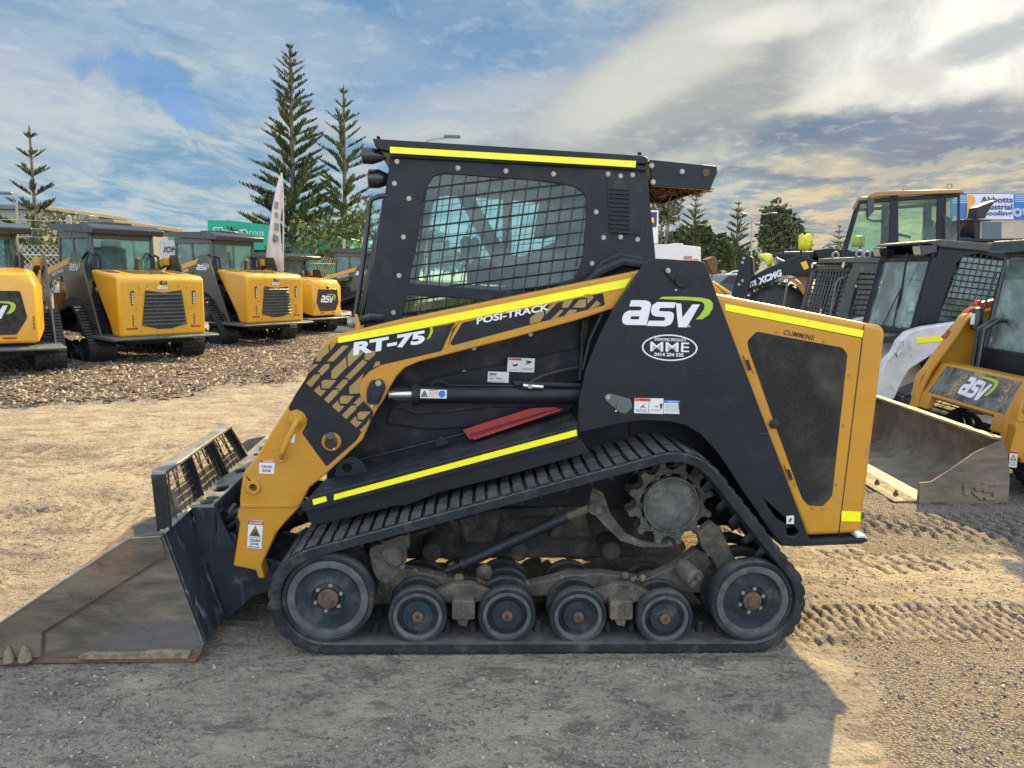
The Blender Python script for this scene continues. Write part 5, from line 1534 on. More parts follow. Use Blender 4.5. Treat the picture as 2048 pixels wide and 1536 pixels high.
        g_ = MB(); cy_ = WID / 2
        g_.prism(rounded([(cy_ - .37, 1.17), (cy_ + .37, 1.17), (cy_ + .43, .82), (cy_ + .30, .60), (cy_ - .30, .60), (cy_ - .43, .82)], .03), X1 + .001, X1 + .012, axis='x')
        gr_ = g_.build('rear_grille', BLKG, ho, bevel=.004)
        lg = MB(); lg.logo(Vector((X1 + .015, cy_ - .29, .80)), Vector((0, .60, 0)), Vector((0, 0, .24))); lg.build('maker_logo', [WHT, LIME], gr_, smooth=False)
        t_ = MB(); t_.box((X1 - .01, cy_, 1.21), (.03, .11, .07)); t_.build('hood_latch', BLKG, ho, bevel=.005)
        for s1 in (-1, 1):
            t_ = MB(); t_.box((X1 + .003, cy_ + s1 * .22, .555), (.006, .15, .022)); t_.build('reflector', REDL, ho)
            t_ = MB()
            for j in range(4): t_.box((X1 + .004, cy_ + s1 * .50, .82 - j * .045), (.006, .014, .032))
            t_.build('vent_slot', INK, ho)
            t_ = MB(); t_.prism(rounded([(.80, 1.08), (1.06, 1.06), (1.08, .82), (.84, .80)], .02), (hy0 + .016) if s1 < 0 else hy1 - .02, (hy0 + .02) if s1 < 0 else hy1 - .016); t_.build('side_vent', INK, ho, smooth=False)
        t_ = MB(); t_.prism([(.8, 1.436), (1.25, 1.412), (1.25, 1.418), (.8, 1.444)], .50, 1.35); t_.each('top_screen', SCRN, ho, smooth=False)
        cb = bg_cab(root, -.70, .48, 2.02, w0=.46, w1=1.39); cab_top(cb, -.70, .48, 2.04, .30, 1.55, .38)
        w_ = MB()
        for y_ in (.45, 1.40): w_.tube([(.52, y_, 1.35), (.50, y_ + .02, 1.6), (.54, y_ - .03, 1.85), (.5, y_, 1.95)], .018, 6)
        w_.each('lamp_bracket', GREYP, cb)
    d_ = MB(); d_.prism([(.7, .40), (1.70, .385), (1.72, .41), (1.68, .43), (.7, .445)], .08, WID - .08); d_.build('rear_deck', GREYP, root, bevel=.006)
    hs = MB()
    for y_ in (.42, .50, 1.36, 1.44):
        hs.tube([(.55, y_, 1.40), (.50, y_ + .02, 1.62), (.32, y_, 1.68), (.15, y_ - .02, 1.55), (.10, y_, 1.35)], .020, 8)
    hs.each('boom_hose', BLK, root)
    e_ = MB(); e_.tube([(.62, 1.05, 1.40), (.62, 1.05, 1.56), (.66, 1.05, 1.60)], .04, 12); e_.build('exhaust_stack', RUST, root, bevel=.004)
    return root
_nm = {}
def new_mesh(me, mp):
    key = me.name
    if key not in _nm:
        c = me.copy()
        for i, m_ in enumerate(c.materials):
            if m_ and m_.name in mp: c.materials[i] = mp[m_.name]
        _nm[key] = c
    return _nm[key]

row_loader('compact_track_loader', (-6.96, 10.2), radians(-52), 'taper', 'new yellow loader cut off by the left edge, logo on black rear panel', 1.03, (1.6, .925))
row_loader('compact_track_loader', (-5.66, 12.5), radians(-37), 'box', 'new yellow loader with louvred rear grille, standing before the fence post', 1.06, model='RT-65')
row_loader('compact_track_loader', (-4.88, 15.9), radians(-31), 'box', 'new yellow loader with louvred grille, beside the tall feather flag', 1.08)
row_loader('compact_track_loader', (-4.55, 18.9), radians(-27), 'taper', 'smaller new yellow loader with black logo panel, right of the feather flag', .93)
row_loader('compact_track_loader', (-2.9, 21.6), radians(-32), 'box', 'farthest new loader of the row, half hidden behind the big cab', 1.02)

# ================================================================== used yellow loader with a bucket, right edge
RO_ = Vector((5.0, 5.45, 0))
R1 = empty('compact_track_loader', RO_, 0, 'used yellow loader at the right edge with worn logo crossmember above a dirty tan bucket', 'track loader')
for src in [trk, two] + wheels + [spr]:
    for mir in (None, WID):
        copy_tree(src, R1, mirror=mir, skip=('maker_logo', 'sticker', 'oval_emblem', 'pivot_pin_plate', 'bolt', 'mud_clod', 'hub_cap'))
for mir in (None, WID):
    copy_tree(la, R1, mirror=mir, skip=('arm_lettering', 'reflective_tape', 'sticker', 'grab_handle', 'arm_decal', 'pivot_cover', 'pivot_cap'))
c = MB(); c.box((-.05, WID / 2, .78), (1.6, WID - .76, .5)); c.build('chassis', CHAS, R1, bevel=.01)
# inner flange of each arm and the front crossmember
fl = MB()
fr_edge = LP([(467, 1125), (479, 1002), (513, 913), (606, 766), (636, 704), (672, 671), (716, 660), (806, 638)], AY)
for ys in ((AY + .085, AY + .15), (WID - AY - .15, WID - AY - .085)):
    poly = fr_edge + [(a + .022, b_ - .012) for a, b_ in fr_edge[::-1]]
    fl.prism(poly, *ys)
fl.each('arm_flange', YEL, R1, bevel=.004)
xm = MB()
xa, xb = (-1.235, .58), (-1.075, .87)
Wy0, Wy1 = AY + .10, WID - AY - .10
xm.prism([xa, (xa[0] + .03, xa[1] - .03), (xb[0] + .10, xb[1] - .10), (xb[0] + .14, xb[1] + .0), xb], Wy0, Wy1)
for y0 in (Wy0, Wy1 - .2):
    xm.prism(rounded([(xa[0] - .002, xa[1] + .02), (xa[0] - .03, xa[1] - .12), (xa[0] + .02, xa[1] - .12), (xa[0] + .05, xa[1])], .01), y0, y0 + .2)
xmo = xm.build('arm_crossmember', YEL, R1, bevel=.008)
WORN = bucket_mat('peeling_decal', (.045, .05, .055), (.48, .33, .14), 1.0, (.20, .20, .18))
dn = Vector((xb[0] - xa[0], 0, xb[1] - xa[1]))
def xp(u, v, off=.004):
    nrm = Vector((-dn.z, 0, dn.x)).normalized() * off
    return Vector((xa[0], Wy1 - .12 - (Wy1 - Wy0 - .2) * u, xa[1])) + dn * v + nrm
d_ = MB(); d_.sheet([xp(0, .08), xp(1, .08), xp(.98, .92), xp(.02, .92)]); do_ = d_.build('worn_decal', WORN, xmo, smooth=False)
lg = MB(); o_ = xp(.36, .18, .007); lg.logo(o_, xp(.74, .18, .007) - o_, xp(.36, .86, .007) - o_); lg.build('maker_logo', [WHT, LIME], do_, smooth=False)
# red arm lock riding on the far arm
lk = MB(); p_ = [(-.93, 1.10), (-.80, 1.30), (-.70, 1.37), (-.35, 1.45), (-.35, 1.50), (-.72, 1.42), (-.84, 1.34), (-.98, 1.12)]
lk.prism(p_, WID - AY - .06, WID - AY + .03)
for i in range(8):
    t_ = i / 7; x_ = -.99 + .25 * t_; z_ = 1.10 + .31 * t_
    lk.box((x_, WID - AY, z_), (.05, .08, .03), Matrix.Rotation(radians(-50), 3, 'Y'))
lk.build('arm_lock', REDP, R1, bevel=.003)
# cab front with its door glass, mirror bar and lamp
cb = bg_cab(R1, -.72, .45, 1.90, w0=.40, w1=1.45); cab_top(cb, -.72, .45, 1.91)
fg = MB()
lo_, hi_ = (-.80, .86), (-.66, 1.84)
fr_ = [(lo_[0], .42, lo_[1]), (lo_[0], 1.43, lo_[1]), (hi_[0], 1.43, hi_[1]), (hi_[0], .42, hi_[1])]
fp_ = [Vector(p) for p in fr_]
def fpt(u, v): return (fp_[0].lerp(fp_[1], u)).lerp(fp_[3].lerp(fp_[2], u), v)
fg.tube([fpt(0, 0), fpt(.5, 0), fpt(1, 0), fpt(1, .5), fpt(1, 1), fpt(.5, 1), fpt(0, 1), fpt(0, .5), fpt(0, 0)], .03, 8)
fg.tube([fpt(1.03, .28) + Vector((-.05, 0, 0)), fpt(1.05, .5) + Vector((-.07, 0, 0)), fpt(1.03, .85) + Vector((-.05, 0, 0))], .011, 8)
fgo = fg.build('front_door', BLKG, cb)
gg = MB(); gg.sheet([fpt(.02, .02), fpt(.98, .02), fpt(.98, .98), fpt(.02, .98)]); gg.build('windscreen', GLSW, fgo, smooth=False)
lm = MB(); p = fpt(1.05, .42) + Vector((-.09, .02, 0))
lm.lathe([(-.10, .02), (-.09, .045), (.07, .05), (.10, .03), (.11, 0)], p, 16, axis='z'); lm.box(p + Vector((-.045, -.01, .0)), (.02, .04, .10), mi=1)
lm.build('work_lamp', [BLKG, LGT], cb, bevel=.004)
for i, yy in enumerate((1.30, 1.22)):
    hs = MB(); hs.tube([(-.95, yy, .85), (-.93, yy, 1.2), (-.80, yy, 1.28), (-.62, yy, 1.26)], .02, 8); hs.build('hydraulic_hose', BLKG, R1)
# its bucket, tipped open towards us
def Rl(px, py, ly):   # photo pixel -> this loader's side plane
    P_ = W(px, py, RO_.y + ly); return (P_.x - RO_.x, P_.z - RO_.z)
b0, b1 = -.02, WID + .02
s_prof = [Rl(2004, 878, b0), Rl(2013, 898, b0), Rl(2019, 925, b0), Rl(2020, 952, b0), Rl(2015, 975, b0), Rl(2003, 992, b0), Rl(1986, 1002, b0)]
s_prof += [(s_prof[-1][0] - .06, .002), (Rl(1845, 1010, b0)[0], .0), (Rl(1815, 1008, b0)[0] - .04, .0)]
s_side = [Rl(1995, 884, b0), Rl(2006, 878, b0), Rl(2016, 905, b0), Rl(2020, 960, b0), Rl(2017, 1002, b0), Rl(1990, 1008, b0), Rl(1834, 1009, b0), Rl(1838, 966, b0), Rl(1862, 964, b0), Rl(1900, 940, b0), Rl(1950, 905, b0)]
rb = bucket(R1, s_prof, s_side, b0, b1, BKT2)
e_ = MB()
e_.prism([(s_prof[-1][0] - .06, .002), (s_prof[-1][0] + .12, .002), (s_prof[-1][0] + .12, .020), (s_prof[-1][0] - .06, .010)], b0, b1)
e_.build('cutting_edge', M('edge_tan', (.15, .13, .10), .85, .0, var=.15, scale=12, bump=.3), rb, bevel=.002)
e_ = MB(); e_.prism([(s_prof[0][0] - .07, s_prof[0][1] - .004), (s_prof[0][0] + .01, s_prof[0][1] - .01), (s_prof[0][0] + .01, s_prof[0][1] + .012), (s_prof[0][0] - .06, s_prof[0][1] + .012)], b0, b1)
e_.prism([Rl(1838, 968, b0), Rl(1890, 968, b0), Rl(1890, 1004, b0), Rl(1836, 1006, b0)], b0 - .012, b0)
e_.build('bucket_lip', BKT2, rb, bevel=.003)
for i in range(5):
    bb = MB(); bb.lathe([(0, .022), (.016, .020), (.020, .012), (.034, .011), (.034, 0)], (s_prof[-1][0] + .03, .14 + i * .3, .016), 6, axis='z'); bb.build('edge_bolt', RUST, rb)
# raised maker's mark on the side plate
mk = MB()
def mp_(pts): return [Rl(a, b_, b0) for a, b_ in pts]
for poly in ([(1926, 968), (1962, 968), (1966, 977), (1958, 982), (1948, 980), (1948, 975), (1938, 975), (1938, 990), (1926, 990)], [(1942, 984), (1958, 984), (1972, 998), (1960, 1000)],
             [(1964, 964), (1996, 964), (1996, 971), (1974, 971), (1974, 976), (1994, 978), (1997, 990), (1990, 1000), (1964, 1000), (1962, 994), (1985, 993), (1985, 985), (1966, 984), (1962, 976)]):
    mk.prism(mp_(poly), b0 - .014, b0)
mk.build('raised_mark', BKT2, rb, bevel=.003)
st_ = MB()
ppx = [(2019, 902), (2035, 902), (2033, 935), (2017, 934)]
Pq = [Vector((Rl(a, b_, AY)[0], AY - .003, Rl(a, b_, AY)[1])) for a, b_ in ppx]
st_.sheet(Pq); o_, U_, V_ = Pq[3], Pq[2] - Pq[3], Pq[0] - Pq[3]; e = Vector((0, -.001, 0))
st_.tris2d([[(0, .87), (1, .87), (1, 1), (0, 1)]], o_ + e, U_, V_, 1); st_.tris2d([[(.1, .44), (.9, .44), (.5, .82)]], o_ + e, U_, V_, 2); st_.tris2d([[(.25, .49), (.75, .49), (.5, .72)]], o_ + e * 2, U_, V_, 3)
st_.text('CRUSH', o_ + e + U_ * .12 + V_ * .26, U_ * .76, V_ * .1, 2); st_.text('ZONE', o_ + e + U_ * .2 + V_ * .1, U_ * .6, V_ * .1, 2)
st_.build('sticker', [STK, STR, INK, STY], R1, smooth=False)

# ================================================================== white skid loader behind it
def wroot(name, px, py, label, cat, group=None, Y=None):
    P_ = G(px, py) if Y is None else Vector((W(px, py, Y).x, Y, 0))
    return empty(name, (P_.x, P_.y, 0), 0, label, cat, group)
Y0 = 9.6
W1 = wroot('skid_loader', 1850, 800, 'white-armed loader with black meshed cab, in front of the wheel loader', 'track loader', Y=Y0)
og = Vector(W1.location)
Yf = Y0 + 1.25
mb = MB()
for y0 in (Y0, Yf - .06):
    sh = 0
    P_ = lambda pts: WP(pts, Y0)
    mb.prism(P_([(1878, 491), (2075, 512), (2100, 640), (2060, 660), (1858, 672), (1832, 655), (1868, 540)]), y0, y0 + .05, [P_([(1928, 513), (1960, 508), (2024, 524), (2034, 545), (2036, 560), (2038, 615), (1872, 652), (1880, 625), (1915, 525)])[::-1]])
mb.prism(WP([(1862, 655), (2060, 655), (2060, 672), (1862, 676)], Y0), Y0 + .05, Yf - .06); mb.prism(WP([(2040, 508), (2070, 510), (2090, 655), (2050, 655)], Y0), Y0 + .05, Yf - .06)
wc = mb.build('cab', BLK, W1, bevel=.012, org=og)
rfm = MB(); rfm.prism(WP([(1846, 487), (1852, 482), (1880, 479), (2020, 490), (2090, 498), (2092, 516), (1880, 496)], Y0), Y0 - .03, Yf + .03)
rfm.prism(WP([(2018, 488), (2075, 486), (2080, 505), (2020, 503)], Y0), Y0 - .1, Y0 + .6)
rfm.build('cab_roof', BLKG, wc, bevel=.02, org=og)
def q3(pts): return [W(a, b_, y_) for a, b_, y_ in pts]
fw = MB()
A_, B_, C_, D_ = W(1868, 515, Y0 + .03), W(1826, 664, Y0 + .03), W(1868, 515, Y0 + .03) + Vector((-.08, 1.15, 0)), W(1826, 664, Y0 + .03) + Vector((-.08, 1.15, -.02))
fw.tube([A_, B_], .05, 8); fw.tube([C_, D_], .05, 8); fw.tube([A_, C_], .05, 8); fw.tube([B_, D_], .05, 8)
fw.build('windscreen_frame', BLK, wc, org=og)
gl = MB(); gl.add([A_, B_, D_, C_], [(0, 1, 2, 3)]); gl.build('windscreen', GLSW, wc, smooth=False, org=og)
wp = MB(); m0 = B_.lerp(D_, .35) + Vector((-.03, 0, .02)); m1 = B_.lerp(D_, .40).lerp(A_.lerp(C_, .40), .58) + Vector((-.04, 0, 0))
wp.tube([m0, m1], .012, 6); wp.tube([m1 + Vector((0, .02, -.35)), m1 + Vector((.02, -.05, .45))], .016, 6); wp.tube([m0 + Vector((0, .3, 0)), m1], .008, 6)
wp.build('wiper', INK, wc, org=og)
for y0, dx in ((Y0 + .01, 0), (Yf - .02, 0)):
    g_ = MB(); clip_bars(g_, WP([(1926, 509), (1960, 505), (2029, 524), (2040, 620), (1868, 655), (1912, 525)], Y0), [radians(-5), radians(80)], .075, .007, y0, 4)
    g_.build('window_guard', BLKG, wc, org=og)
    g_ = MB(); g_.prism(WP([(1928, 513), (2028, 524), (2038, 615), (1872, 652)], Y0), y0 + .01, y0 + .015); g_.build('window_pane', GLSD, wc, smooth=False, org=og)
g_ = MB()
for i in range(1, 12):   # guard seen through the windscreen: rear of the cab
    x_ = W(1960, 560, Y0).x; g_.tube([(x_ + 1.0, Y0 + .1 * i, 1.0), (x_ + .95, Y0 + .1 * i, 2.0)], .006, 4)
g_.build('rear_guard', BLKG, wc, org=og)
se = MB(); x_ = W(1935, 600, Y0).x; se.box((x_, Y0 + .6, 1.25), (.16, .5, .7)); se.box((x_ - .2, Y0 + .6, .98), (.5, .5, .14)); se.box((x_, Y0 + .6, 1.68), (.1, .26, .16)); se.build('seat', SEAT, wc, bevel=.04, org=og)
for (yy, dx) in ((Y0 + .06, .0), (Y0 + 1.0, -.06)):
    l_ = MB(); p = W(1862, 497, Y0) + Vector((-.02 + dx, yy - Y0, -.02))
    l_.prism([(p.x - .10, p.z - .07), (p.x - .13, p.z + .05), (p.x + .06, p.z + .06), (p.x + .08, p.z - .02)], p.y - .10, p.y + .10); l_.prism([(p.x - .112, p.z - .055), (p.x - .138, p.z + .04), (p.x - .13, p.z + .04), (p.x - .10, p.z - .055)], p.y - .085, p.y + .085, mi=1)
    l_.build('work_lamp', [BLKG, M('dull_lens', (.34, .32, .27), .3)], wc, bevel=.008, org=og)
am = MB()
wa = WP(rounded([(1750, 800), (1764, 740), (1772, 722), (1790, 705), (1800, 682), (1818, 664), (1850, 654), (1990, 634), (2080, 620), (2090, 660), (1990, 682), (1915, 700), (1876, 704), (1850, 719), (1818, 740), (1806, 760), (1788, 800)], 5, 3), Y0 - .35)
am.prism(wa, Y0 - .35, Y0 - .20)
wam = am.build('lift_arm', WHTP, W1, bevel=.03, seg=3, org=og)
am = MB(); am.prism(wa, Yf + .15, Yf + .30); am.build('lift_arm', WHTP, W1, bevel=.03, seg=3, org=og)
a_ = MB(); a_.tube([W(1800, 700, Y0 - .40), W(1794, 712, Y0 - .42), W(1790, 705, Y0 - .42), W(1797, 685, Y0 - .42), W(1806, 680, Y0 - .42), W(1808, 692, Y0 - .40), W(1803, 703, Y0 - .40)], .018, 8); a_.build('hose_guard', WHTP, wam, org=og)
t_ = MB(); t_.prism(WP([(1833, 676), (1896, 670), (1896, 681), (1833, 687)], Y0 - .355), Y0 - .358, Y0 - .351); t_.prism(WP([(1873, 715), (1895, 715), (1895, 724), (1871, 723)], Y0 - .2), Y0 - .16, Y0 - .155); t_.each('reflective_tape', TAPE, W1, smooth=False, org=og)
b_ = MB(); b_.prism(WP([(1815, 730), (1860, 705), (1905, 702), (2080, 690), (2090, 800), (1830, 800), (1800, 790)], Y0), Y0, Yf); b_.build('body', M('cream_panel', (.40, .36, .29), .5, var=.1, dust=(DUST, .3, 5)), W1, bevel=.03, org=og)
b_ = MB(); b_.prism(WP(rounded([(1850, 722), (1875, 704), (1915, 698), (1960, 690), (1960, 735), (1885, 760), (1862, 745)], 6), Y0 - .2), Y0 - .15, Y0); b_.build('side_cover', BLK, W1, bevel=.02, org=og)
b_ = MB()
tpth = WP([(1790, 815), (1800, 792), (1850, 772), (2000, 762), (2080, 780), (2080, 850), (1800, 850)], Y0 - .3)
b_.prism(tpth, Y0 - .35, Y0 + .02)
for i in range(26):
    t__ = i / 25; px_ = 1796 + 190 * t__; py_ = 790 - 28 * t__
    c_ = W(px_, py_, Y0 - .16); b_.box((c_.x, Y0 - .16, c_.z + .01), (.035, .38, .06))
b_.build('rubber_track', RUB, W1, bevel=.01, org=og)
b_ = MB(); b_.prism(tpth, Yf - .1, Yf + .3); b_.build('rubber_track', RUB, W1, bevel=.01, org=og)

# ================================================================== dark cage-cab machine
Y0 = 11.4; Yf = Y0 + 1.1
W2 = wroot('skid_loader', 1700, 700, 'dark open loader cab with square wire grilles, left of the white-armed loader', 'loader', Y=Y0)
og = Vector(W2.location)
mb = MB()
side_ = [(1712, 517), (1800, 522), (1830, 545), (1800, 700), (1660, 700), (1676, 625), (1700, 545)]
for y0 in (Y0, Yf):
    mb.prism(WP(side_, Y0), y0, y0 + .06, [WP([(1718, 545), (1785, 545), (1775, 640), (1694, 640), (1708, 575)], Y0)[::-1]])
mb.prism(WP([(1700, 515), (1716, 514), (1800, 518), (1802, 526), (1700, 524)], Y0), Y0 - .02, Yf + .08)
mb.prism(WP([(1660, 640), (1800, 640), (1800, 720), (1650, 720)], Y0), Y0 + .05, Yf)
cg = mb.build('cab', GREYP, W2, bevel=.02, org=og)
A_ = W(1702, 535, Y0); B_ = W(1672, 640, Y0); off = Vector((-.12, 1.1, 0))
g_ = MB(); g_.tube([A_ + off, B_ + off], .04, 8); g_.tube([A_, A_ + off], .04, 8); g_.tube([B_, B_ + off], .04, 8)
for i in range(1, 12): u = i / 12; g_.tube([A_ + off * u, B_ + off * u], .010, 4)
for i in range(1, 11): v = i / 11; g_.tube([A_.lerp(B_, v), A_.lerp(B_, v) + off], .010, 4)
g_.build('front_grille', BLKG, cg, org=og)
for y0 in (Y0 + .02, Yf + .02):
    g_ = MB(); clip_bars(g_, WP([(1716, 543), (1788, 543), (1777, 642), (1692, 642), (1707, 575)], Y0), [radians(0), radians(78)], .075, .011, y0, 4); g_.build('window_guard', BLKG, cg, org=og)
for u in (.08, .92):
    l_ = MB(); p = A_ + off * u + Vector((-.02, 0, .03)); l_.disc(p, .05, -.05, 0, 16, axis='x'); l_.disc(p, .04, -.055, -.05, 16, 1, axis='x'); l_.build('work_lamp', [BLKG, LGT], cg, org=og)
for (px_, yy) in ((1722, .05), (1722, .9), (1765, .5)):
    l_ = MB(); p = W(px_, 508, Y0) + Vector((0, yy, 0)); l_.tube([p + Vector((.05 * cos(a), 0, .05 * sin(a))) for a in [i * pi / 6 for i in range(13)]], .016, 6); l_.tube([p + Vector((0, 0, -.14)), p + Vector((0, 0, -.04))], .02, 6); l_.build('lifting_eye', SILV, cg, org=og)
g_ = MB()
for (px_, yy) in ((1622, .95), (1676, .05)):
    o2 = Vector((0, yy, 0)); g_.tube([W(px_ + 14, 556, Y0) + o2, W(px_ + 4, 558, Y0) + o2, W(px_ - 2, 570, Y0) + o2, W(px_ - 14, 640, Y0) + o2], .018, 8)
g_.tube([W(1768, 524, Y0), W(1762, 535, Y0), W(1738, 620, Y0), W(1734, 640, Y0)], .018, 8); g_.tube([W(1790, 526, Y0), W(1760, 640, Y0)], .018, 8)
g_.each('grab_rail', GREYP, cg, org=og)
b_ = MB(); b_.prism(WP([(1650, 700), (1850, 690), (1850, 760), (1640, 760)], Y0 - .2), Y0 - .2, Yf + .3); b_.prism(WP([(1640, 740), (1860, 740), (1850, 790), (1650, 790)], Y0 - .2), Y0 - .3, Yf + .35); b_.build('body', WHTP, W2, bevel=.03, org=og)

# ================================================================== wheel loader
Y0 = 13.6; Yf = 15.4
WL = wroot('wheel_loader', 1700, 700, 'large wheel loader with tan cab roof, black boom and yellow-bagged lamps', 'wheel loader', Y=Y0)
og = Vector(WL.location)
TAN = M('tan_roof_paint', (.30, .165, .06), .45, var=.08, coat=.2)
mb = MB()
for y0 in (Y0, Yf - .1):
    mb.prism(WP([(1786, 392), (1800, 392), (1800, 540), (1780, 540)], Y0), y0, y0 + .1)
    mb.prism(WP([(1868, 393), (1884, 393), (1880, 540), (1864, 540)], Y0), y0, y0 + .1)
    mb.prism(WP([(1903, 393), (1907, 393), (1905, 540), (1901, 540)], Y0), y0, y0 + .05)
    mb.prism(WP([(1730, 400), (1907, 393), (1907, 400), (1730, 408)], Y0), y0, y0 + .08)
    mb.prism(WP([(1728, 405), (1733, 405), (1706, 505), (1700, 505)], Y0), y0, y0 + .05)
mb.prism(WP([(1695, 502), (1790, 505), (1905, 530), (1905, 560), (1695, 560)], Y0), Y0, Yf)
mb.prism(WP([(1800, 540), (1905, 538), (1905, 600), (1800, 600)], Y0), Y0, Yf)
wcb = mb.build('cab', BLK, WL, bevel=.015, org=og)
mb = MB(); mb.prism(WP([(1749, 391), (1766, 384), (1913, 386), (1916, 393), (1780, 394), (1750, 397)], Y0 - .05), Y0 - .06, Yf + .06); mb.prism(WP([(1726, 398), (1732, 393), (1750, 393), (1750, 400), (1730, 401), (1728, 407)], Y0), Y0 + .1, Yf - .1); mb.build('cab_roof', TAN, wcb, bevel=.03, seg=3, org=og)
for px_ in (1798, 1875):
    l_ = MB(); p = W(px_, 379, Y0 + .3); l_.tube([p + Vector((.04 * cos(a), 0, .04 * sin(a))) for a in [i * pi / 6 for i in range(13)]], .010, 6); l_.tube([p - Vector((0, 0, .08)), p - Vector((0, 0, .03))], .012, 6); l_.build('lifting_eye', SILV, wcb, org=og)
GLG = glass('green_tinted_glass', (.84, .95, .84), gl=.15, film=.03)
g_ = MB()
for y0 in (Y0 + .04, Yf - .05):
    g_.prism(WP([(1733, 405), (1786, 400), (1784, 535), (1700, 535), (1706, 500)], Y0), y0, y0 + .006); g_.prism(WP([(1800, 398), (1868, 398), (1866, 540), (1800, 540)], Y0), y0, y0 + .006); g_.prism(WP([(1883, 398), (1905, 398), (1903, 540), (1880, 540)], Y0), y0, y0 + .006)
a1_, a2_ = W(1732, 402, Y0), W(1702, 505, Y0)
g_.add([a1_, a2_, a2_ + Vector((0, Yf - Y0, 0)), a1_ + Vector((0, Yf - Y0, 0))], [(0, 1, 2, 3)])
g_.each('window_pane', GLG, wcb, smooth=False, org=og)
g_ = MB(); g_.prism(WP(rounded([(1820, 480), (1832, 458), (1836, 455), (1840, 440), (1852, 437), (1860, 442), (1858, 456), (1852, 462), (1856, 480), (1850, 500), (1815, 505)], 4), Y0 + .7), Y0 + .6, Y0 + 1.1); g_.box((W(1815, 460, Y0 + .8).x, Y0 + .5, W(1815, 460, Y0 + .8).z), (.1, .1, .25)); g_.tube([W(1760, 470, Y0 + .9), W(1782, 476, Y0 + .9)], .03, 8); g_.build('seat', SEAT, wcb, bevel=.03, org=og)
def mirror_(pts, body, y_, nm='wing_mirror'):
    l_ = MB(); l_.tube([W(a, b_, y_) for a, b_ in pts], .016, 8); bp_ = WP(rounded(body, 5), y_ - .03); l_.prism(bp_, y_ - .06, y_ + .02); l_.build(nm, BLKG, wcb, bevel=.01, org=og)
mirror_([(1728, 430), (1728, 418), (1722, 414), (1708, 414), (1704, 420), (1702, 455), (1708, 461), (1716, 461)], [(1706, 420), (1714, 420), (1713, 452), (1704, 456)], Yf - .1)
mirror_([(1756, 396), (1754, 418), (1752, 430), (1755, 440), (1764, 443), (1785, 443)], [(1755, 398), (1768, 396), (1767, 425), (1756, 437)], Y0 - .2)
g_ = MB(); g_.tube([W(1880, 435, Y0 - .05), W(1885, 440, Y0 - .08), W(1884, 480, Y0 - .08), W(1880, 500, Y0 - .05)], .014, 6); g_.build('grab_rail', BLKG, wcb, org=og)
# boom and bucket link
bmk = MB()
boom = [(1488, 640), (1488, 590), (1502, 596), (1504, 560), (1524, 552), (1552, 536), (1619, 510), (1636, 520), (1690, 560), (1690, 600), (1640, 562), (1584, 550), (1570, 561), (1522, 582), (1502, 600)]
boom = [(1494, 600), (1500, 585), (1524, 553), (1552, 536), (1619, 509), (1640, 516), (1700, 560), (1700, 610), (1638, 552), (1584, 551), (1570, 561), (1522, 583)]
bmk.prism(WP(boom, Y0), Y0 + .05, Y0 + .17)
bmo = bmk.build('boom', BLK, WL, bevel=.015, org=og)
lk_ = MB(); lp_ = WP(rounded([(1503, 518), (1507, 506), (1514, 504), (1521, 510), (1524, 530), (1525, 552), (1520, 585), (1500, 610), (1484, 600), (1488, 575), (1497, 548)], 4), Y0 - .06)
lk_.prism(lp_, Y0 - .08, Y0 - .02); lk_.prism(WP([(1519, 510), (1525, 514), (1527, 548), (1521, 552)], Y0), Y0 - .02, Y0 + .5)
lko_ = lk_.build('bucket_link', BLK, WL, bevel=.01, org=og)
bolts(lko_, [W(a, b_, Y0 - .08) - og for a, b_ in ((1511, 515), (1508, 524), (1508, 562), (1501, 570))], r=.018, h=.02)
tx = MB()
o_ = W(1535, 571, Y0 + .04); U_ = W(1582, 552, Y0 + .04) - o_; V_ = W(1532, 557, Y0 + .04) - o_
tx.text('XCMG', o_, U_, V_, 0, bold=.06, shear=.1)
o_ = W(1517, 577, Y0 + .04); U_ = W(1531, 571, Y0 + .04) - o_; V_ = W(1515, 566, Y0 + .04) - o_
tx.tris2d([[(0, 0), (.25, 0), (.25, .7), (.75, .7), (.75, .0), (1, 0), (1, 1), (0, 1)]], o_, U_, V_, 0); tx.tris2d([[(.4, .05), (.62, .05), (.62, .5), (.4, .5)]], o_, U_, V_, 0)
tx.build('boom_lettering', WHT, bmo, smooth=False, org=og)
y_ = MB(); y_.prism(WP([(1617, 525), (1628, 521), (1633, 536), (1624, 540)], Y0 + .04), Y0 + .044, Y0 + .049); y_.build('sticker', STY, bmo, smooth=False, org=og)
hy = MB(); hy.tube([W(1552, 512, Y0 + .8), W(1650, 512, Y0 + .8)], .10, 14); hy.prism(WP([(1552, 506), (1582, 506), (1620, 512), (1600, 524), (1556, 526)], Y0 + .5), Y0 + .5, Y0 + 1.0); hy.prism(WP([(1630, 500), (1660, 496), (1700, 500), (1700, 560), (1650, 530)], Y0 + .3), Y0 + .3, Yf - .3); hy.prism(WP([(1511, 496), (1583, 494), (1585, 499), (1514, 503)], Y0 + 1.2), Y0 + 1.2, Y0 + 1.5)
hy.prism(WP([(1620, 520), (1700, 520), (1700, 640), (1640, 640)], Y0 + .5), Y0 + .5, Yf - .5)
hy.tube([W(1558, 515, Y0 + .3), W(1585, 526, Y0 + .2)], .02, 8, mi=1)
hy.build('front_frame', [BLK, SILV], WL, bevel=.01, org=og)
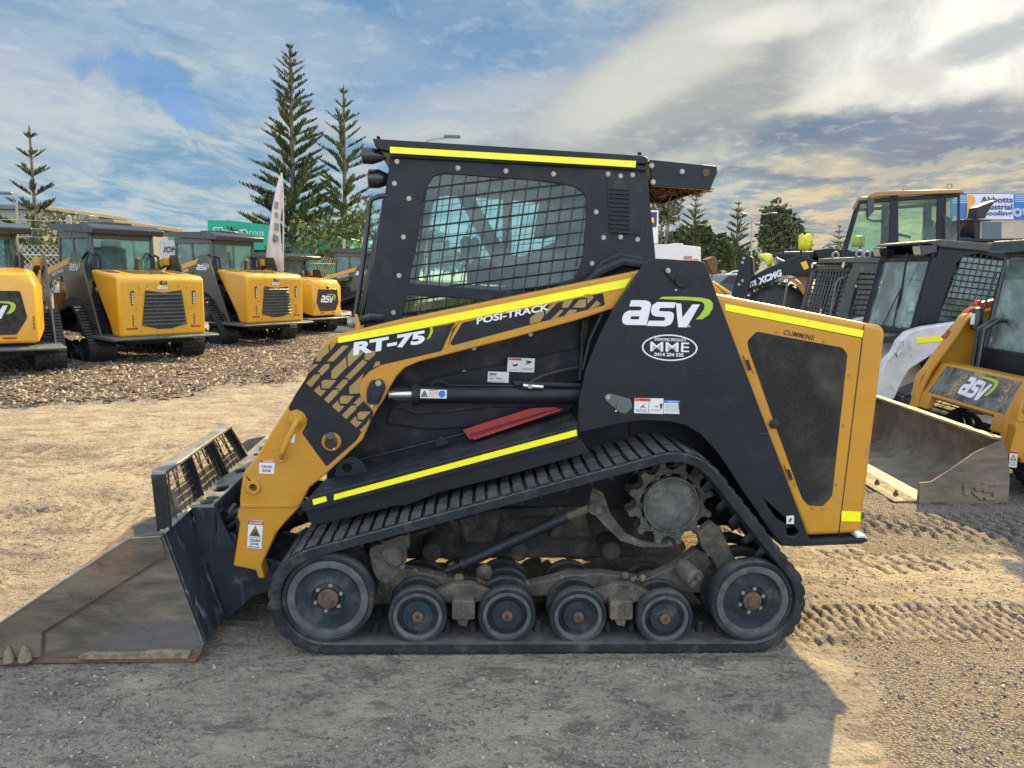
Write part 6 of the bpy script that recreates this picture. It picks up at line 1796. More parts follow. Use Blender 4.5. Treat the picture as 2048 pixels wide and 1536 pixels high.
for y0 in (Y0 + .1, Yf - .6):
    c_ = W(1566, 644, Y0 + .1); tr_ = MB()
    tr_.lathe([(0, .32), (.02, .44), (.06, .62), (.12, .66), (.42, .66), (.48, .62), (.5, .32)], (c_.x, y0, c_.z), 48)
    for i in range(30):
        a = 2 * pi * i / 30; R_ = Matrix.Rotation(-a, 3, 'Y')
        tr_.box(Vector((c_.x, y0 + (.16 if i % 2 else .36), c_.z)) + R_ @ Vector((.665, 0, 0)), (.07, .26, .07), R_)
    to_ = tr_.build('front_tyre', RUBN, WL, org=og, angle=50)
    rm = MB(); rm.lathe([(.005, .34), (.05, .33), (.08, .28), (.06, .12), (.0, .11), (.0, 0)], (c_.x, y0, c_.z), 32); rm.build('wheel_rim', TAN, to_, org=og)
fn = MB()
arc = [(1584, 551), (1606, 558), (1624, 572), (1634, 590), (1640, 612)]
arc2 = [(1634, 620), (1624, 592), (1612, 572), (1596, 560), (1580, 556)]
fn.prism(WP(arc + arc2, Y0), Y0 - .05, Y0 + .6); fn.prism(WP([(1600, 551), (1640, 552), (1640, 610), (1630, 580), (1615, 562)], Y0), Y0 + .2, Y0 + .24)
fn.build('mudguard', TAN, WL, bevel=.01, org=og)
BAG = M('yellow_plastic_bag', (.62, .60, .03), .35, var=.18, scale=14, bump=.6, bscale=14)
def bag(poly, y_, th, nm='lamp_bag'):
    b_ = MB(); pp = WP(poly, y_); n = len(pp); cx_ = sum(p[0] for p in pp) / n; cz_ = sum(p[1] for p in pp) / n
    r2 = random.Random(int(poly[0][0]))
    rings = []
    for k_, yy in ((.55, 0), (.95, .2), (1.0, .5), (.95, .8), (.5, 1)):
        rings.append([(cx_ + (a - cx_) * k_ * r2.uniform(.92, 1.04), y_ + th * yy, cz_ + (b__ - cz_) * k_ * r2.uniform(.92, 1.04)) for a, b__ in pp])
    V = [v for rg in rings for v in rg]; Fc = [tuple(range(n)), tuple(range(4 * n, 5 * n))]
    for k_ in range(4):
        for i in range(n): Fc.append((k_ * n + i, k_ * n + (i + 1) % n, (k_ + 1) * n + (i + 1) % n, (k_ + 1) * n + i))
    b_.add(V, Fc); return b_.build(nm, BAG, WL, org=og, angle=60)
bag([(1611, 468), (1618, 464), (1622, 470), (1626, 464), (1636, 466), (1640, 470), (1638, 486), (1634, 498), (1622, 501), (1610, 497), (1609, 480)], Y0 + .1, .25)
bag([(1666, 472), (1674, 470), (1684, 470), (1690, 474), (1689, 486), (1688, 494), (1664, 493), (1664, 480)], Y0 + 1.2, .25)
bag([(1522, 508), (1536, 504), (1550, 508), (1552, 520), (1550, 532), (1542, 534), (1536, 522), (1524, 516)], Y0 + .3, .25)
ps = MB(); ps.tube([W(1611, 500, Y0 + .2), W(1611, 512, Y0 + .2)], .02, 6); ps.tube([W(1676, 492, Y0 + 1.3), W(1676, 505, Y0 + 1.3)], .02, 6); ps.tube([W(1640, 494, Y0 + .5), W(1648, 487, Y0 + .6), W(1660, 488, Y0 + .7), W(1668, 496, Y0 + .8)], .010, 6)
ps.each('lamp_bracket', BLK, WL, org=og)

WL.rotation_euler.z = radians(-21); WL.location.x -= .10



# ================================================================== dark machine with a snorkel, far right
Y0 = 15.5
M3 = wroot('loader', 1960, 620, 'dark cab with slanted snorkel cap and thin deck, below the blue shop sign', 'loader', Y=Y0)
og = Vector(M3.location)
mb = MB()
for y0 in (Y0, Y0 + 1.0):
    mb.prism(WP([(1928, 440), (1945, 438), (1947, 441), (1932, 445), (1914, 474), (1942, 474), (1942, 478), (1907, 478)], Y0), y0, y0 + .06)
mb.prism(WP([(1945, 440), (1962, 440), (1960, 480), (1950, 480)], Y0), Y0, Y0 + 1.06)
mb.prism(WP([(1928, 438), (1980, 439), (1981, 442), (1926, 442)], Y0), Y0 - .03, Y0 + 1.1)
mc_ = mb.build('cab', BLK, M3, bevel=.01, org=og)
g_ = MB(); g_.prism(WP([(1931, 444), (1945, 444), (1943, 474), (1913, 474)], Y0), Y0 + .95, Y0 + .97); g_.build('window_pane', SEAT, mc_, smooth=False, org=og)
tx = MB(); o_ = W(1924, 454, Y0 + .9); tx.text('RT-50', o_, W(1937, 455, Y0 + .9) - o_, W(1924, 451, Y0 + .9) - o_, bold=.02); tx.build('window_lettering', WHT, mc_, smooth=False, org=og)
mb = MB(); mb.prism(WP([(1948, 437), (1952, 415), (1989, 400), (1971, 428), (1968, 437)], Y0 + .2), Y0 + .15, Y0 + .45); mb.build('snorkel_cap', SEAT, M3, bevel=.01, org=og)
mb = MB(); mb.prism(WP([(1902, 477), (2042, 477), (2060, 482), (1902, 484)], Y0), Y0 - .1, Y0 + 1.2); mb.prism(WP([(1972, 484), (2018, 484), (2018, 492), (1972, 491)], Y0), Y0 - .05, Y0 + 1.1, mi=1); mb.prism(WP([(1905, 484), (2060, 488), (2060, 640), (1910, 640)], Y0), Y0, Y0 + 1.1); mb.build('body', [BLK, YELN], M3, bevel=.01, org=og)

# car behind the mesh
Y0 = 24.0
CR_ = wroot('parked_car', 1475, 610, 'dark blue car with pale roof rails, between the big loader and the wheel loader', 'car', Y=Y0)
og = Vector(CR_.location)
CARP = M('dark_blue_car_paint', (.035, .055, .10), .3, var=.1, coat=.6)
mb = MB(); mb.prism(WP(rounded([(1432, 600), (1434, 572), (1440, 565), (1456, 551), (1470, 547), (1545, 549), (1570, 565), (1600, 572), (1602, 600)], 4), Y0), Y0, Y0 + 1.8)
cbo = mb.build('body', CARP, CR_, bevel=.08, seg=3, org=og)
g_ = MB(); g_.prism(WP([(1441, 566), (1457, 553), (1490, 553), (1490, 568)], Y0 - .01), Y0 - .012, Y0 + .02); g_.prism(WP([(1494, 553), (1540, 554), (1552, 568), (1494, 568)], Y0 - .01), Y0 - .012, Y0 + .02); g_.each('side_window', INK, cbo, smooth=False, org=og)
g_ = MB(); g_.tube([W(1456, 549, Y0 + .1), W(1466, 543, Y0 + .1), W(1480, 542, Y0 + .1), W(1490, 547, Y0 + .1)], .03, 6); g_.tube([W(1450, 549, Y0), W(1500, 548, Y0)], .03, 6); g_.each('roof_rail', WHTP, cbo, org=og)
for px_ in (1462, 1570):
    g_ = MB(); c_ = W(px_, 604, Y0); g_.disc((c_.x, Y0, .33), .33, -.02, .2, 24); g_.disc((c_.x, Y0, .33), .2, -.03, 0, 20, mi=1); g_.build('wheel', [RUBN, SILV], CR_, org=og)
# ================================================================== trees
LEAF = [M('norfolk_dark', (.048, .066, .030), .8, var=.3, scale=2), M('norfolk_mid', (.100, .128, .046), .8, var=.3, scale=2), M('norfolk_light', (.18, .21, .065), .8, var=.3, scale=2)]
BARK = M('bark_grey', (.13, .10, .075), .9, var=.3, scale=6, bump=.6, bscale=20)
EUC = [M('gum_dark', (.045, .060, .035), .8, var=.3, scale=2), M('gum_light', (.12, .14, .075), .8, var=.3, scale=2)]
def pine(px, ptop, Y, zb, halfpx, label, seed, whorls, lean=0.0, dens=1.0, bare=0.0, start=.0, rise=.75, group='tall pines against the sky', zbot=0.0, mats=None):
    """halfpx: outline half-widths (m per fraction from the top)"""
    r = random.Random(seed)
    P_ = W(px, ptop, Y); Ht = P_.z
    root = empty('norfolk_pine', (P_.x, Y, 0), 0, label, 'tree', group)
    tb = MB(); tb.tube([(0, 0, -.2), (.02, 0, Ht * .5), (0, 0, Ht * .97), (0, 0, Ht)], max(.05, Ht * .014), 8, r1=.02); tb.build('trunk', BARK, root)
    mb = MB()
    fr = [f_ for f_, _ in halfpx]; hw = [h_ for _, h_ in halfpx]
    zs = []
    for i in range(whorls):
        f_ = (i + .6) / whorls; f_ = f_ ** 1.05
        zs.append(f_)
    for i, f_ in enumerate(zs):
        z0 = Ht - f_ * (Ht - zbot)
        wid = float(np.interp(f_, fr, hw))
        nb = r.choice((5, 6, 6)); a0 = r.uniform(0, 6.28)
        if start and f_ < start and i % 2: continue
        for b_ in range(nb):
            if r.random() < bare: continue
            a = a0 + 2 * pi * b_ / nb + r.gauss(0, .12)
            ln = wid * r.uniform(.75, 1.12)
            up = rise * r.uniform(.75, 1.15) * (1 - .45 * f_)
            d = Vector((cos(a), sin(a), 0)); zc_ = z0 + r.gauss(0, .03 * wid) - up * ln * .9
            pts = [Vector((0, 0, zc_)) + d * (ln * t_) + Vector((0, 0, up * ln * (t_ * .72 + .28 * t_ * t_))) for t_ in (0, .25, .5, .75, 1)]
            if Y < 100: mb.tube(pts, .022 * Ht / 14, 3, r1=.008, caps=False)
            sd = Vector((-d.y, d.x, 0))
            nf = max(5, int(12 * dens * min(1.6, max(.5, ln / 1.6))))
            for j in range(nf * 2):
                t_ = .12 + .88 * (j // 2 + r.random()) / nf
                if t_ > 1: t_ = 1
                k_ = min(3, int(t_ * 4)); u = t_ * 4 - k_
                p = pts[k_].lerp(pts[k_ + 1], u)
                fl = (.22 + .26 * sin(pi * min(1, t_ * .95 + .05))) * (wid ** .55) * r.uniform(.7, 1.2) * .72
                s_ = 1 if j % 2 else -1
                v = (d * .55 + sd * s_ * r.uniform(.25, .8) + Vector((0, 0, r.uniform(.7, 1.25)))).normalized() * fl
                n_ = v.cross(d).normalized() * fl * .11
                n2 = Vector((0, 0, 1)).cross(v).normalized() * fl * .10
                mi = 0 if r.random() < .5 else (1 if r.random() < .75 else 2)
                mb.add([p - n_, p + v * .5 - n_ * 1.2, p + v, p + v * .5 + n_ * 1.2, p + n_], [(0, 1, 2, 3, 4)], mi)
                mb.add([p - n2, p + v * .5 - n2 * 1.2, p + v, p + v * .5 + n2 * 1.2], [(0, 1, 2, 3)], mi)
    mb.build('crown', mats or LEAF, root, smooth=False, flip=False)
    return root
pine(580, 84, 60, 0, [(0, .25), (.05, .8), (.12, 1.25), (.25, 1.9), (.4, 2.5), (.55, 3.2), (.7, 4.2), (.85, 5.2), (1, 5.4)], 'tallest pine, full dark cone rising behind the feather flag', 11, 31, dens=1.35, rise=.62, bare=.08)
pine(687, 168, 66, 0, [(0, .3), (.06, .7), (.12, 1.4), (.3, 2.2), (.5, 2.6), (.7, 3.4), (.85, 3.8), (1, 3.8)], 'slimmer pine with open tiers, right of the tallest one', 12, 17, dens=1.15, bare=.08, rise=.72)
pine(58, 250, 40, 0, [(0, .15), (.12, .5), (.25, .8), (.45, 1.0), (.6, 1.5), (.8, 2.1), (1, 2.4)], 'young pine with widely spaced tiers at the left edge', 13, 8, dens=1.6, rise=.72, zbot=1.6)
pine(1392, 393, 90, 0, [(0, .3), (.15, 1.3), (.35, 2.2), (.6, 3.6), (1, 5.0)], 'pine with spaced tiers, left of the thin one by the street lamp', 14, 17, dens=1.1, rise=.6)
pine(1478, 399, 80, 0, [(0, .2), (.12, .9), (.3, 1.5), (.5, 2.0), (.75, 2.6), (1, 3.0)], 'thin pine standing just left of the double street lamp', 15, 14, dens=1.1, rise=.62)
pine(1680, 446, 150, 0, [(0, .4), (.2, 1.5), (.5, 2.8), (1, 4)], 'tiny distant pine tip right above the second yellow bag', 16, 12, dens=.8, rise=.6)

def leafy(name, px, pbase, Y, blobs, label, cat='tree', n=260, ls=.22, seed=1, mats=None, trunk=True, group=None):
    """blobs: (px, py, rx, rz in metres, dy)"""
    r = random.Random(seed); base = W(px, pbase, Y)
    root = empty(name, (base.x, Y, 0), 0, label, cat, group)
    mb = MB(); tk = MB()
    for (bx, by, rx, rz, dy) in blobs:
        c = W(bx, by, Y) - Vector((base.x, Y, 0)) + Vector((0, dy, 0))
        if trunk: tk.tube([(0, 0, -.1), (c.x * .3, c.y * .3, max(.5, c.z * .45)), (c.x * .9, c.y * .9, c.z)], .09 * rx ** .4, 5, r1=.03)
        for i in range(int(n * max(.35, rx * rz / 2.5))):
            while True:
                v = Vector((r.uniform(-1, 1), r.uniform(-1, 1), r.uniform(-1, 1)))
                if v.length < 1 and v.length > .35 * r.random(): break
            v *= 1 + .25 * sin(v.x * 7 + bx) * sin(v.z * 6 + by)
            p = c + Vector((v.x * rx, v.y * rx, v.z * rz))
            a = Vector((r.gauss(0, 1), r.gauss(0, 1), r.gauss(0, .8))).normalized(); b_ = a.cross(Vector((r.random(), r.random(), r.random()))).normalized()
            s_ = ls * r.uniform(.5, 1.3)
            mb.add([p - a * s_, p - b_ * s_ * .45, p + a * s_, p + b_ * s_ * .45], [(0, 1, 2, 3)], r.randint(0, len(mats or EUC) - 1))
    if trunk: tk.build('trunk', BARK, root)
    mb.build('crown', mats or EUC, root, smooth=False, flip=False)
    return root
leafy('gum_tree', 1562, 545, 80, [(1545, 450, 1.5, 2.0, 0), (1558, 440, 1.6, 2.0, .5), (1562, 470, 2.1, 2.0, -.5), (1578, 455, 1.2, 1.4, 0), (1545, 485, 1.6, 1.4, 0), (1575, 495, 2.0, 1.2, .5), (1595, 475, 1.2, 1.2, 0), (1597, 500, 1.4, 1.0, 0), (1535, 478, 1.0, 1.4, 0)], 'lone rounded gum tree between the two street lamps', n=330, ls=.34, seed=4)
leafy('gum_tree', 1325, 545, 60, [(1320, 412, 1.3, 1.2, 0), (1335, 420, 1.2, 1.0, 0), (1345, 405, .9, .8, 0), (1312, 435, 1.2, 1.0, 0), (1338, 432, .8, .7, 0)], 'gum tree half hidden behind the rear of the big cab', n=220, ls=.26, seed=5)
LN = [LEAF[0], LEAF[1], EUC[0]]
for i, (bx, top, wpx, lab) in enumerate(((1325, 470, 34, 'dark bushy tree above the white trailer'), (1365, 455, 36, 'dark bushy tree behind the spaced-tier pine'), (1405, 448, 30, 'dark bushy tree right of the spaced-tier pine'), (1440, 468, 26, 'dark bushy tree left of the thin pine'), (1468, 490, 26, 'low dark tree at the foot of the thin pine'), (1498, 500, 20, 'low dark tree at the foot of the double street lamp'))):
    Y_ = 96 + 3 * i; m_ = Y_ / 1540
    leafy('dense_tree', bx, 560, Y_, [(bx, (top + 545) / 2, wpx * m_, (545 - top) / 2 * m_, 0), (bx - 8, top + 18, wpx * .5 * m_, 14 * m_, 0), (bx + 10, top + 26, wpx * .5 * m_, 16 * m_, 0)], lab, n=160, ls=.55, seed=20 + i, mats=LN, group='dark trees along the far road')
for i, (bx, top, wpx, lab) in enumerate(((860, 455, 34, 'leafy tree seen through the left of the big cab window'), (905, 490, 30, 'low tree seen low through the big cab window'), (1155, 430, 30, 'tree seen through the right end of the big cab window'))):
    Y_ = 88 + 4 * i; m_ = Y_ / 1540
    leafy('dense_tree', bx, 560, Y_, [(bx, (top + 545) / 2, wpx * m_, (545 - top) / 2 * m_, 0), (bx - 8, top + 22, wpx * .5 * m_, 14 * m_, 0)], lab, n=150, ls=.55, seed=40 + i, mats=LN, group='dark trees along the far road')
leafy('leafy_bush', 95, 560, 36, [(70, 455, .9, .9, 0), (100, 445, 1.0, .8, .3), (120, 460, .9, .9, 0), (90, 490, 1.4, 1.0, 0), (130, 500, 1.0, 1.0, 0), (60, 500, 1.2, 1.0, 0), (100, 530, 1.5, .9, 0), (150, 470, .7, .9, 0), (160, 520, .8, .8, 0)], 'large green bush behind the chain link fence', 'bush', n=420, ls=.12, seed=9, mats=[LEAF[1], LEAF[2], LEAF[0]])
leafy('leafy_bush', 640, 560, 55, [(620, 470, 2.0, 1.4, 0), (680, 465, 2.2, 1.3, 0), (720, 440, 1.6, 1.4, 0), (660, 500, 3.0, 1.4, 0)], 'thicket of green bushes at the foot of the two tallest pines', 'bush', n=200, ls=.26, seed=10, mats=LEAF)

# ================================================================== fence, flag, lamps
FP = [(-24.0, 16.6), (-9.45, 17.3), (-4.6, 34.0), (0.5, 50.0)]
fz = 1.95
fr = empty('chain_link_fence', (FP[1][0], FP[1][1], 0), 0, 'tall galvanised chain link fence with barbed strands at the left edge', 'fence')
og = Vector(fr.location); og.z = 0
GALV = M('galvanised_wire', (.50, .50, .47), .5, .3, var=.1)
for si in range(2):
    a = Vector((*FP[si], 0)); b = Vector((*FP[si + 1], 0)); ln = (b - a).length; d = (b - a).normalized()
    mb = MB(); pt = .125 if si == 0 else .16; hgt = fz
    lo_u = 4.0 if si == 0 else 0
    for s_ in (1, -1):
        u = lo_u - hgt
        while u < ln:
            u0, u1 = u, u + hgt * .95
            z0, z1 = (0.02, hgt) if s_ > 0 else (hgt, 0.02)
            c0 = max(u0, lo_u); c1 = min(u1, ln)
            if c1 > c0:
                za = z0 + (z1 - z0) * (c0 - u0) / (u1 - u0); zb = z0 + (z1 - z0) * (c1 - u0) / (u1 - u0)
                mb.tube([a + d * c0 + Vector((0, 0, za)), a + d * c1 + Vector((0, 0, zb))], .0058 if si == 0 else .003, 3, caps=False)
            u += pt
    mb.build('wire_mesh', GALV, fr, smooth=False, org=og)
    rl = MB(); rl.tube([a + d * lo_u + Vector((0, 0, hgt - .22)), b + Vector((0, 0, hgt - .22))], .013 if si == 0 else .006, 6)
    for z in ((2.12, 2.30, 2.48) if si == 0 else ()): rl.tube([a + d * lo_u + Vector((0, 0, z)), b + Vector((0, 0, z))], .006, 4)
    rl.build('rail', GALV, fr, org=og)
GP = M('grey_post', (.30, .28, .24), .7, var=.15)
for (x, y) in ((W(142, 520, 17.26).x, 17.26), (-18.0, 16.9), (-7.9, 22.5), (-6.2, 28.3), (-4.7, 33.8)):
    mb = MB(); mb.tube([(x, y, -.1), (x, y, 2.58)], .055, 12); mb.lathe([(2.58, .055), (2.61, .03), (2.62, 0)], (x, y, 0), 12, axis='z'); mb.build('post', GP, fr, org=og)
# right-hand far fence
f2 = empty('chain_link_fence', (48, 62, 0), 0, 'distant low chain link fence in front of the trees, right of the side panel', 'fence'); og = Vector((48, 62, 0))
mb = MB()
for i in range(90):
    x = 14 + i * .45
    mb.tube([(x, 62, 0), (x + 1.5, 62, 1.7)], .02, 3, caps=False); mb.tube([(x + 1.5, 62, 0), (x, 62, 1.7)], .02, 3, caps=False)
mb.build('wire_mesh', GALV, f2, smooth=False, org=og)
mb = MB()
for i in range(14): mb.tube([(14 + i * 3, 62, 0), (14 + i * 3, 62, 1.9)], .05, 6)
mb.tube([(14, 62, 1.7), (55, 62, 1.7)], .03, 5); mb.build('rail', GP, f2, org=og)

Yb = 17.6
fb = empty('feather_flag', (W(552, 560, Yb).x, Yb, 0), 0, 'pale pink feather flag with grey lettering, in front of the tallest pine', 'flag'); og = Vector(fb.location)
FLG = M('flag_cloth', (.64, .58, .54), .8, var=.06, scale=3, bump=.3, bscale=6)
def fq(pts, y_): return [W(a, b_, y_) for a, b_ in pts]
Lf = [(562, 345), (555, 362), (549, 385), (544, 415), (541, 445), (537, 480), (533, 510), (531, 560)]
Rg = [(566, 347), (566, 362), (565, 385), (563, 415), (559, 445), (562, 480), (566, 510), (567, 560)]
mb = MB(); n = len(Lf); V = []
for i in range(n):
    for u in (0, .33, .66, 1):
        p = W(Lf[i][0], Lf[i][1], Yb).lerp(W(Rg[i][0], Rg[i][1], Yb), u); V.append(p + Vector((0, .05 * sin(u * 5 + i * .9), 0)))
mb.add(V, [(i * 4 + j, i * 4 + j + 1, (i + 1) * 4 + j + 1, (i + 1) * 4 + j) for i in range(n - 1) for j in range(3)])
bo = mb.build('banner', FLG, fb, org=og); sm_ = bo.modifiers.new('thick', 'SOLIDIFY'); sm_.thickness = .004
mb = MB()
for (a, b_, c_, d_) in ((549, 402, 557, 418), (550, 424, 556, 436), (549, 445, 558, 462), (547, 466, 551, 486), (546, 470, 557, 484)):
    mb.add(fq([(a, b_), (c_, b_ + 2), (c_ - 1, d_), (a - 1, d_ - 1)], Yb - .06), [(0, 1, 2, 3)])
mb.each('banner_lettering', M('flag_ink', (.20, .20, .22), .8), bo, smooth=False, org=og)
mb = MB(); mb.tube([Vector((0, 0, 0)) + og, W(566, 560, Yb), W(567, 440, Yb), W(566, 380, Yb), W(563, 345, Yb)], .018, 6); mb.build('pole', GALV, fb, org=og)

def lamp(name, px, pbase, Y, arms, ptop, label, r=.07):
    x = W(px, pbase, Y).x
    rt = empty(name, (x, Y, 0), 0, label, 'street lamp'); og = Vector(rt.location)
    top = W(px, ptop, Y)
    mb = MB(); mb.tube([(x, Y, 0), (top.x, Y, top.z)], r, 8, r1=r * .6); mb.build('pole', GP, rt, org=og)
    for arm in arms:
        mb = MB(); mb.tube([W(a, b_, Y) for a, b_ in arm], r * .5, 6); ao = mb.build('arm', GP, rt, org=og)
        e = W(*arm[-1], Y); dd_ = (e - W(*arm[-2], Y)).normalized()
        mb = MB(); mb.box(e + dd_ * .25, (.7, .28, .12)); mb.build('lamp_head', GREYP, ao, bevel=.04, org=og)
lamp('street_lamp', 1504, 560, 60, [[(1506, 445), (1503, 434), (1496, 430), (1490, 429)], [(1506, 445), (1511, 434), (1520, 429), (1538, 427)]], 444, 'double-armed street lamp between the thin pine and the gum tree', .09)
lamp('street_lamp', 1574, 560, 95, [[(1575, 460), (1571, 454), (1563, 452), (1555, 451)]], 458, 'single-armed street lamp in front of the gum tree', .09)
lamp('street_lamp', 852, 560, 34, [[(850, 283), (866, 279), (880, 277), (893, 275)]], 282, 'street lamp head peeking over the big loader cab roof', .08)
lamp('street_lamp', 33, 560, 34, [[(30, 400), (29, 392), (26, 389), (20, 388)]], 398, 'street lamp behind the young pine at the left edge', .07)

# ================================================================== buildings
def gen_building(name, px, Y, label, w0, w1, ztop_px, depth, wallm, roofm=None, cat='building'):
    a, b = W(w0, ztop_px, Y), W(w1, ztop_px, Y)
    rt = empty(name, ((a.x + b.x) / 2, Y + depth / 2, 0), 0, label, cat); og = Vector(rt.location)
    mb = MB(); mb.box(((a.x + b.x) / 2, Y + depth / 2, a.z / 2), (b.x - a.x, depth, a.z)); mb.build('wall', wallm, rt, bevel=.05, org=og)
    if roofm:
        mb = MB(); mb.box(((a.x + b.x) / 2, Y + depth / 2, a.z + .2), (b.x - a.x + .8, depth + .8, .4)); mb.build('roof', roofm, rt, bevel=.05, org=og)
    return rt, og, a, b
WALLT = M('rendered_wall', (.36, .31, .26), .85, var=.12, scale=.6)
WALLG = M('grey_wall', (.24, .24, .235), .8, var=.08, scale=.5)
ROOFG = M('grey_roof', (.13, .14, .14), .7, var=.08, scale=.6)
GRN = M('green_panel', (.0, .30, .19), .5, var=.05, scale=.4)
BLU = M('sign_blue', (.025, .13, .36), .5, var=.06, scale=.5); BLL = M('sign_pale_blue', (.28, .38, .58), .5, var=.05); NAVY = M('sign_navy', (.02, .03, .12), .5, var=0)
SW = M('sign_white', (.50, .56, .72), .5, var=.04)
ORG = M('sign_orange', (.62, .30, .02), .5, var=.06)
# sign building
Y_ = 46
rt, og, a, b = gen_building('shop_building', 1900, Y_, 'tan shop building with blue and white sign band at the right edge', 1903, 2330, 388, 3, WALLT)
S3 = lambda px, py, o=.03: W(px, py, Y_ - o)
def quad(mb, x0, y0, x1, y1, mi, o=.10, sl=0.0):
    mb.add([S3(x0, y1, o), S3(x1, y1 + sl * (x1 - x0), o), S3(x1, y0 + sl * (x1 - x0), o), S3(x0, y0, o)], [(0, 1, 2, 3)], mi)
mb = MB(); pp = WP([(1900, 386), (2330, 390), (2330, 440), (1900, 438)], Y_); mb.prism(pp, Y_ - .08, Y_)
for i in range(4): quad(mb, 1904, 391 + i * 4.2, 1934, 393.4 + i * 4.2, 1)
for i in range(4): quad(mb, 2030, 389 + i * 4.2, 2120, 391.4 + i * 4.2, 1)
quad(mb, 1934, 388, 2027, 438.5, 2)
mb.text('ot', S3(2025, 434, .14), S3(2058, 434, .14) - S3(2025, 434, .14), S3(2025, 411, .14) - S3(2025, 434, .14), 1, bold=.04)
sg_ = mb.build('shop_sign', [BLU, BLL, SW], rt, smooth=False, org=og)
mb = MB()
hb = [(1936, 390), (1944, 390), (1950, 395), (1951, 404), (1946, 410), (1938, 412), (1945, 416), (1950, 422), (1949, 432), (1943, 438), (1933, 438)]
mb.add([S3(x_, y_, .12) for x_, y_ in hb[::-1]], [tuple(range(len(hb)))], 0)
mb.build('sign_emblem', ORG, sg_, smooth=False, org=og)
mb = MB()
for s, x0, yb, x1, yt in (('Abbotts', 1962, 405, 2026, 393), ('Industrial', 1956, 419, 2025, 407.5), ('Cooling', 1962, 434, 2024, 421)):
    o_ = S3(x0, yb, .14); mb.text(s, o_, S3(x1, yb + .3, .14) - o_, S3(x0, yt, .14) - o_, 0, bold=.02)
mb.build('sign_lettering', NAVY, sg_, smooth=False, org=og)
mb = MB()
for x0, x1 in ((1964, 1983), (1984, 2003)):
    mb.add([S3(x0, 478, .03), S3(x1, 478, .03), S3(x1, 444, .03), S3(x0, 444, .03)], [(0, 1, 2, 3)])
mb.each('window', M('dark_window', (.06, .09, .12), .15, var=.1), rt, smooth=False, org=og)
mb = MB(); mb.tube([S3(1908, 432, .3), S3(1908, 480, .3)], .10, 8); mb.build('downpipe', SILV, rt, org=og)
# left buildings
rt, og, a, b = gen_building('grey_building', 40, 70, 'grey flat-roofed building at the left edge behind the young pine', -60, 84, 417, 14, WALLG, ROOFG)
rt, og, a, b = gen_building('grey_building', 170, 62, 'low grey building with a rooftop air unit, behind the fence post', 112, 222, 447, 12, WALLG, M('roof_pink_grey', (.16, .13, .13), .7))
mb = MB(); mb.prism(WP([(146, 428), (170, 429), (170, 441), (145, 440)], 61), 61.5, 63); mb.build('air_unit', GREYP, rt, bevel=.03, org=og)
mb = MB()
for x_ in (148, 156, 163): mb.add(fq([(x_, 430), (x_ + 6, 430), (x_ + 6, 439), (x_, 439)], 61.48), [(0, 1, 2, 3)])
mb.build('air_unit_grille', INKG, rt, smooth=False, org=og)
rt, og, a, b = gen_building('green_building', 500, 58, 'low green-walled building behind the louvred loaders', 335, 700, 468, 16, GRN)
mb = MB(); mb.prism(WP([(415, 440), (460, 441), (556, 452), (556, 500), (415, 500)], 57), 57, 57.8)
gs = mb.build('raised_sign', GRN, rt, org=og, bevel=.02)
mb = MB(); T3 = lambda x_, y_: W(x_, y_, 56.96)
mb.text('REFUND', T3(447, 465), T3(470, 466) - T3(447, 465), T3(447, 459) - T3(447, 465)); mb.text('COLES', T3(498, 470), T3(528, 471.5) - T3(498, 470), T3(498, 462) - T3(498, 470)); mb.text('10c', T3(430, 466), T3(443, 466) - T3(430, 466), T3(430, 459) - T3(430, 466))
for (c_, w_, h_) in (((436, 463), 9, 7),):
    ou = [(c_[0] - w_, c_[1] - h_), (c_[0] + w_, c_[1] - h_), (c_[0] + w_, c_[1] + h_), (c_[0] - w_, c_[1] + h_)]
    for i in range(4):
        mb.tube([T3(*ou[i]), T3(*ou[(i + 1) % 4])], .04, 4)
mb.tube([T3(488 + 6.5 * cos(t_), 466 + 6.5 * sin(t_)) for t_ in [i * pi / 8 for i in range(17)]], .04, 4)
mb.build('sign_lettering', WHT, gs, smooth=False, org=og)
sb = empty('sign_board', (W(345, 500, 44).x, 44, 0), 0, 'grey-white board reading ION between two parked loaders', 'sign'); og = Vector(sb.location)
mb = MB(); mb.prism(WP([(318, 480), (366, 481), (366, 540), (318, 540)], 44), 44, 44.1); mb.tube([W(322, 540, 44.05), W(322, 562, 44.05)], .05, 6); mb.tube([W(362, 540, 44.05), W(362, 562, 44.05)], .05, 6); mb.build('board', M('board_pale', (.40, .41, .46), .6), sb, org=og)
mb = MB(); o_ = W(327, 505, 43.95); mb.text('ION', o_, W(355, 505, 43.95) - o_, W(327, 493, 43.95) - o_, shear=.2, bold=.03); mb.build('board_lettering', INK, sb, smooth=False, org=og)
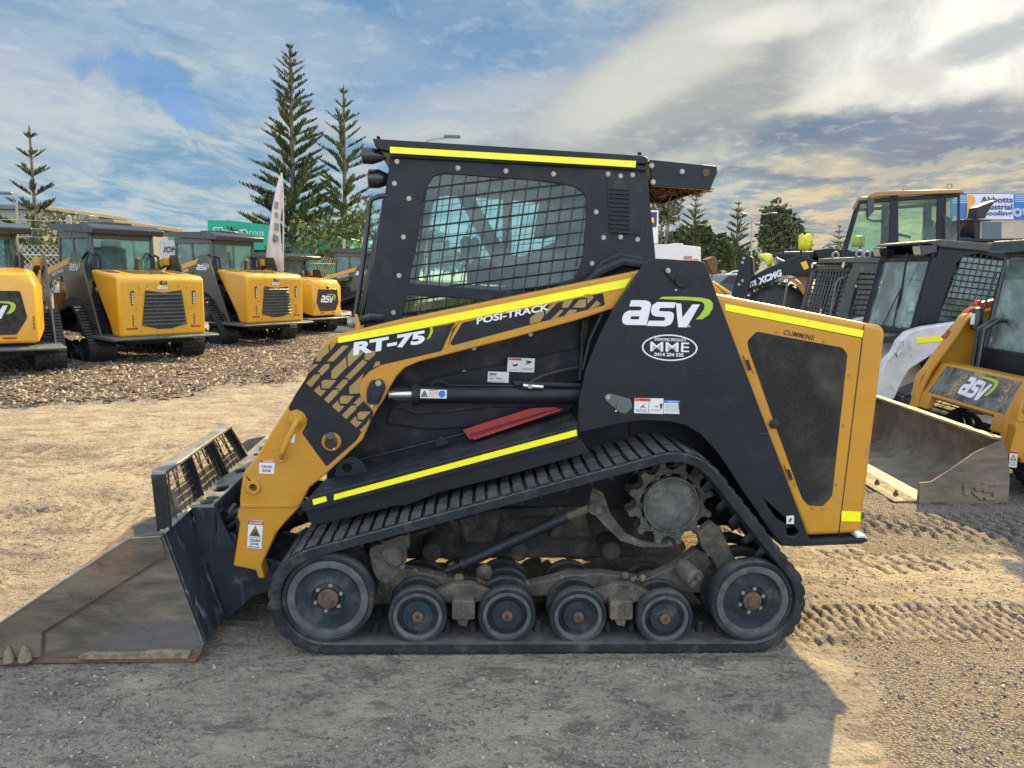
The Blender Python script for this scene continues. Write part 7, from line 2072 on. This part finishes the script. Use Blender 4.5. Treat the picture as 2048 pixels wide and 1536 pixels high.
# trailer and pylon sign right of the cab
Y_ = 42
tr = empty('white_trailer', (W(1350, 540, Y_).x, Y_, 0), 0, 'white box trailer with small red marks, just above the side panel', 'trailer'); og = Vector(tr.location)
mb = MB(); mb.prism(WP(rounded([(1290, 488), (1345, 489), (1348, 486), (1366, 487), (1367, 490), (1402, 494), (1402, 535), (1290, 535)], 2), Y_), Y_, Y_ + 2.2); tbo = mb.build('box_body', M('trailer_white', (.55, .56, .56), .4, var=.05), tr, bevel=.08, org=og)
mb = MB(); mb.add(fq([(1368, 512), (1384, 512), (1384, 524), (1366, 524)], Y_ - .02), [(0, 1, 2, 3)], 0); mb.add(fq([(1372, 514), (1382, 514), (1382, 523), (1372, 523)], Y_ - .04), [(0, 1, 2, 3)], 1); mb.add(fq([(1386, 518), (1397, 518), (1397, 522), (1386, 522)], Y_ - .02), [(0, 1, 2, 3)], 1); mb.each('trailer_marking', [INKG, M('marking_red', (.5, .12, .12), .5)], tbo, smooth=False, org=og)
for px_ in (1320, 1385):
    mb = MB(); c_ = W(px_, 540, Y_); mb.disc((c_.x, Y_ + .1, .35), .35, -.1, .15, 20); mb.build('wheel', RUBN, tr, org=og)
tr = empty('pylon_sign', (W(1309, 560, 50).x, 50, 0), 0, 'narrow white sign with a blue top right behind the cab corner', 'sign'); og = Vector(tr.location)
mb = MB(); mb.prism(WP([(1296, 420), (1317, 421), (1316, 487), (1296, 487)], 50), 50, 50.2); mb.prism(WP([(1300, 487), (1306, 487), (1306, 560), (1300, 560)], 50), 50.02, 50.18); po_ = mb.build('panel', M('pylon_white', (.6, .62, .66), .5), tr, bevel=.02, org=og)
mb = MB(); mb.add(fq([(1300, 424), (1314, 424), (1313, 454), (1300, 454)], 49.97), [(0, 1, 2, 3)], 0); mb.add(fq([(1301, 434), (1308, 436), (1308, 446), (1301, 444)], 49.94), [(0, 1, 2, 3)], 1); mb.build('panel_print', [NAVY, STY], po_, smooth=False, org=og)
# orange low frame
of = empty('trailer_frame', (W(1440, 590, 19).x, 19, 0), 0, 'low orange trailer frame behind the hood, left of the dark car', 'trailer'); og = Vector(of.location)
mb = MB(); mb.tube([W(1424, 564, 19), W(1462, 588, 19)], .04, 6); mb.tube([W(1424, 566, 19), W(1446, 596, 19)], .04, 6); mb.prism(WP([(1420, 575), (1436, 575), (1450, 590), (1420, 592)], 19), 19, 19.6); mb.prism(WP([(1400, 590), (1480, 592), (1480, 660), (1400, 660)], 19), 19, 20); mb.build('frame', YELN, of, bevel=.01, org=og)
